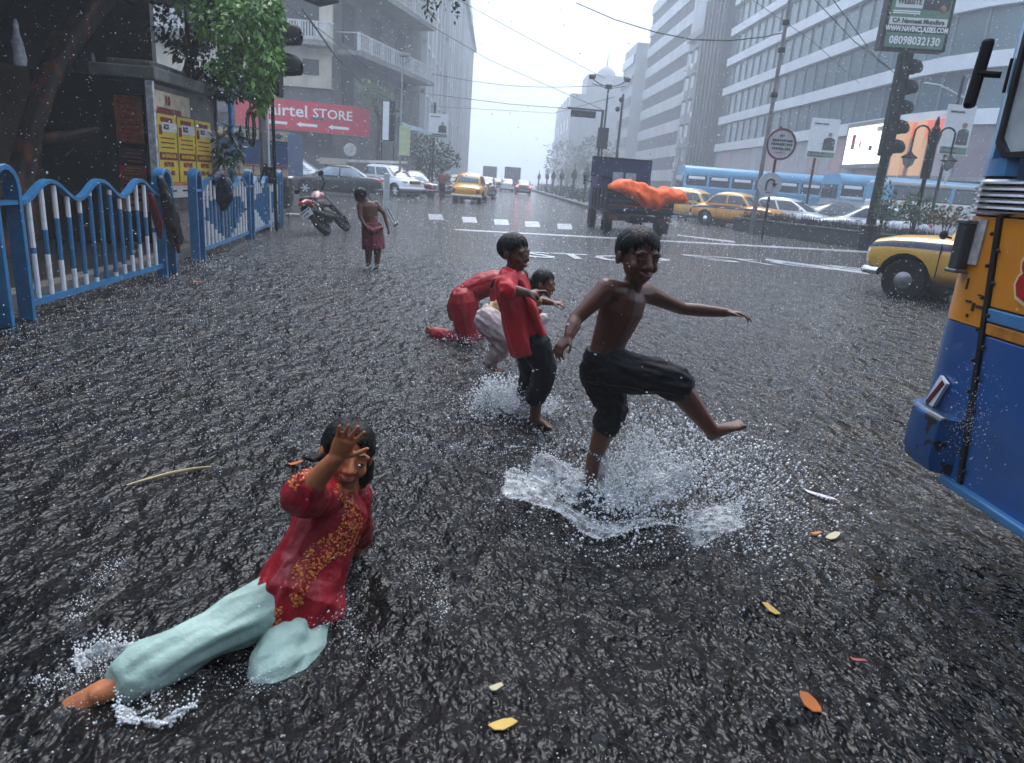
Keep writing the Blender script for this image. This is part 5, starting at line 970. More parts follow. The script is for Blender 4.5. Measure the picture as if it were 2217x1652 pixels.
# pillar with old posters
pl=thing('pillar','square pillar pasted with old red and orange posters','pillar',tuple(G(300,500)*0+npv((A(291,400,10.0)[0],10.0,0)))); mb=MB(); mb.box((0,.2,1.02),(.42,.4,2.04)); mb.build('shaft',STAL,pl)
PO=[mat('poster_orange',(.48,.11,.02),.5,var=.5,scale=14),mat('poster_red',(.45,.03,.03),.5,var=.4,scale=14),mat('poster_amber',(.5,.19,.02),.5,var=.5,scale=14),mat('poster_dark',(.04,.03,.03),.5,var=.4)]
for z,h_,k in ((1.82,.36,0),(1.52,.22,0),(1.22,.2,3),(1.04,.15,1),(.92,.12,1),(.66,.3,2)):
    mb=MB(); mb.box((.0,-.012,z),(.36,.012,h_)); s_=mb.build('poster',PO[k],pl)
    for q in range(3): mb=MB(); mb.box((rnd.uniform(-.05,.05),-.021,z+h_*(.25-.25*q)),(rnd.uniform(.12,.28),.004,h_*.1)); mb.build('print',PO[(k+1)%4],s_)
# poster board
YP=mat('poster_yellow',(.62,.43,.035),.45,var=.12,scale=6,bump=.25,bscale=9); PW_=mat('poster_white',(.60,.58,.58),.45,var=.12,scale=6,bump=.25,bscale=9); PM=mat('poster_maroon',(.17,.012,.012),.5,var=.2); POr=mat('poster_bright_orange',(.62,.16,.02),.5,var=.2); PBk=mat('poster_ink',(.02,.02,.02),.5)
pb=thing('poster_board','weathered street board with three yellow posters side by side','notice board',(-4.45,9.55,0)); o=npv((-4.45,9.55,0)); yl=lambda s: .08+s*2.0
def pq(s0,s1,z0,z1,mt,off,name,par=pb): mb=MB(); mb.box((off,yl((s0+s1)/2),(z0+z1)/2),(.006,(s1-s0)*2.0,z1-z0)); return mb.build(name,mt,par)
mb=MB(); mb.box((-.03,1.08,1.35),(.05,2.16,1.6)); mb.build('panel',mat('board_panel',(.09,.08,.08),.5,var=.5,scale=5),pb)
mb=MB(); mb.box((.0,.02,1.12),(.09,.05,2.1)); mb.build('frame_upright',mat('peeling_white',(.5,.5,.52),.5,var=.5,scale=12),pb); mb=MB(); mb.box((.0,2.14,1.12),(.06,.04,2.1)); mb.build('frame_upright',MATS['board_panel'],pb)
pq(.02,.98,.72,.92,PW_,.004,'white_strip'); pq(.02,.55,1.82,2.08,mat('poster_cream',(.5,.42,.3),.5,var=.3,scale=8),.004,'old_poster'); pq(.04,.40,1.80,1.88,PM,.009,'headline'); text('10',.16,PM,pb,(.012,yl(.2),1.97),(0,1,0),(0,0,1),.003,bold=.006)
for k in range(3):
    s0=.03+k*.30; s1=s0+.28; g=pq(s0,s1,.93,1.80,YP,.006,'yellow_poster')
    pq(s0+.06,s1,1.58,1.70,PW_,.011,'logo_strip'); pq(s0+.05,s1-.06,1.70,1.76,PM,.011,'headline'); pq(s0+.02,s0+.06,1.54,1.66,PM,.012,'side_mark'); pq(s0+.01,s1-.01,1.22,1.32,PM,.011,'offer_band')
    text('RCE',.085,PBk,pb,(.016,yl(s0+.12),1.64),(0,1,0),(0,0,1),.003,bold=.005); text('AN OFFIC-SUM',.062,YP,pb,(.016,yl((s0+s1)/2),1.27),(0,1,0),(0,0,1),.003,bold=.003)
    for z,tx in ((1.16,'8479185'),(1.05,'9836-402')): text(tx,.085,PM,pb,(.011,yl((s0+s1)/2),z),(0,1,0),(0,0,1),.003,bold=.004)
    for z in (1.50,1.44,1.38): pq(s0+.04,s1-.04,z-.008,z+.008,PM,.010,'small_print')
    pq(s0,s1,.885,.925,POr,.010,'orange_strip'); pq(s0+.03,s1-.05,.80,.825,PBk,.010,'small_print')
pq(.92,1.02,1.0,1.7,mat('torn_posters',(.22,.18,.18),.5,var=.7,scale=25),.004,'torn_poster')
mb=MB(); mb.box((-.05,1.05,.36),(.04,2.0,.68)); mb.build('lower_panel',MATS['torn_posters'],pb)
# kiosk slab roof
ks=thing('kiosk','low kiosk with projecting grey concrete slab roof','kiosk',(-5.3,10.6,0)); mb=MB(); mb.box((.42,.45,2.28),(.85,2.6,.16)); mb.build('slab',CONC,ks,bevel=.02); mb=MB(); mb.box((-.3,.4,1.1),(.9,2.6,2.2)); mb.build('booth',STAL,ks); mb=MB(); mb.box((.35,.3,2.42),(.6,1.6,.1)); mb.build('rubble',KERB,ks,bevel=.03)
# leafy street tree
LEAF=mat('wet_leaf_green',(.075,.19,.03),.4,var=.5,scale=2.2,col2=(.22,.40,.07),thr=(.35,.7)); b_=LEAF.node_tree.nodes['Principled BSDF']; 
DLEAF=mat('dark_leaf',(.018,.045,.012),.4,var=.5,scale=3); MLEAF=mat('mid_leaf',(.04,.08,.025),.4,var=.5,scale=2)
def leaves(name,mt,parent,off,blobs,n,ln,seed,droop=.5):
    """curved two-quad leaves spread through ellipsoid clumps"""
    r=np.random.default_rng(seed); k=r.choice(len(blobs),n,p=np.array([b[3] for b in blobs])/sum(b[3] for b in blobs)); C=np.array([b[0] for b in blobs])[k]; Rr=np.array([b[1] for b in blobs])[k]
    d=r.normal(size=(n,3)); d/=np.linalg.norm(d,axis=1)[:,None]; rad=r.uniform(.35,1,n)**.5; lump=1+.25*np.sin(d[:,0]*5+seed)*np.cos(d[:,2]*6); P_=C+d*Rr*(rad*lump)[:,None]
    dr=d*.7+r.normal(size=(n,3))*.55; dr[:,2]-=droop; dr/=np.linalg.norm(dr,axis=1)[:,None]; sd_=np.cross(dr,r.normal(size=(n,3))); sd_/=np.linalg.norm(sd_,axis=1)[:,None]; nn=np.cross(sd_,dr); L_=ln*r.uniform(.6,1.3,n)[:,None]; w_=L_*.24
    V=np.stack([P_,P_+dr*L_*.45+sd_*w_+nn*L_*.08,P_+dr*L_*1.0-nn*L_*.12,P_+dr*L_*.45-sd_*w_+nn*L_*.08,P_+dr*L_*.5-nn*L_*.02],1).reshape(-1,3)-off; i=np.arange(n)[:,None]*5
    F=np.concatenate([i+np.array([[0,1,4]]),i+np.array([[1,2,4]]),i+np.array([[2,3,4]]),i+np.array([[3,0,4]])]); return fast_mesh(name,V,F,mt,parent)
tr=thing('tree','bright green leafy tree overhanging the poster board','tree',(-5.0,11.4,0)); o=npv((-5.0,11.4,0))
mb=MB(); mb.tube([npv(p)-o for p in ((-5.0,11.4,0),(-4.95,11.4,1.2),(-4.8,11.3,2.2),(-4.4,11.1,3.0),(-4.0,10.9,3.7))],[.1,.085,.075,.06,.035],10); mb.build('trunk',BARK,tr,smooth=60)
for p,q in (((-4.8,11.3,2.2),(-3.7,10.6,2.7)),((-4.4,11.1,3.0),(-3.5,10.6,3.3)),((-4.6,11.2,2.6),(-4.3,10.4,3.2))): mb=MB(); mb.tube([npv(p)-o,(npv(p)+npv(q))/2-o+npv((0,0,.1)),npv(q)-o],[.04,.03,.012],8); mb.build('branch',BARK,tr,smooth=60)
bl=[(A(470,40,11.0),(.45,.5,.35),1,.9),(A(540,60,10.6),(.42,.5,.36),1,1.2),(A(575,120,10.5),(.24,.35,.33),1,.8),(A(520,150,10.7),(.34,.4,.3),1,.9),(A(560,190,10.5),(.18,.3,.22),1,.45),(A(570,30,10.6),(.3,.4,.3),1,.7),(A(430,-20,11.2),(.5,.5,.3),1,.6),(A(560,225,10.45),(.08,.12,.13),1,.12)]
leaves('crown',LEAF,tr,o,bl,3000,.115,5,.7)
leaves('shaded_foliage',DLEAF,tr,o,[(A(455,120,11.6),(.5,.5,.4),1,1),(A(490,185,11.6),(.35,.3,.22),1,.5),(A(400,60,12),(.5,.5,.4),1,.7)],1300,.11,6,.6)  # inner leaves of this crown, their shade put into a darker leaf colour
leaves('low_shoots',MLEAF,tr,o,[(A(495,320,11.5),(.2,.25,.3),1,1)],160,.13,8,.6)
# poles by the junction
one('blue_pole',MB().tube([(A(505,400,12.6)[0],12.6,0),(A(505,400,12.6)[0],12.6,2.55)],.045,12),FBL,'plain blue pole behind the middle railing','pole',smooth=50)
cp=thing('signal_pole','stained concrete pole with black signal heads beside the tree','traffic signal',(A(573,400,14)[0],14,0)); mb=MB(); mb.tube([(0,0,0),(-.02,0,2.5),(-.05,0,5)],[.075,.07,.06],12); mb.build('pole',CONC,cp,smooth=50); mb=MB(); mb.tube([(.11,-.03,0),(.09,-.03,3.4)],.022,8); mb.build('pipe',WHITE,cp,smooth=50)
mb=MB(); mb.tube([(.2,.02,0),(.17,.02,3)],.035,8); mb.build('black_conduit',BLACK,cp,smooth=50)
sx=A(600,130,14)[0]-A(573,400,14)[0]
mb=MB(); mb.box((sx-.06,0,3.15),(.26,.3,1.35)); sh=mb.build('signal_housing',BLACK,cp,bevel=.02)
for z in (3.52,3.0): mb=MB(); secs=[[npv((sx+.06+d_*1.3,math.cos(a)*r_*1.3,z+math.sin(a)*r_*1.3)) for a in np.linspace(-.6,PI+.6,14)] for d_,r_ in ((0,.19),(.12,.18),(.26,.15),(.3,.08))]; mb.grid(secs); v_=mb.build('visor',BLACK,sh,smooth=60,fix=False); md=v_.modifiers.new('s','SOLIDIFY'); md.thickness=.012
mb=MB(); mb.box((sx-.06,.16,3.27),(.34,.02,.28)); mb.build('backing_plate',WHITE,cp)
mb=MB(); 
for k in range(5): mb.tube([(-.18+.02*math.sin(k*9)+.065*math.cos(a),-.1-.02*k,1.85+.30*math.sin(a)+.01*k) for a in np.linspace(0,2*PI,25)],.011,6)
mb.build('cable_coil',BLACK,cp,smooth=60)
mb=MB(); mb.tube([(.02,-.06,.0),(.0,-.07,.9),(.05,-.06,1.25)],[.06,.07,.03],8); mb.box((.1,-.06,1.05),(.16,.12,.3)); mb.build('junction_wrap',STAL,cp,smooth=40)
og=thing('overhead_signal','black overhead signal hood with teal top at upper edge','traffic signal',tuple(A(700,2,20))); mb=MB(); mb.tube([(-.5,0,.05),(-.1,0,0),(.35,0,.02)],[.08,.15,.05],10,rnd_=True); mb.build('hood',BLACK,og,smooth=60); mb=MB(); mb.box((.15,0,.12),(.35,.2,.08)); mb.build('cap',mat('teal_paint',(.05,.3,.27),.4),og,bevel=.02); mb=MB(); mb.tube([(-.4,0,.1),(-1.6,.2,.9),(-3.2,.5,1.3)],.04,8); mb.build('arm',DARK,og,smooth=60)
# ------------------------------------------------------------------ left mid-distance
def post(label,px,py0,py1,Y,r_,mt=GREYM,name='lamp_post',cat='pole'):
    x=A(px,420,Y)[0]; z=A(px,py1,Y)[2]; t=thing(name,label,cat,(x,Y,0)); mb=MB(); mb.tube([(0,0,-.05),(0,0,z)],[r_,r_*.75],10); mb.build('pole',mt,t,smooth=50); return t,z
t,z=post('slender grey lamp post in front of the corner balconies',864,350,118,40,.07); mb=MB(); mb.box((.1,0,z),(.55,.25,.18)); mb.build('lamp_head',GREYM,t,bevel=.04); mb=MB(); mb.tube([(0,0,z-.5),(.35,0,z-.25)],.03,6); mb.build('arm',GREYM,t); mb=MB(); mb.lathe([(.02,0),(.2,.02),(.2,.06),(.02,.08)],12,(.05,0,z-1.5),(0,1,0)); mb.build('loudspeaker',DARK,t)
p=A(876,305,39.6); one('hanging_poster',MB().box(p,(.58,.04,1.5)),mat('lime_poster',(.42,.46,.26),.5,var=.2,scale=5),'pale green poster hanging on the slender lamp post','poster')
bb=thing('bus_stop_sign','white framed vertical advert panel left of the lamp post','sign',(A(838,380,41)[0],41,0)); zz=A(838,262,41)[2]; mb=MB(); mb.box((0,0,zz),(.75,.12,2.1)); mb.build('frame',BLACK,bb); mb=MB(); mb.box((-.12,-.08,zz),(.34,.04,2.0)); mb.build('panel',WHITE,bb)
for x in (-.34,.34): mb=MB(); mb.tube([(x,0,0),(x,0,zz+1.1)],.035,6); mb.build('leg',DARK,bb)
def ad(label,px,py,Y,wd,h_,pole_px,pt,rot=0.0):
    c=A(px,py,Y); t=thing('street_advert',label,'poster',(c[0],Y,c[2])); mb=MB(); mb.box((0,0,0),(wd,.08,h_),rz=rot); mb.build('panel',mat('advert_white',(.55,.57,.58),.4,var=.1),t)
    Uv=npv((math.cos(rot),math.sin(rot),0)); N_=npv((math.sin(rot),-math.cos(rot),0))*.05; V_=npv((0,0,1)); suit=mat('suit_dark',(.03,.03,.035),.5); face=mat('print_skin',(.25,.12,.07),.5)
    mb=MB(); mb.prism([(-.16,-.5),(.16,-.5),(.15,-.05),(.05,.02),(-.05,.02),(-.15,-.05)],N_+Uv*wd*.22+V_*h_*.02,Uv*wd*1.3,V_*h_*.62,N_*.2); mb.build('printed_suit',suit,t); mb=MB(); mb.lathe([(.001,0),(.055*h_,0),(.055*h_,.01),(.001,.01)],12,tuple(N_+Uv*wd*.22+V_*h_*.1),tuple(N_)); mb.build('printed_face',face,t)
    for z,c_ in ((.36,'suit_dark'),(-.37,'suit_dark'),(-.46,'suit_dark')): mb=MB(); mb.bar(N_*1.1+V_*h_*z-Uv*wd*.4,N_*1.1+V_*h_*z+Uv*wd*.1,.01,h_*.035); mb.build('print_line',MATS[c_],t)
    mb=MB(); mb.bar(N_*1.05-V_*h_*.41-Uv*wd*.48,N_*1.05-V_*h_*.41+Uv*wd*.48,.008,h_*.14); mb.build('print_band',mat('print_green',(.10,.17,.13),.5),t)
    dx=A(pole_px,420,Y)[0]-c[0]; mb=MB(); mb.tube([(dx,.1,-c[2]-.05),(dx,.1,h_/2+pt)],.06,8); mb.build('pole',DARK,t,smooth=50); return t
ad('white advert with suited figure on a pole at the left kerb',949,272,44,1.15,1.35,934,.6)
one('streamer',MB().grid([[A(x,y+d_,43)+npv((0,.1*math.sin(x),0)) for d_ in (0,7+4*math.sin(x*.3))] for x,y in ((868,262),(885,270),(902,274),(920,280),(935,290))]),mat('pale_streamer',(.4,.5,.53),.5),'pale torn plastic streamer strung between left poles','banner',smooth=60)
bt=thing('barricade','white leaning barricade board with metal legs near the bowed child','barricade',(A(836,440,17.5)[0],17.5,0)); zb=A(836,452,17.5)[2]; zt_=A(830,375,17.5)[2]
mb=MB(); mb.box((0,0,(zb+zt_)/2),(.12,.5,zt_-zb),rz=.2); mb.build('board',mat('barricade_white',(.55,.56,.57),.5,var=.3,scale=6),bt,bevel=.01)
for y in (-.2,.2): mb=MB(); mb.tube([(0,y,zb+.02),(.28,y-.2,.03),(.3,y-.26,.12)],.02,8); mb.build('leg',GREYM,bt,smooth=50)
dp=A(758,324,42); ds=thing('round_sign','pale round disc on a post above the black saloon','sign',(dp[0],42,0)); mb=MB(); mb.lathe([(.01,0),(.36,.0),(.36,.03),(.01,.05)],20,(0,0,dp[2]),(0,-1,0)); mb.build('disc',mat('disc_pale',(.4,.38,.36),.5,var=.3),ds,smooth=40); mb=MB(); mb.tube([(0,.05,0),(0,.05,dp[2])],.04,8); mb.build('post',DARK,ds)
mb=MB(); a_,b2=A(686,346,41),A(882,352,41); mb.bar(a_,b2,.14,.14); bo=mb.build('boom_barrier',mat('boom_pale',(.5,.45,.42),.5,var=.3,scale=3)); tag(bo,'long pale boom lying above the parked cars','barrier'); mb=MB(); mb.box(a_+npv((.9,0,-.02)),(1.4,.3,.34)); mb.build('weight',mat('boom_tan',(.42,.35,.28),.5),bo)
for px in (700,): mb=MB(); mb.tube([npv((a_[0]+.5,41,0)),npv((a_[0]+.5,41,a_[2]))],.06,8); mb.build('post',DARK,bo)
def tree(label,px,Y,base,crowns,n,ln,lm,seed,trunk=.12):
    x=A(px,420,Y)[0]; t=thing('tree',label,'tree',(x,Y,0)); o=npv((x,Y,0)); top=crowns[0][0]; mb=MB(); mb.tube([(0,0,0),(.1,0,base),npv(top)-o],[trunk,trunk*.8,trunk*.4],8); mb.build('trunk',BARK,t,smooth=60)
    for c in crowns[1:4]: mb=MB(); mb.tube([(.1,0,base),npv(c[0])-o],[trunk*.5,trunk*.2],6); mb.build('branch',BARK,t)
    leaves('crown',lm,t,o,crowns,n,ln,seed,.4); return t
tree('small dark street tree at the left kerb beyond the maroon car',925,47,1.8,[(A(940,335,47),(1.3,1.0,1.0),1,1),(A(915,320,47),(.9,.8,.8),1,.6),(A(968,345,47),(.9,.8,.5),1,.4),(A(930,365,47),(.9,.8,.6),1,.5)],1500,.22,DLEAF,21)
tree('pale green climbing tree growing before the corner balconies',815,45,4.0,[(A(815,215,45.5),(1.1,.7,.9),1,1),(A(840,240,45.5),(.8,.6,.7),1,.6),(A(800,195,45.5),(.8,.5,.5),1,.4)],1300,.2,mat('pale_leaf',(.12,.17,.08),.5,var=.4),22)
mb=MB(); mb.tube([A(930,-40,14),A(925,20,14),A(945,45,14)],[.02,.012,.006],6); tw=mb.build('overhanging_twig',BARK); tag(tw,'leafy twig dangling into the sky at top','branch'); leaves('leaf_spray',DLEAF,tw,npv((0,0,0)),[(A(930,15,14),(.12,.2,.22),1,.5),(A(965,5,14),(.28,.2,.1),1,.6),(A(985,35,14),(.06,.1,.12),1,.25)],70,.09,31,.8)['kind']='stuff'
one('broken_slab',MB().box(G(650,468)+npv((0,0,.03)),(.7,.35,.05),rz=.3),CONC,'flat pale debris lying by the goods truck wheel','debris',bevel=.01)
mb=MB(); mb.tube([A(612,405,15.3),A(622,440,15.2),A(626,480,15.1),A(618,505,15.0),G(606,512)],.008,6); one('cable',mb,BLACK,'loose black cable drooping off the last railing post','cable',smooth=60)
# ================================================================== right side: median, signs, billboard
pl_a,pl_b=npv((9.9,29.2,0)),npv((13.6,18.6,0)); dd=unit(pl_b-pl_a); nn_=npv((-dd[1],dd[0],0)); 
if nn_[0]<0: nn_=-nn_
pn=thing('planter','long dark concrete planter full of spiky hedge on the median','planter',tuple(pl_a)); 
PLN=mat('planter_dark',(.035,.033,.034),.45,var=.4,scale=3,bump=.3)
Ln=np.linalg.norm(pl_b-pl_a); mb=MB(); mb.bar((nn_*.6)+npv((0,0,.24)),dd*Ln+nn_*.6+npv((0,0,.24)),1.2,.5); mb.build('wall',PLN,pn,bevel=.04); mb=MB(); mb.bar((nn_*.6)+npv((0,0,.5)),dd*Ln+nn_*.6+npv((0,0,.5)),1.32,.09); mb.build('coping',PLN,pn,bevel=.02)
n=5200; r=np.random.default_rng(4); s=r.uniform(.2,Ln-.1,n); t_=r.uniform(.05,1.15,n); base=pl_a+np.outer(s,dd)+np.outer(t_,nn_)+npv((0,0,.5)); h_=(.16+.14*np.sin(s*2.1)**2)*r.uniform(.5,1.4,n); lean=r.normal(size=(n,3))*.06; sd_=r.normal(size=(n,3)); sd_[:,2]=0; sd_/=np.linalg.norm(sd_,axis=1)[:,None]
V=np.stack([base-sd_*.018,base+sd_*.018,base+lean+np.stack([0*h_,0*h_,h_],1)],1).reshape(-1,3); hg=fast_mesh('hedge',V,np.arange(3*n).reshape(-1,3),mat('purple_dark_leaf',(.022,.017,.02),.45,var=.5,scale=9)); tag(hg,'low spiky dark hedge growing along the planter','hedge',kind='stuff')
def shrub(label,px,py,Y,rx,rz_,n,seed,lm=None):
    c=A(px,py,Y); t=thing('shrub',label,'shrub',(c[0],Y,.5)); o=npv((c[0],Y,.5)); leaves('foliage',lm or MLEAF,t,o,[(c,(rx,rx*.8,rz_),1,1),(c+npv((rx*.4,0,-rz_*.5)),(rx*.7,rx*.6,rz_*.5),1,.6),(c-npv((rx*.4,0,rz_*.4)),(rx*.6,rx*.6,rz_*.5),1,.6)],n,.13,seed,-.5)
    for k in range(3): mb=MB(); mb.tube([(0,0,0),(rx*.3*(k-1),.05,c[2]-.5)],[.025,.01],6); mb.build('stem',BARK,t)
GL2=mat('shrub_green',(.055,.10,.03),.45,var=.5,scale=3)
shrub('upright green shrub just right of the billboard pole',1918,440,21.6,.28,.62,420,41,GL2); shrub('bushy green shrub below the ornate lamp',1985,452,20.8,.5,.48,620,42,GL2); shrub('low brownish shrub behind the near taxi bonnet',2055,470,20.0,.55,.25,400,43,mat('dry_leaf',(.13,.09,.04),.5,var=.5))
# tall leaning-looking pole with collars
t,z=post('tall weathered street pole rising behind the round signs',1640,480,-8,27,.09,mat('weathered_pole',(.14,.135,.135),.5,var=.4,scale=3)); 
for zz in (4.9,6.4,7.3): mb=MB(); mb.lathe([(.1,0),(.125,.02),(.125,.16),(.1,.18)],12,(0,0,zz)); mb.build('collar',DARK,t,smooth=40)
sg=thing('round_traffic_signs','red ringed notice disc above a turn arrow disc on one post','sign',(A(1678,360,24)[0],24,.45)); X0=A(1678,360,24)[0]
mb=MB(); mb.tube([(0,.06,-.5),(0,.06,3.2)],.045,8); mb.build('post',DARK,sg,smooth=50); z1=A(1685,312,24)[2]-.45; z2=A(1670,400,24)[2]-.45; SGW=mat('sign_grey_white',(.40,.41,.43),.4,var=.2,scale=6)
for z_,r_,dx in ((z1,.50,.07),(z2,.40,-.07)):
    mb=MB(); mb.lathe([(.01,-.01),(r_,-.01),(r_,.02),(.01,.02)],32,(dx,0,z_),(0,-1,0)); d_=mb.build('disc',SGW,sg,smooth=30)
    if r_>.45: mb=MB(); mb.lathe([(r_*.87,.024),(r_*1.01,.024),(r_*1.01,.036),(r_*.87,.036)],32,(dx,0,z_),(0,-1,0),cap=False); mb.build('red_ring',mat('sign_red_dark',(.13,.012,.018),.4),d_)
for k,(wd,zz) in enumerate(((.16,.27),(.62,.12),(.66,0),(.58,-.14),(.36,-.27))):
    q=-wd/2
    while q<wd/2: w_=rnd.uniform(.03,.07); mb=MB(); mb.box((.07+q+w_/2,-.026,z1+zz),(w_,.008,.075 if k<4 else .03)); mb.build('notice_glyph',PBk if k<4 else REDL,sg); q+=w_+.02
mb=MB(); ar=[(-.10,-.16),(-.10,.06)]+[(.02+.12*math.cos(a)*-1,.06+.12*math.sin(a)) for a in np.linspace(.3,PI*.8,6)]; mb.tube([(-.07+x*1.2,-.03,z2+y*1.2) for x,y in ((-.1,-.16),(-.1,.04),(-.06,.12),(.02,.15),(.1,.12),(.12,.03))],.03,6); mb.prism([(-.1,0),(.1,0),(0,-.13)],(-.07+.145,-.045,z2+.05),(1,0,0),(0,0,1),(0,.02,0)); mb.build('turn_arrow',PBk,sg,smooth=40)
for dx in (-.2,-.13,0): mb=MB(); mb.box((-.07+.02+dx*.5,-.026,z2-.26),(.05,.008,.03)); mb.build('notice_glyph',PBk,sg)
# billboard on signal pole
bx=A(1885,485,22)[0]; bd=thing('billboard','green and white advertising billboard on a thick black signal pole','billboard',(bx,22,.45)); mb=MB(); mb.tube([(0,0,-.5),(0,0,5.3)],[.15,.12],14); mb.build('pole',BLACK,bd,smooth=50); mb=MB(); mb.lathe([(.26,-.5),(.26,.3),(.16,.36)],8,(0,0,0)); mb.build('base',BLACK,bd)
zb=A(1972,112,22)[2]-.45; xl=A(1905,110,22)[0]-bx; xr=A(2030,110,22)[0]-bx; wd=xr-xl; hh=2.6; xc=(xl+xr)/2; rot=-.12; Uv=npv((math.cos(rot),math.sin(rot),0)); Nv=npv((math.sin(rot),-math.cos(rot),0)); c=npv((xc,0,zb+hh/2)); V_=npv((0,0,1))
mb=MB(); mb.box(c,(wd+.12,.45,hh),rz=rot); mb.build('box',DARK,bd,bevel=.02)
def bp_(x0,x1,z0,z1,mt,name,off=.23): mb=MB(); mb.bar(c+Uv*wd*(x0-.5)+V_*hh*((z0+z1)/2-.5)+Nv*off,c+Uv*wd*(x1-.5)+V_*hh*((z0+z1)/2-.5)+Nv*off,.01,hh*(z1-z0)); return mb.build(name,mt,bd)
BGN=mat('billboard_green',(.10,.20,.13),.4,var=.15,scale=2); bp_(.02,.98,.02,.98,BGN,'green_face',.228)
bp_(.03,.97,.17,.245,PBk,'web_strip'); bp_(.03,.97,.25,.325,mat('billboard_white',(.6,.61,.6),.4,var=.08),'name_strip'); bp_(.08,.52,.42,.54,MATS['billboard_white'],'badge'); bp_(.03,.97,.62,.98,MATS['billboard_white'],'upper_panel')
suit=MATS['suit_dark']; mb=MB(); mb.prism([(-.22,-.32),(.2,-.32),(.24,.1),(.08,.34),(-.06,.34),(-.22,.1)],c+Uv*wd*.25+V_*hh*.1+Nv*.236,Uv*wd,V_*hh*.6,Nv*.006); mb.build('printed_figure',suit,bd); mb=MB(); mb.ell(c+Uv*wd*.36-V_*hh*.08+Nv*.24,(.1,.02,.1)); mb.build('printed_hand',MATS['print_skin'],bd)
tp=lambda s_,x,z,sz,mt,sx=1: text(s_,sz,mt,bd,c+Uv*wd*(x-.5)+V_*hh*(z-.5)+Nv*.242,Uv,V_,.004,sx=sx,bold=.006)
tp('08098032130',.5,.09,.30,SIGNW,.86); tp('WWW.NAVINCLASSES.COM',.5,.208,.19,SIGNW,.72); tp('CA Navneet Mundhra',.5,.288,.17,PBk,.95); tp('WEBSITE',.30,.48,.19,PBk,.9)
for z_ in (.36,.38): bp_(.06,.5,z_,z_+.012,SIGNW,'small_print',.236)
# stacked signal hoods down the pole
mb=MB(); mb.box((0,.05,3.85),(.34,.3,2.9)); hs_=mb.build('signal_housing',BLACK,bd,bevel=.03)
for k in range(5):
    z_=2.65+k*.56; mb=MB(); secs=[[npv((.16+d_,math.cos(a)*r_-.05,z_+math.sin(a)*r_)) for a in np.linspace(-.7,PI+.7,14)] for d_,r_ in ((-.1,.25),(.08,.25),(.22,.22),(.32,.12),(.34,.02))]; mb.grid(secs); v_=mb.build('visor',BLACK,hs_,smooth=60,fix=False); v_.modifiers.new('s','SOLIDIFY').thickness=.015
    mb=MB(); mb.lathe([(.01,0),(.15,0),(.16,-.06),(.01,-.03)],16,(.0,-.1,z_),(0,1,0)); mb.build('lens',mat('dull_lens',(.02,.02,.02),.15),hs_,smooth=50)
# ornate double lantern
ox_=A(1992,430,21)[0]; ol=thing('ornate_lamp','ornate black lamp post with two hanging lanterns','lamp post',(ox_,21,.45)); zt_=A(2003,270,21)[2]-.45
mb=MB(); mb.tube([(0,0,-.5),(0,0,zt_*.55)],[.06,.06],10); mb.tube([(0,0,zt_*.55),(0,0,zt_*.97)],[.13,.12],10); mb.lathe([(.12,zt_*.97),(.06,zt_),(.07,zt_+.05),(.02,zt_+.25)],10,(0,0,0)); mb.build('post',BLACK,ol,smooth=40)
for sg_ in (-1,1):
    mb=MB(); mb.tube([(sg_*.08,0,zt_*.8),(sg_*.18,0,zt_*.93)]+[(sg_*(.38-.22*math.cos(a)),0,zt_*.93+.2*math.sin(a)) for a in np.linspace(0.2,PI,8)]+[(sg_*.60,0,zt_*.75)],.028,8); mb.build('arm',BLACK,ol,smooth=60)
    mb=MB(); mb.lathe([(.04,.16),(.08,.1),(.22,.0),(.22,-.03),(.02,-.03)],14,(sg_*.6,0,zt_*.72)); mb.build('lantern_cap',BLACK,ol,smooth=40); mb=MB(); mb.lathe([(.17,-.03),(.13,-.2),(.02,-.3)],12,(sg_*.6,0,zt_*.72)); mb.build('lantern_glass',mat('lantern_glass',(.3,.32,.33),.2,var=.2),ol,smooth=40)
ad('tilted-looking white advert with suited figure right of the ornate lamp',2072,282,27,1.05,1.75,2030,1.0); ad('white advert with suited figure left of the lit screen',1782,300,33,1.3,1.7,1752,-.6)
t,z=post('pale distant street lamp beyond the ornate lamp',2040,420,160,36,.07,mat('pale_pole',(.42,.44,.45),.5)); mb=MB(); mb.box((.12,0,z),(.8,.5,.08),rz=.2); mb.build('lamp_head',GREYM,t); mb=MB(); mb.tube([(0,0,z-1.0),(-1.4,.0,z-.5),(-2.2,0,z-.45)],.04,6); mb.build('arm',MATS['pale_pole'],t,smooth=50)
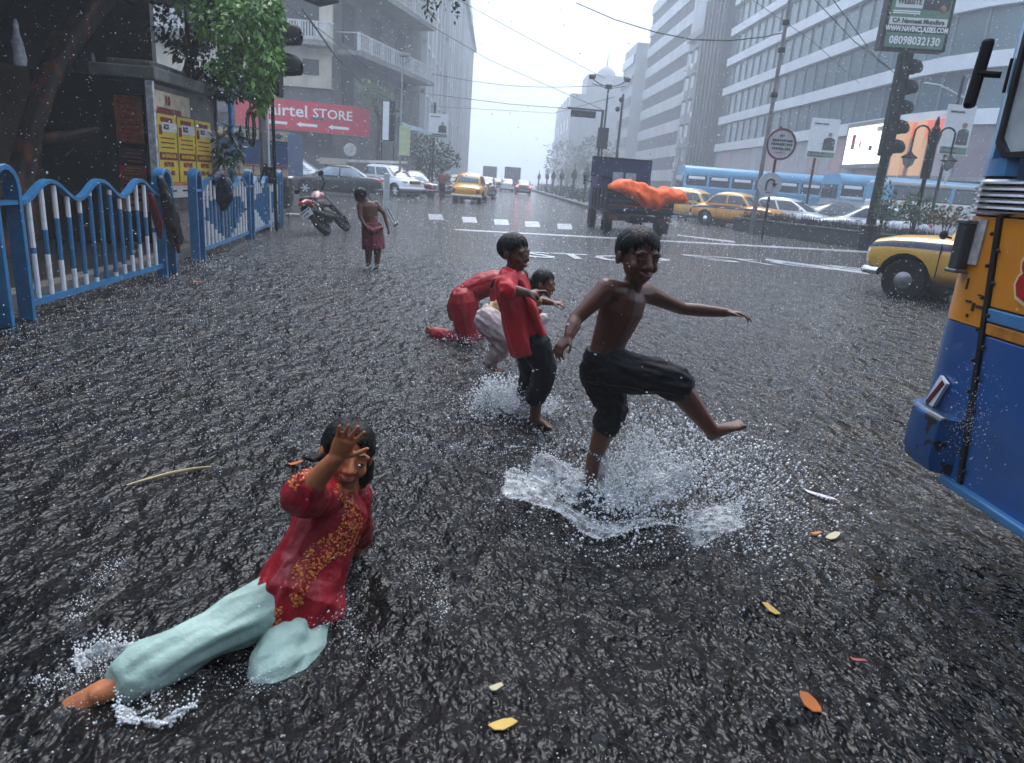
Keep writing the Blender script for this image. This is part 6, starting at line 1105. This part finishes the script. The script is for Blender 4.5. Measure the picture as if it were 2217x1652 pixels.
# central median with hedge, finial posts, gantry and flood lamp
mb=MB(); mb.box((6.1,84,.1),(1.5,104,.28)); tag(mb.build('median_kerb',PLN,bevel=.04),kind='structure')
FIN=mat('finial_post',(.06,.058,.06),.5,var=.3)
for px,Y in ((1163,101),(1180,85),(1193,75.6),(1210,66),(1236,55.5),(1262,48)):
    t=thing('finial_post',{101:'farthest',85:'second farthest',75.6:'third farthest',66:'fourth farthest',55.5:'second nearest',48:'nearest'}[Y]+' dark finial post on the central median','post',(6.0,Y,.2),group='finial posts along the median'); mb=MB(); mb.lathe([(.1,0),(.1,1.5),(.2,1.6),(.26,1.85),(.16,2.1),(.05,2.3),(.02,2.7)],10,(0,0,0)); mb.build('shaft',FIN,t,smooth=40)
HG=mat('grey_green_leaf',(.05,.06,.04),.5,var=.5,scale=2)
for px,Y,rx,lab in ((1298,41,.55,'nearest clipped bush on the central median under the gantry'),(1255,49,.75,'second bush along the central median'),(1222,58,.7,'third bush along the central median'),(1200,68,.7,'fourth bush along the central median'),(1183,80,.8,'fifth bush along the central median'),(1168,95,.8,'farthest bush along the central median')):
    c=npv((6.1,Y,.65)); t=thing('bush',lab,'bush',(6.1,Y,.2)); leaves('foliage',HG,t,npv((6.1,Y,.2)),[(c,(rx,rx*1.6,.55),1,1),(c+npv((.2,rx,-.1)),(rx*.7,rx,.4),1,.5)],700,.16,int(Y),-.2); mb=MB(); mb.tube([(0,0,0),(0,0,.5)],.05,6); mb.build('stem',BARK,t)
gp=A(1290,390,40)[0]; gt_=thing('signal_gantry','dark gantry post with arm and hanging countdown box over the road','traffic signal',(gp,40,0)); zg=A(1290,238,40)[2]
mb=MB(); mb.tube([(0,0,0),(0,0,zg)],.07,10); mb.tube([(.03,0,zg-.02),(-1.95,0,zg+.0)],.05,8); mb.build('post',DARK,gt_,smooth=50); mb=MB(); mb.box((-1.05,0,zg-.26),(1.35,.2,.34)); hb=mb.build('countdown_box',BLACK,gt_,bevel=.02)
for k in range(9): mb=MB(); mb.box((-1.63+k*.145,-.12,zg-.26),(.09,.05,.26)); mb.build('louvre',DARK,hb)
for x in (-.45,-1.65): mb=MB(); mb.tube([(x,0,zg),(x,0,zg-.1)],.02,6); mb.build('hanger',DARK,gt_)
fp=A(1306,300,42)[0]; zf=A(1317,188,42)[2]; fl=thing('flood_lamp_post','twin armed dark flood lamp post on the median','lamp post',(fp,42,0)); mb=MB(); mb.tube([(0,0,0),(0,0,zf)],[.07,.05],10); mb.box((0,0,zf),(.34,.25,.22)); mb.build('post',DARK,fl,smooth=40)
for sg_ in (-1,1):
    mb=MB(); mb.tube([(0,0,zf-.02),(sg_*.55,0,zf+.12),(sg_*.95,0,zf+.35)],.028,8); mb.tube([(0,0,zf-.1),(sg_*.95,0,zf+.1)],.02,6); mb.build('arm',DARK,fl,smooth=50); mb=MB(); mb.box((sg_*.98,-.1,zf+.45),(.32,.3,.22),M=rotz(sg_*.4)@np.array([[1,0,0],[0,.9,-.43],[0,.43,.9]])); mb.build('flood_head',BLACK,fl,bevel=.03)
zp=A(1308,300,42)[2]; mb=MB(); mb.box((-.05,-.15,zp),(.62,.12,1.15)); mb.build('notice_box',BLACK,fl,bevel=.04)
t,z=post('plain dark camera pole right of the flood lamp',1326,390,202,41,.085,DARK,name='camera_pole'); 
for zz,dx in ((z-.3,.0),(z-.8,-.15)): mb=MB(); mb.ell((dx-.1,-.1,zz),(.13,.13,.14)); mb.build('camera',BLACK,t,smooth=60)
rs=thing('round_traffic_sign','hazy red ringed disc sign behind the pickup cab','sign',(A(1335,360,34)[0],34,0)); zz=A(1335,365,34)[2]; mb=MB(); mb.lathe([(.3,-.02),(.36,-.02),(.36,.02),(.3,.02)],24,(0,0,zz),(0,-1,0),cap=False); mb.build('ring',REDL,rs); mb=MB(); mb.lathe([(.01,0),(.31,0),(.31,.01),(.01,.01)],24,(0,0,zz),(0,-1,0)); mb.build('disc',SGW,rs); mb=MB(); mb.tube([(0,.05,0),(0,.05,zz+.7)],.04,8); mb.build('post',DARK,rs)
tree('faint round tree blurred by rain beyond the gantry',1285,120,3,[(npv((16,120,6.5)),(3,3,3),1,1),(npv((18,118,4.5)),(2.4,2.4,2),1,.6)],1500,.5,HG,51,.3)
tree('faint broad tree blurred by rain at the end of the median',1225,150,3,[(npv((14,150,6)),(4,4,4),1,1),(npv((17,148,3.5)),(3,3,2),1,.6)],1500,.6,HG,52,.3)
# ------------------------------------------------------------------ overhead wires
WIRE=mat('wire_black',(.02,.02,.022),.5)
def wire(label,pts,r_,n=16):
    P_=[A(*p) for p in pts]; q=[]
    for i in range(len(P_)-1):
        for s_ in np.linspace(0,1,n,endpoint=(i==len(P_)-2)): q.append(P_[i]*(1-s_)+P_[i+1]*s_-npv((0,0,.35*math.sin(PI*s_) if len(P_)==2 else 0)))
    mb=MB(); mb.tube(q,r_,6); one('overhead_wire',mb,WIRE,label,'wire',smooth=60)
wire('thick dark wire sagging across the white office block',[(1247,6,30),(1330,42,29),(1420,70,28),(1500,86,27.6),(1580,88,27.3),(1655,80,27.1),(1700,70,27)],.022,6)
wire('upper wire crossing the open sky from top left',[(975,-10,34),(1130,75,36),(1310,170,41)],.014); wire('second wire crossing the open sky below the upper one',[(905,40,40),(1060,130,40),(1310,240,41)],.014)
wire('nearly level wire strung toward the flood lamp',[(935,160,45),(1310,185,42)],.016); wire('lower level wire strung toward the gantry',[(900,200,45),(1100,225,44),(1290,240,40)],.018); wire('lowest faint wire across the street',[(930,230,50),(1200,245,50),(1330,210,41)],.013)
wire('thick cable bundle slanting down past the old balcony',[(655,20,22),(725,120,26),(800,195,34),(862,222,40)],.03,8); wire('thin wire above the thick cable bundle',[(600,-5,22),(720,85,28),(862,200,40)],.012)
wire('wire crossing the glass mall at upper right',[(1760,-5,24),(1850,90,26),(1930,150,28)],.014); wire('second wire crossing the glass mall near the billboard',[(1800,-5,24),(1900,130,26),(1985,195,28)],.014); wire('thin wire slanting over the mall bands',[(1630,0,30),(1760,90,30),(1860,180,32)],.010)
# ------------------------------------------------------------------ litter floating on the flood
LF=[mat('fallen_yellow',(.50,.32,.05),.4,var=.3),mat('fallen_orange',(.45,.12,.015),.4,var=.3),mat('fallen_pale',(.5,.45,.28),.45,var=.2)]
def litter(label,px,py,ln,wd,ang,mt,name='fallen_leaf',cat='leaf'):
    p=G(px,py); p[2]=wave(np.array([p[0]]),np.array([p[1]]))[0]+.012; mb=MB(); prof=[(-.5,0),(-.3,.35),(0,.5),(.3,.35),(.5,0),(.3,-.35),(0,-.5),(-.3,-.35)]; top=[p+rotz(ang)@npv((x*ln,y*wd,.006*math.sin(x*5)+.004*(1-4*y*y))) for x,y in prof]; mb.add(top+[q-npv((0,0,.003)) for q in top],[tuple(range(8)),tuple(range(15,7,-1))]+[(i,(i+1)%8,8+(i+1)%8,8+i) for i in range(8)]); one(name,mb,mt,label,cat,smooth=40)
litter('small yellow leaf floating below the bus front',1669,1321,.07,.03,2.3,LF[0]); litter('rusty orange leaf floating at lower right',1750,1540,.075,.045,2.0,LF[1]); litter('pale yellow leaf at the bottom centre edge',1088,1578,.075,.035,.1,LF[0]); litter('tiny yellow leaf above the bottom centre leaf',1074,1490,.04,.025,0,LF[2]); litter('little orange scrap left of the pale strip',1765,1162,.05,.025,-.2,LF[1]); litter('pale green strip floating in front of the bus',1802,1165,.09,.035,.5,LF[2],'scrap','litter'); litter('small red scrap floating at right',1855,1440,.05,.015,-.7,mat('scrap_red',(.3,.03,.03),.4),'scrap','litter'); litter('orange leaf by the near railing',430,615,.12,.07,.2,LF[1]); litter('brown leaf beside the sprawled child',640,1012,.07,.03,.2,LF[1]); litter('white and pink wrapper floating beside the bus',1775,1078,.18,.035,-.9,mat('wrapper_white',(.6,.6,.62),.35,col2=(.5,.1,.2),thr=(.6,.7),scale=14),'wrapper','litter')
mb=MB(); q=[(275,1058),(320,1045),(370,1032),(420,1022),(458,1018)]; mb.tube([G(*p_)+npv((0,0,.015)) for p_ in q],[.004,.007,.008,.007,.005],6); one('straw_stalk',mb,mat('straw',(.45,.36,.2),.5,var=.2),'long dry straw stalk floating left of the raised hand','litter',smooth=60)
# ================================================================== rain and splashing water
def drop_material(name,alpha,base,rough=.08):
    mt=bpy.data.materials.new(name); mt.use_nodes=True; b=mt.node_tree.nodes['Principled BSDF']; b.inputs['Base Color'].default_value=(*base,1); b.inputs['Roughness'].default_value=rough; b.inputs['IOR'].default_value=1.33; b.inputs['Alpha'].default_value=alpha; b.inputs['Specular IOR Level'].default_value=.9
    return mt
DROP=drop_material('rain_drop',.9,(.86,.89,.93)); FOAM=drop_material('splash_foam',1.0,(.82,.85,.88),.2)  # rain_drop white: refracted sky brightness put into the base colour of clear drops
_O=np.array([(1,0,0),(-1,0,0),(0,1,0),(0,-1,0),(0,0,1),(0,0,-1)],float); _OF=np.array([(0,2,4),(2,1,4),(1,3,4),(3,0,4),(2,0,5),(1,2,5),(3,1,5),(0,3,5)])
_t=(1+5**.5)/2; _I=np.array([(-1,_t,0),(1,_t,0),(-1,-_t,0),(1,-_t,0),(0,-1,_t),(0,1,_t),(0,-1,-_t),(0,1,-_t),(_t,0,-1),(_t,0,1),(-_t,0,-1),(-_t,0,1)])/math.hypot(1,_t)
_IF=np.array([(0,11,5),(0,5,1),(0,1,7),(0,7,10),(0,10,11),(1,5,9),(5,11,4),(11,10,2),(10,7,6),(7,1,8),(3,9,4),(3,4,2),(3,2,6),(3,6,8),(3,8,9),(4,9,5),(2,4,11),(6,2,10),(8,6,7),(9,8,1)])
def drops(name,P_,r_,mt,parent=None,off=None,stretch=None,ico=False,seed=1):
    """one mesh of many small drops; stretch: per-drop vectors added to the poles"""
    T,TF=(_I,_IF) if ico else (_O,_OF); rg=np.random.default_rng(seed); n=len(P_); sc=r_[:,None,None]*rg.uniform(.75,1.25,(n,1,3)); V=T[None]*sc
    if stretch is not None: V=V+(T[None]@np.eye(3))[:,:,2:3]*stretch[:,None,:]
    V=V+P_[:,None,:]
    if off is not None: V=V-off
    F=(TF[None]+np.arange(n)[:,None,None]*len(T)).reshape(-1,3); return fast_mesh(name,V.reshape(-1,3),F,mt,parent,smooth=True)
rg=np.random.default_rng(21)
def slab(n,y0,y1,z1,rmin,rmax,z0=0.0):
    y=rg.uniform(y0,y1,n); w_=2+y1*.9; return np.stack([rg.uniform(-w_,w_,n),y,rg.uniform(z0,z1,n)],1),rg.uniform(rmin,rmax,n)*rg.choice([.6,1,1,1.3],n)
S_=[slab(420,.5,1.4,2.0,.0009,.0019),slab(7500,1.4,4,3.2,.0015,.0033),slab(22000,4,10,6,.0032,.0072),slab(22000,10,24,12,.007,.015),slab(11000,24,46,20,.013,.024)]
Pr=np.vstack([s[0] for s in S_]); Rr=np.concatenate([s[1] for s in S_]); fall=np.stack([-.25*np.ones(len(Rr)),.1*np.ones(len(Rr)),-np.ones(len(Rr))],1)*(Rr*rg.uniform(0,1.1,len(Rr)))[:,None]
tag(drops('rain',Pr,Rr,DROP,stretch=fall),kind='stuff')
# countless small impacts on the flood
def impacts(n,y0,y1,zmax,rmin,rmax,w0=2.0):
    y=rg.uniform(y0,y1,n); w_=w0+y*.85; x=rg.uniform(-1,1,n)*w_; k=(x>-3.7-.05*y); x,y=x[k],y[k]; m_=len(x); z=np.abs(rg.normal(0,zmax,m_))*rg.choice([.3,1,1.6],m_)+.001; return np.stack([x,y,z+wave(x,y)],1),rg.uniform(rmin,rmax,m_)*rg.choice([.55,.8,1,1.4],m_,p=[.35,.3,.25,.1])
S_=[impacts(11000,.5,3,.010,.0009,.0026),impacts(42000,3,7,.012,.0011,.0033),impacts(52000,7,15,.014,.0016,.0042),impacts(15000,15,32,.02,.004,.009),impacts(9000,32,60,.05,.010,.02,4)]
Pi=np.vstack([s[0] for s in S_]); Ri=np.concatenate([s[1] for s in S_]); up_=np.zeros((len(Pi),3)); up_[:,2]=Ri*rg.uniform(0,1,len(Ri))*np.clip(Pi[:,1]-2,0,4)*.4*np.clip((15-Pi[:,1])/5,0,1); up_[:,:2]=rg.normal(0,.25,(len(Ri),2))*up_[:,2:3]; tag(drops('rain_splashes',Pi,Ri,FOAM,stretch=up_,seed=5),kind='stuff')
def crowns(n,y0,y1,rr):
    y=rg.uniform(y0,y1,n)**1.0; w_=1.2+y*.8; x=rg.uniform(-1,1,n)*w_; seg=7; V=[];F=[]
    a=np.linspace(0,2*PI,seg,endpoint=False)
    R0=rg.uniform(.35,1,n)*rr; hgt=R0*rg.uniform(.5,1.3,n); ph=rg.uniform(0,6,n); zz=wave(x,y)
    base=np.stack([x[:,None]+R0[:,None]*np.cos(a+ph[:,None])*.75,y[:,None]+R0[:,None]*np.sin(a+ph[:,None])*.75,np.repeat(zz[:,None]-.001,seg,1)],2)
    jit=rg.uniform(.3,1.4,(n,seg)); top=np.stack([x[:,None]+R0[:,None]*np.cos(a+ph[:,None])*1.1,y[:,None]+R0[:,None]*np.sin(a+ph[:,None])*1.1,zz[:,None]+hgt[:,None]*jit],2)
    V=np.concatenate([base,top],1).reshape(-1,3); i=np.arange(n)[:,None]*(2*seg); j=np.arange(seg); k=(j+1)%seg
    F=np.stack([(i+j).ravel(),(i+k).ravel(),(i+seg+k).ravel(),(i+seg+j).ravel()],1); return V,F
SHEET=bpy.data.materials.new('thin_water_sheet'); SHEET.use_nodes=True; n=SHEET.node_tree.nodes; l=SHEET.node_tree.links.new; b=n['Principled BSDF']; b.inputs['Base Color'].default_value=(.62,.66,.70,1); b.inputs['Roughness'].default_value=.07; b.inputs['IOR'].default_value=1.33; b.inputs['Specular IOR Level'].default_value=.8
tcn=n.new('ShaderNodeTexCoord'); nz=n.new('ShaderNodeTexNoise'); nz.inputs['Scale'].default_value=22; nz.inputs['Detail'].default_value=4; l(tcn.outputs['Object'],nz.inputs['Vector']); mr=n.new('ShaderNodeMapRange'); mr.inputs['From Min'].default_value=.42; mr.inputs['From Max'].default_value=.68; mr.inputs['To Min'].default_value=.16; mr.inputs['To Max'].default_value=.85; l(nz.outputs['Fac'],mr.inputs[0]); l(mr.outputs[0],b.inputs['Alpha'])
bp=n.new('ShaderNodeBump'); bp.inputs['Strength'].default_value=.8; bp.inputs['Distance'].default_value=.02; l(nz.outputs['Fac'],bp.inputs['Height']); l(bp.outputs[0],b.inputs['Normal'])
V1,F1=crowns(420,.7,3,.0055); V2,F2=crowns(3000,3,8,.0075); tag(fast_mesh('splash_crowns',np.vstack([V1,V2]),np.vstack([F1,F2+len(V1)]),FOAM,smooth=True),kind='stuff')
def ballistic(c,n,th0,th1,rmax,hmax,pw=1.0,rmin=.001,rbig=.0075,sd=.25):
    """drops thrown outward from c"""
    a=rg.uniform(th0,th1,n); q=rg.random(n)**pw; rho=rmax*q*rg.uniform(.6,1.1,n); z=hmax*np.abs(np.sin(PI*np.clip(q*rg.uniform(.7,1.2,n),0,1)))*rg.uniform(.15,1.1,n)+np.abs(rg.normal(0,.008,n)); P_=np.stack([c[0]+rho*np.cos(a),c[1]+rho*np.sin(a),c[2]+z],1)+rg.normal(0,.012,(n,3)); P_[:,2]=np.maximum(P_[:,2],.002); return P_,rg.uniform(rmin,rbig,n)*rg.choice([.35,.6,1.0],n,p=[.45,.35,.2])
def crown_sheet(c,rad,hgt,th0,th1,seed,flare=.6,n=70,m_=12,ell_=.8):
    """a thrown sheet of water with a scalloped, beaded rim"""
    rows=[]; rim=[]
    for i in range(n):
        s=i/(n-1); a=th0+(th1-th0)*s; edge=min(1,6*s,6*(1-s))**.6 if abs(th1-th0)<6.2 else 1; hh=hgt*(.75+.35*math.sin(5*a+seed)+.25*mnoise.noise((a*2.2,seed,0)))*edge; row=[]
        for k in range(m_):
            t=k/(m_-1); r_=rad*(.55+.35*t+flare*t*t*.5)*(1+.10*mnoise.noise((a*3,t*2,seed)))+.012*mnoise.noise((a*11,t*5,seed+3)); row.append(npv((c[0]+r_*math.cos(a),c[1]+r_*math.sin(a)*ell_,c[2]+hh*t*(1.25-.35*t)+.006*mnoise.noise((a*13,t*7,seed)))))
        rows.append(row); rim.append(row[-1])
    return rows,rim
def rim_beads(rim,seed,dens=2):
    r=np.random.default_rng(seed); P_=[];R_=[]
    for p,q in zip(rim[:-1],rim[1:]):
        for k in range(dens*2): t=r.random(); P_.append(p*(1-t)+q*t+r.normal(0,.0035,3)); R_.append(r.uniform(.001,.004))
        if r.random()<.35:
            d=unit(npv((p[0]-rim[len(rim)//2][0],p[1]-rim[len(rim)//2][1],0))+npv((0,0,r.uniform(.2,1))));
            for k in range(5): P_.append(p+d*.012*k+r.normal(0,.003,3)); R_.append(.004*(1-.12*k))
    return np.array(P_),np.array(R_)
def splash(label,loc,sheets,dps,lig=()):
    t=thing('splash',label,'splash',tuple(loc)); o=npv(loc)
    for k,sh in enumerate(sheets):
        rows,rim=crown_sheet(*sh); mb=MB(); mb.grid([[p-o for p in r] for r in rows]); mb.build('water_sheet',SHEET,t,smooth=180,fix=False); P_,R_=rim_beads(rim,k+3); d_=drops('rim_beads',P_,R_,FOAM,t,o,ico=True); d_['kind']='stuff'
    P_=np.vstack([d[0] for d in dps]); R_=np.concatenate([d[1] for d in dps]); d_=drops('spray',P_,R_,FOAM,t,o,ico=True,stretch=(P_-npv(loc))*0.006*rg.uniform(0,1,len(P_))[:,None]); d_['kind']='stuff'
    for pts in lig:
        q=np.array(pts); u=np.sort(rg.random(150)); k=np.minimum((u*(len(q)-1)).astype(int),len(q)-2); f_=(u*(len(q)-1)-k)[:,None]; X_=q[k]*(1-f_)+q[k+1]*f_+rg.normal(0,.005,(150,3)); d_=drops('drop_string',X_,rg.uniform(.0008,.0042,150)*(1-.4*u),FOAM,t,o,stretch=np.diff(X_,axis=0,append=X_[-1:])*.3); d_['kind']='stuff'
    return t
c=G(1330,1090); c[2]=.0; cf=G(1278,1062)
arc=lambda p,q,h,n=9: [npv(p)*(1-s)+npv(q)*s+npv((0,0,h*math.sin(PI*s)))+rg.normal(0,.004,3) for s in np.linspace(0,1,n)]
splash('big crown of water thrown up round the kicking boy\'s standing foot',c,
  [(c+npv((-.02,0,0)),.38,.10,R(140),R(320),1.0),(c+npv((.06,.02,0)),.17,.20,R(-80),R(60),2.0,.9),(c+npv((.02,.05,0)),.13,.24,R(20),R(150),3.3,.7),(c+npv((-.10,.0,0)),.12,.07,0,2*PI,4.1,.6),(c+npv((.03,-.01,0)),.07,.11,0,2*PI,5.2,.4),(c+npv((.12,-.1,0)),.30,.08,R(-70),R(20),6.1,.8),(c+npv((.05,.05,0)),.24,.26,R(20),R(75),7.7,1.1),(c+npv((-.12,.06,0)),.22,.12,R(80),R(190),9.1,.6)],
  [ballistic(c,3600,R(-60),R(75),.75,.34),ballistic(c,2000,R(30),R(120),.42,.46),ballistic(c,1200,R(-120),R(-30),.55,.10),ballistic(c,1500,R(140),R(310),.52,.14),ballistic(c+npv((.1,.05,.05)),1700,R(-35),R(50),1.0,.24,.7),ballistic(c+npv((.3,-.05,.0)),1100,R(-70),R(30),.6,.08,.7,.0012,.006)],
  [arc(c+npv((.12,.02,.1)),A(1640,982,2.85),.02),arc(c+npv((.1,0,.06)),A(1560,1120,2.5),.03),arc(c+npv((-.05,.05,.15)),A(1190,955,2.9),.05),arc(c+npv((.05,.05,.2)),A(1400,890,2.7),.02),arc(c+npv((.15,-.05,.05)),A(1600,1060,2.6),.06)])
c2=G(1110,893); c2[2]=0
splash('white froth of water bursting at the red shirted child\'s foot',c2,[(c2,.19,.13,0,2*PI,7.0,.2),(c2+npv((-.05,0,0)),.14,.14,R(60),R(300),8.1,.1),(c2+npv((.12,0,0)),.12,.09,R(-90),R(120),8.8,.4),(c2+npv((-.08,.02,0)),.09,.17,0,2*PI,9.8,-.1)],
  [ballistic(c2+npv((-.05,0,0)),4200,0,2*PI,.25,.19,.6,.0015,.0075),ballistic(c2+npv((.14,0,0)),900,0,2*PI,.2,.13),ballistic(c2,500,R(120),R(240),.42,.06)],[])
c3=G(300,1490); c3[2]=0; c4=G(700,1345); c4[2]=0
splash('low splash along the sprawled child\'s legs and feet',c3,[(G(235,1440),.06,.03,R(30),R(230),3.0),(G(345,1540),.07,.035,R(180),R(380),3.7)],[ballistic(G(160,1490),400,0,2*PI,.12,.03,1,.0005,.0026),ballistic(G(330,1530),600,0,2*PI,.18,.05,1,.0005,.0028),ballistic(G(220,1440),400,0,2*PI,.15,.04,1,.0005,.0026),ballistic(c4,600,0,2*PI,.15,.06,1,.0005,.0028),ballistic(G(560,1480),500,0,2*PI,.16,.03,1,.0005,.0026)],[])
for lab,px,py,n_,rad in (('small burst of water round the crouching child\'s foot',1075,795,500,.3),('small burst of water under the crawling child\'s knee',1010,742,400,.28),('thin spray at the bowed child\'s ankles',806,582,220,.2),('spray kicked up at the near taxi\'s front wheel',1930,640,420,.4),('tall spray thrown from the pickup\'s right wheel',1462,492,700,.8),('spray at the foot of the middle railing post',455,580,220,.3)):
    cc=G(px,py); cc[2]=0; k=1+cc[1]/9; t=thing('splash',lab,'splash',tuple(cc)); P_,R_=ballistic(cc,n_,0,2*PI,rad,rad*(.9 if 'pickup' in lab else .3),.8,.0012*k,.005*k); d_=drops('spray',P_,R_,FOAM,t,cc); d_['kind']='stuff'
bs=npv((1.70,2.22,.62)); t=thing('splash','splash drops bursting against the bus flank','splash',tuple(bs)); n_=420; P_=bs+np.stack([-np.abs(rg.normal(0,.02,n_)),rg.normal(0,.06,n_),rg.normal(0,.09,n_)],1); d_=drops('spray',P_,rg.uniform(.0006,.0022,n_),FOAM,t,bs); d_['kind']='stuff'
# drifting foam and bubbles on the surface
def foam(px_pts,wpx,n_,k=1.0):
    P_=[]
    for _ in range(n_):
        i=rg.integers(0,len(px_pts)-1); t=rg.random(); x=px_pts[i][0]*(1-t)+px_pts[i+1][0]*t+rg.normal(0,wpx); y=px_pts[i][1]*(1-t)+px_pts[i+1][1]*t+rg.normal(0,wpx*.6); q=G(x,y)
        if mnoise.noise((q[0]*14,q[1]*14,1.0))>-.1: P_.append(q)
    P_=np.array(P_); P_[:,2]=wave(P_[:,0],P_[:,1])+.001; return P_,rg.uniform(.0006,.0030,len(P_))*rg.choice([.5,1,1],len(P_))*k
fm=[foam([(265,1205),(200,1270),(150,1340)],14,520),foam([(900,1215),(950,1290),(985,1350)],22,700),foam([(720,1330),(790,1380),(840,1440)],30,300),foam([(820,925),(950,965),(1130,970)],14,700,1.3),foam([(1110,970),(1000,960)],12,300,1.3),foam([(1080,1010),(1120,1150),(1300,1195),(1500,1180),(1640,1160)],22,1300),foam([(60,1480),(140,1470),(300,1430)],16,260),foam([(1480,1190),(1750,1210),(1850,1290)],40,600),foam([(450,580),(520,575)],14,220,1.6),foam([(1900,640),(1990,650)],12,260,1.8)]
tag(drops('foam',np.vstack([f_[0] for f_ in fm]),np.concatenate([f_[1] for f_ in fm]),FOAM,ico=False,seed=9),kind='stuff')
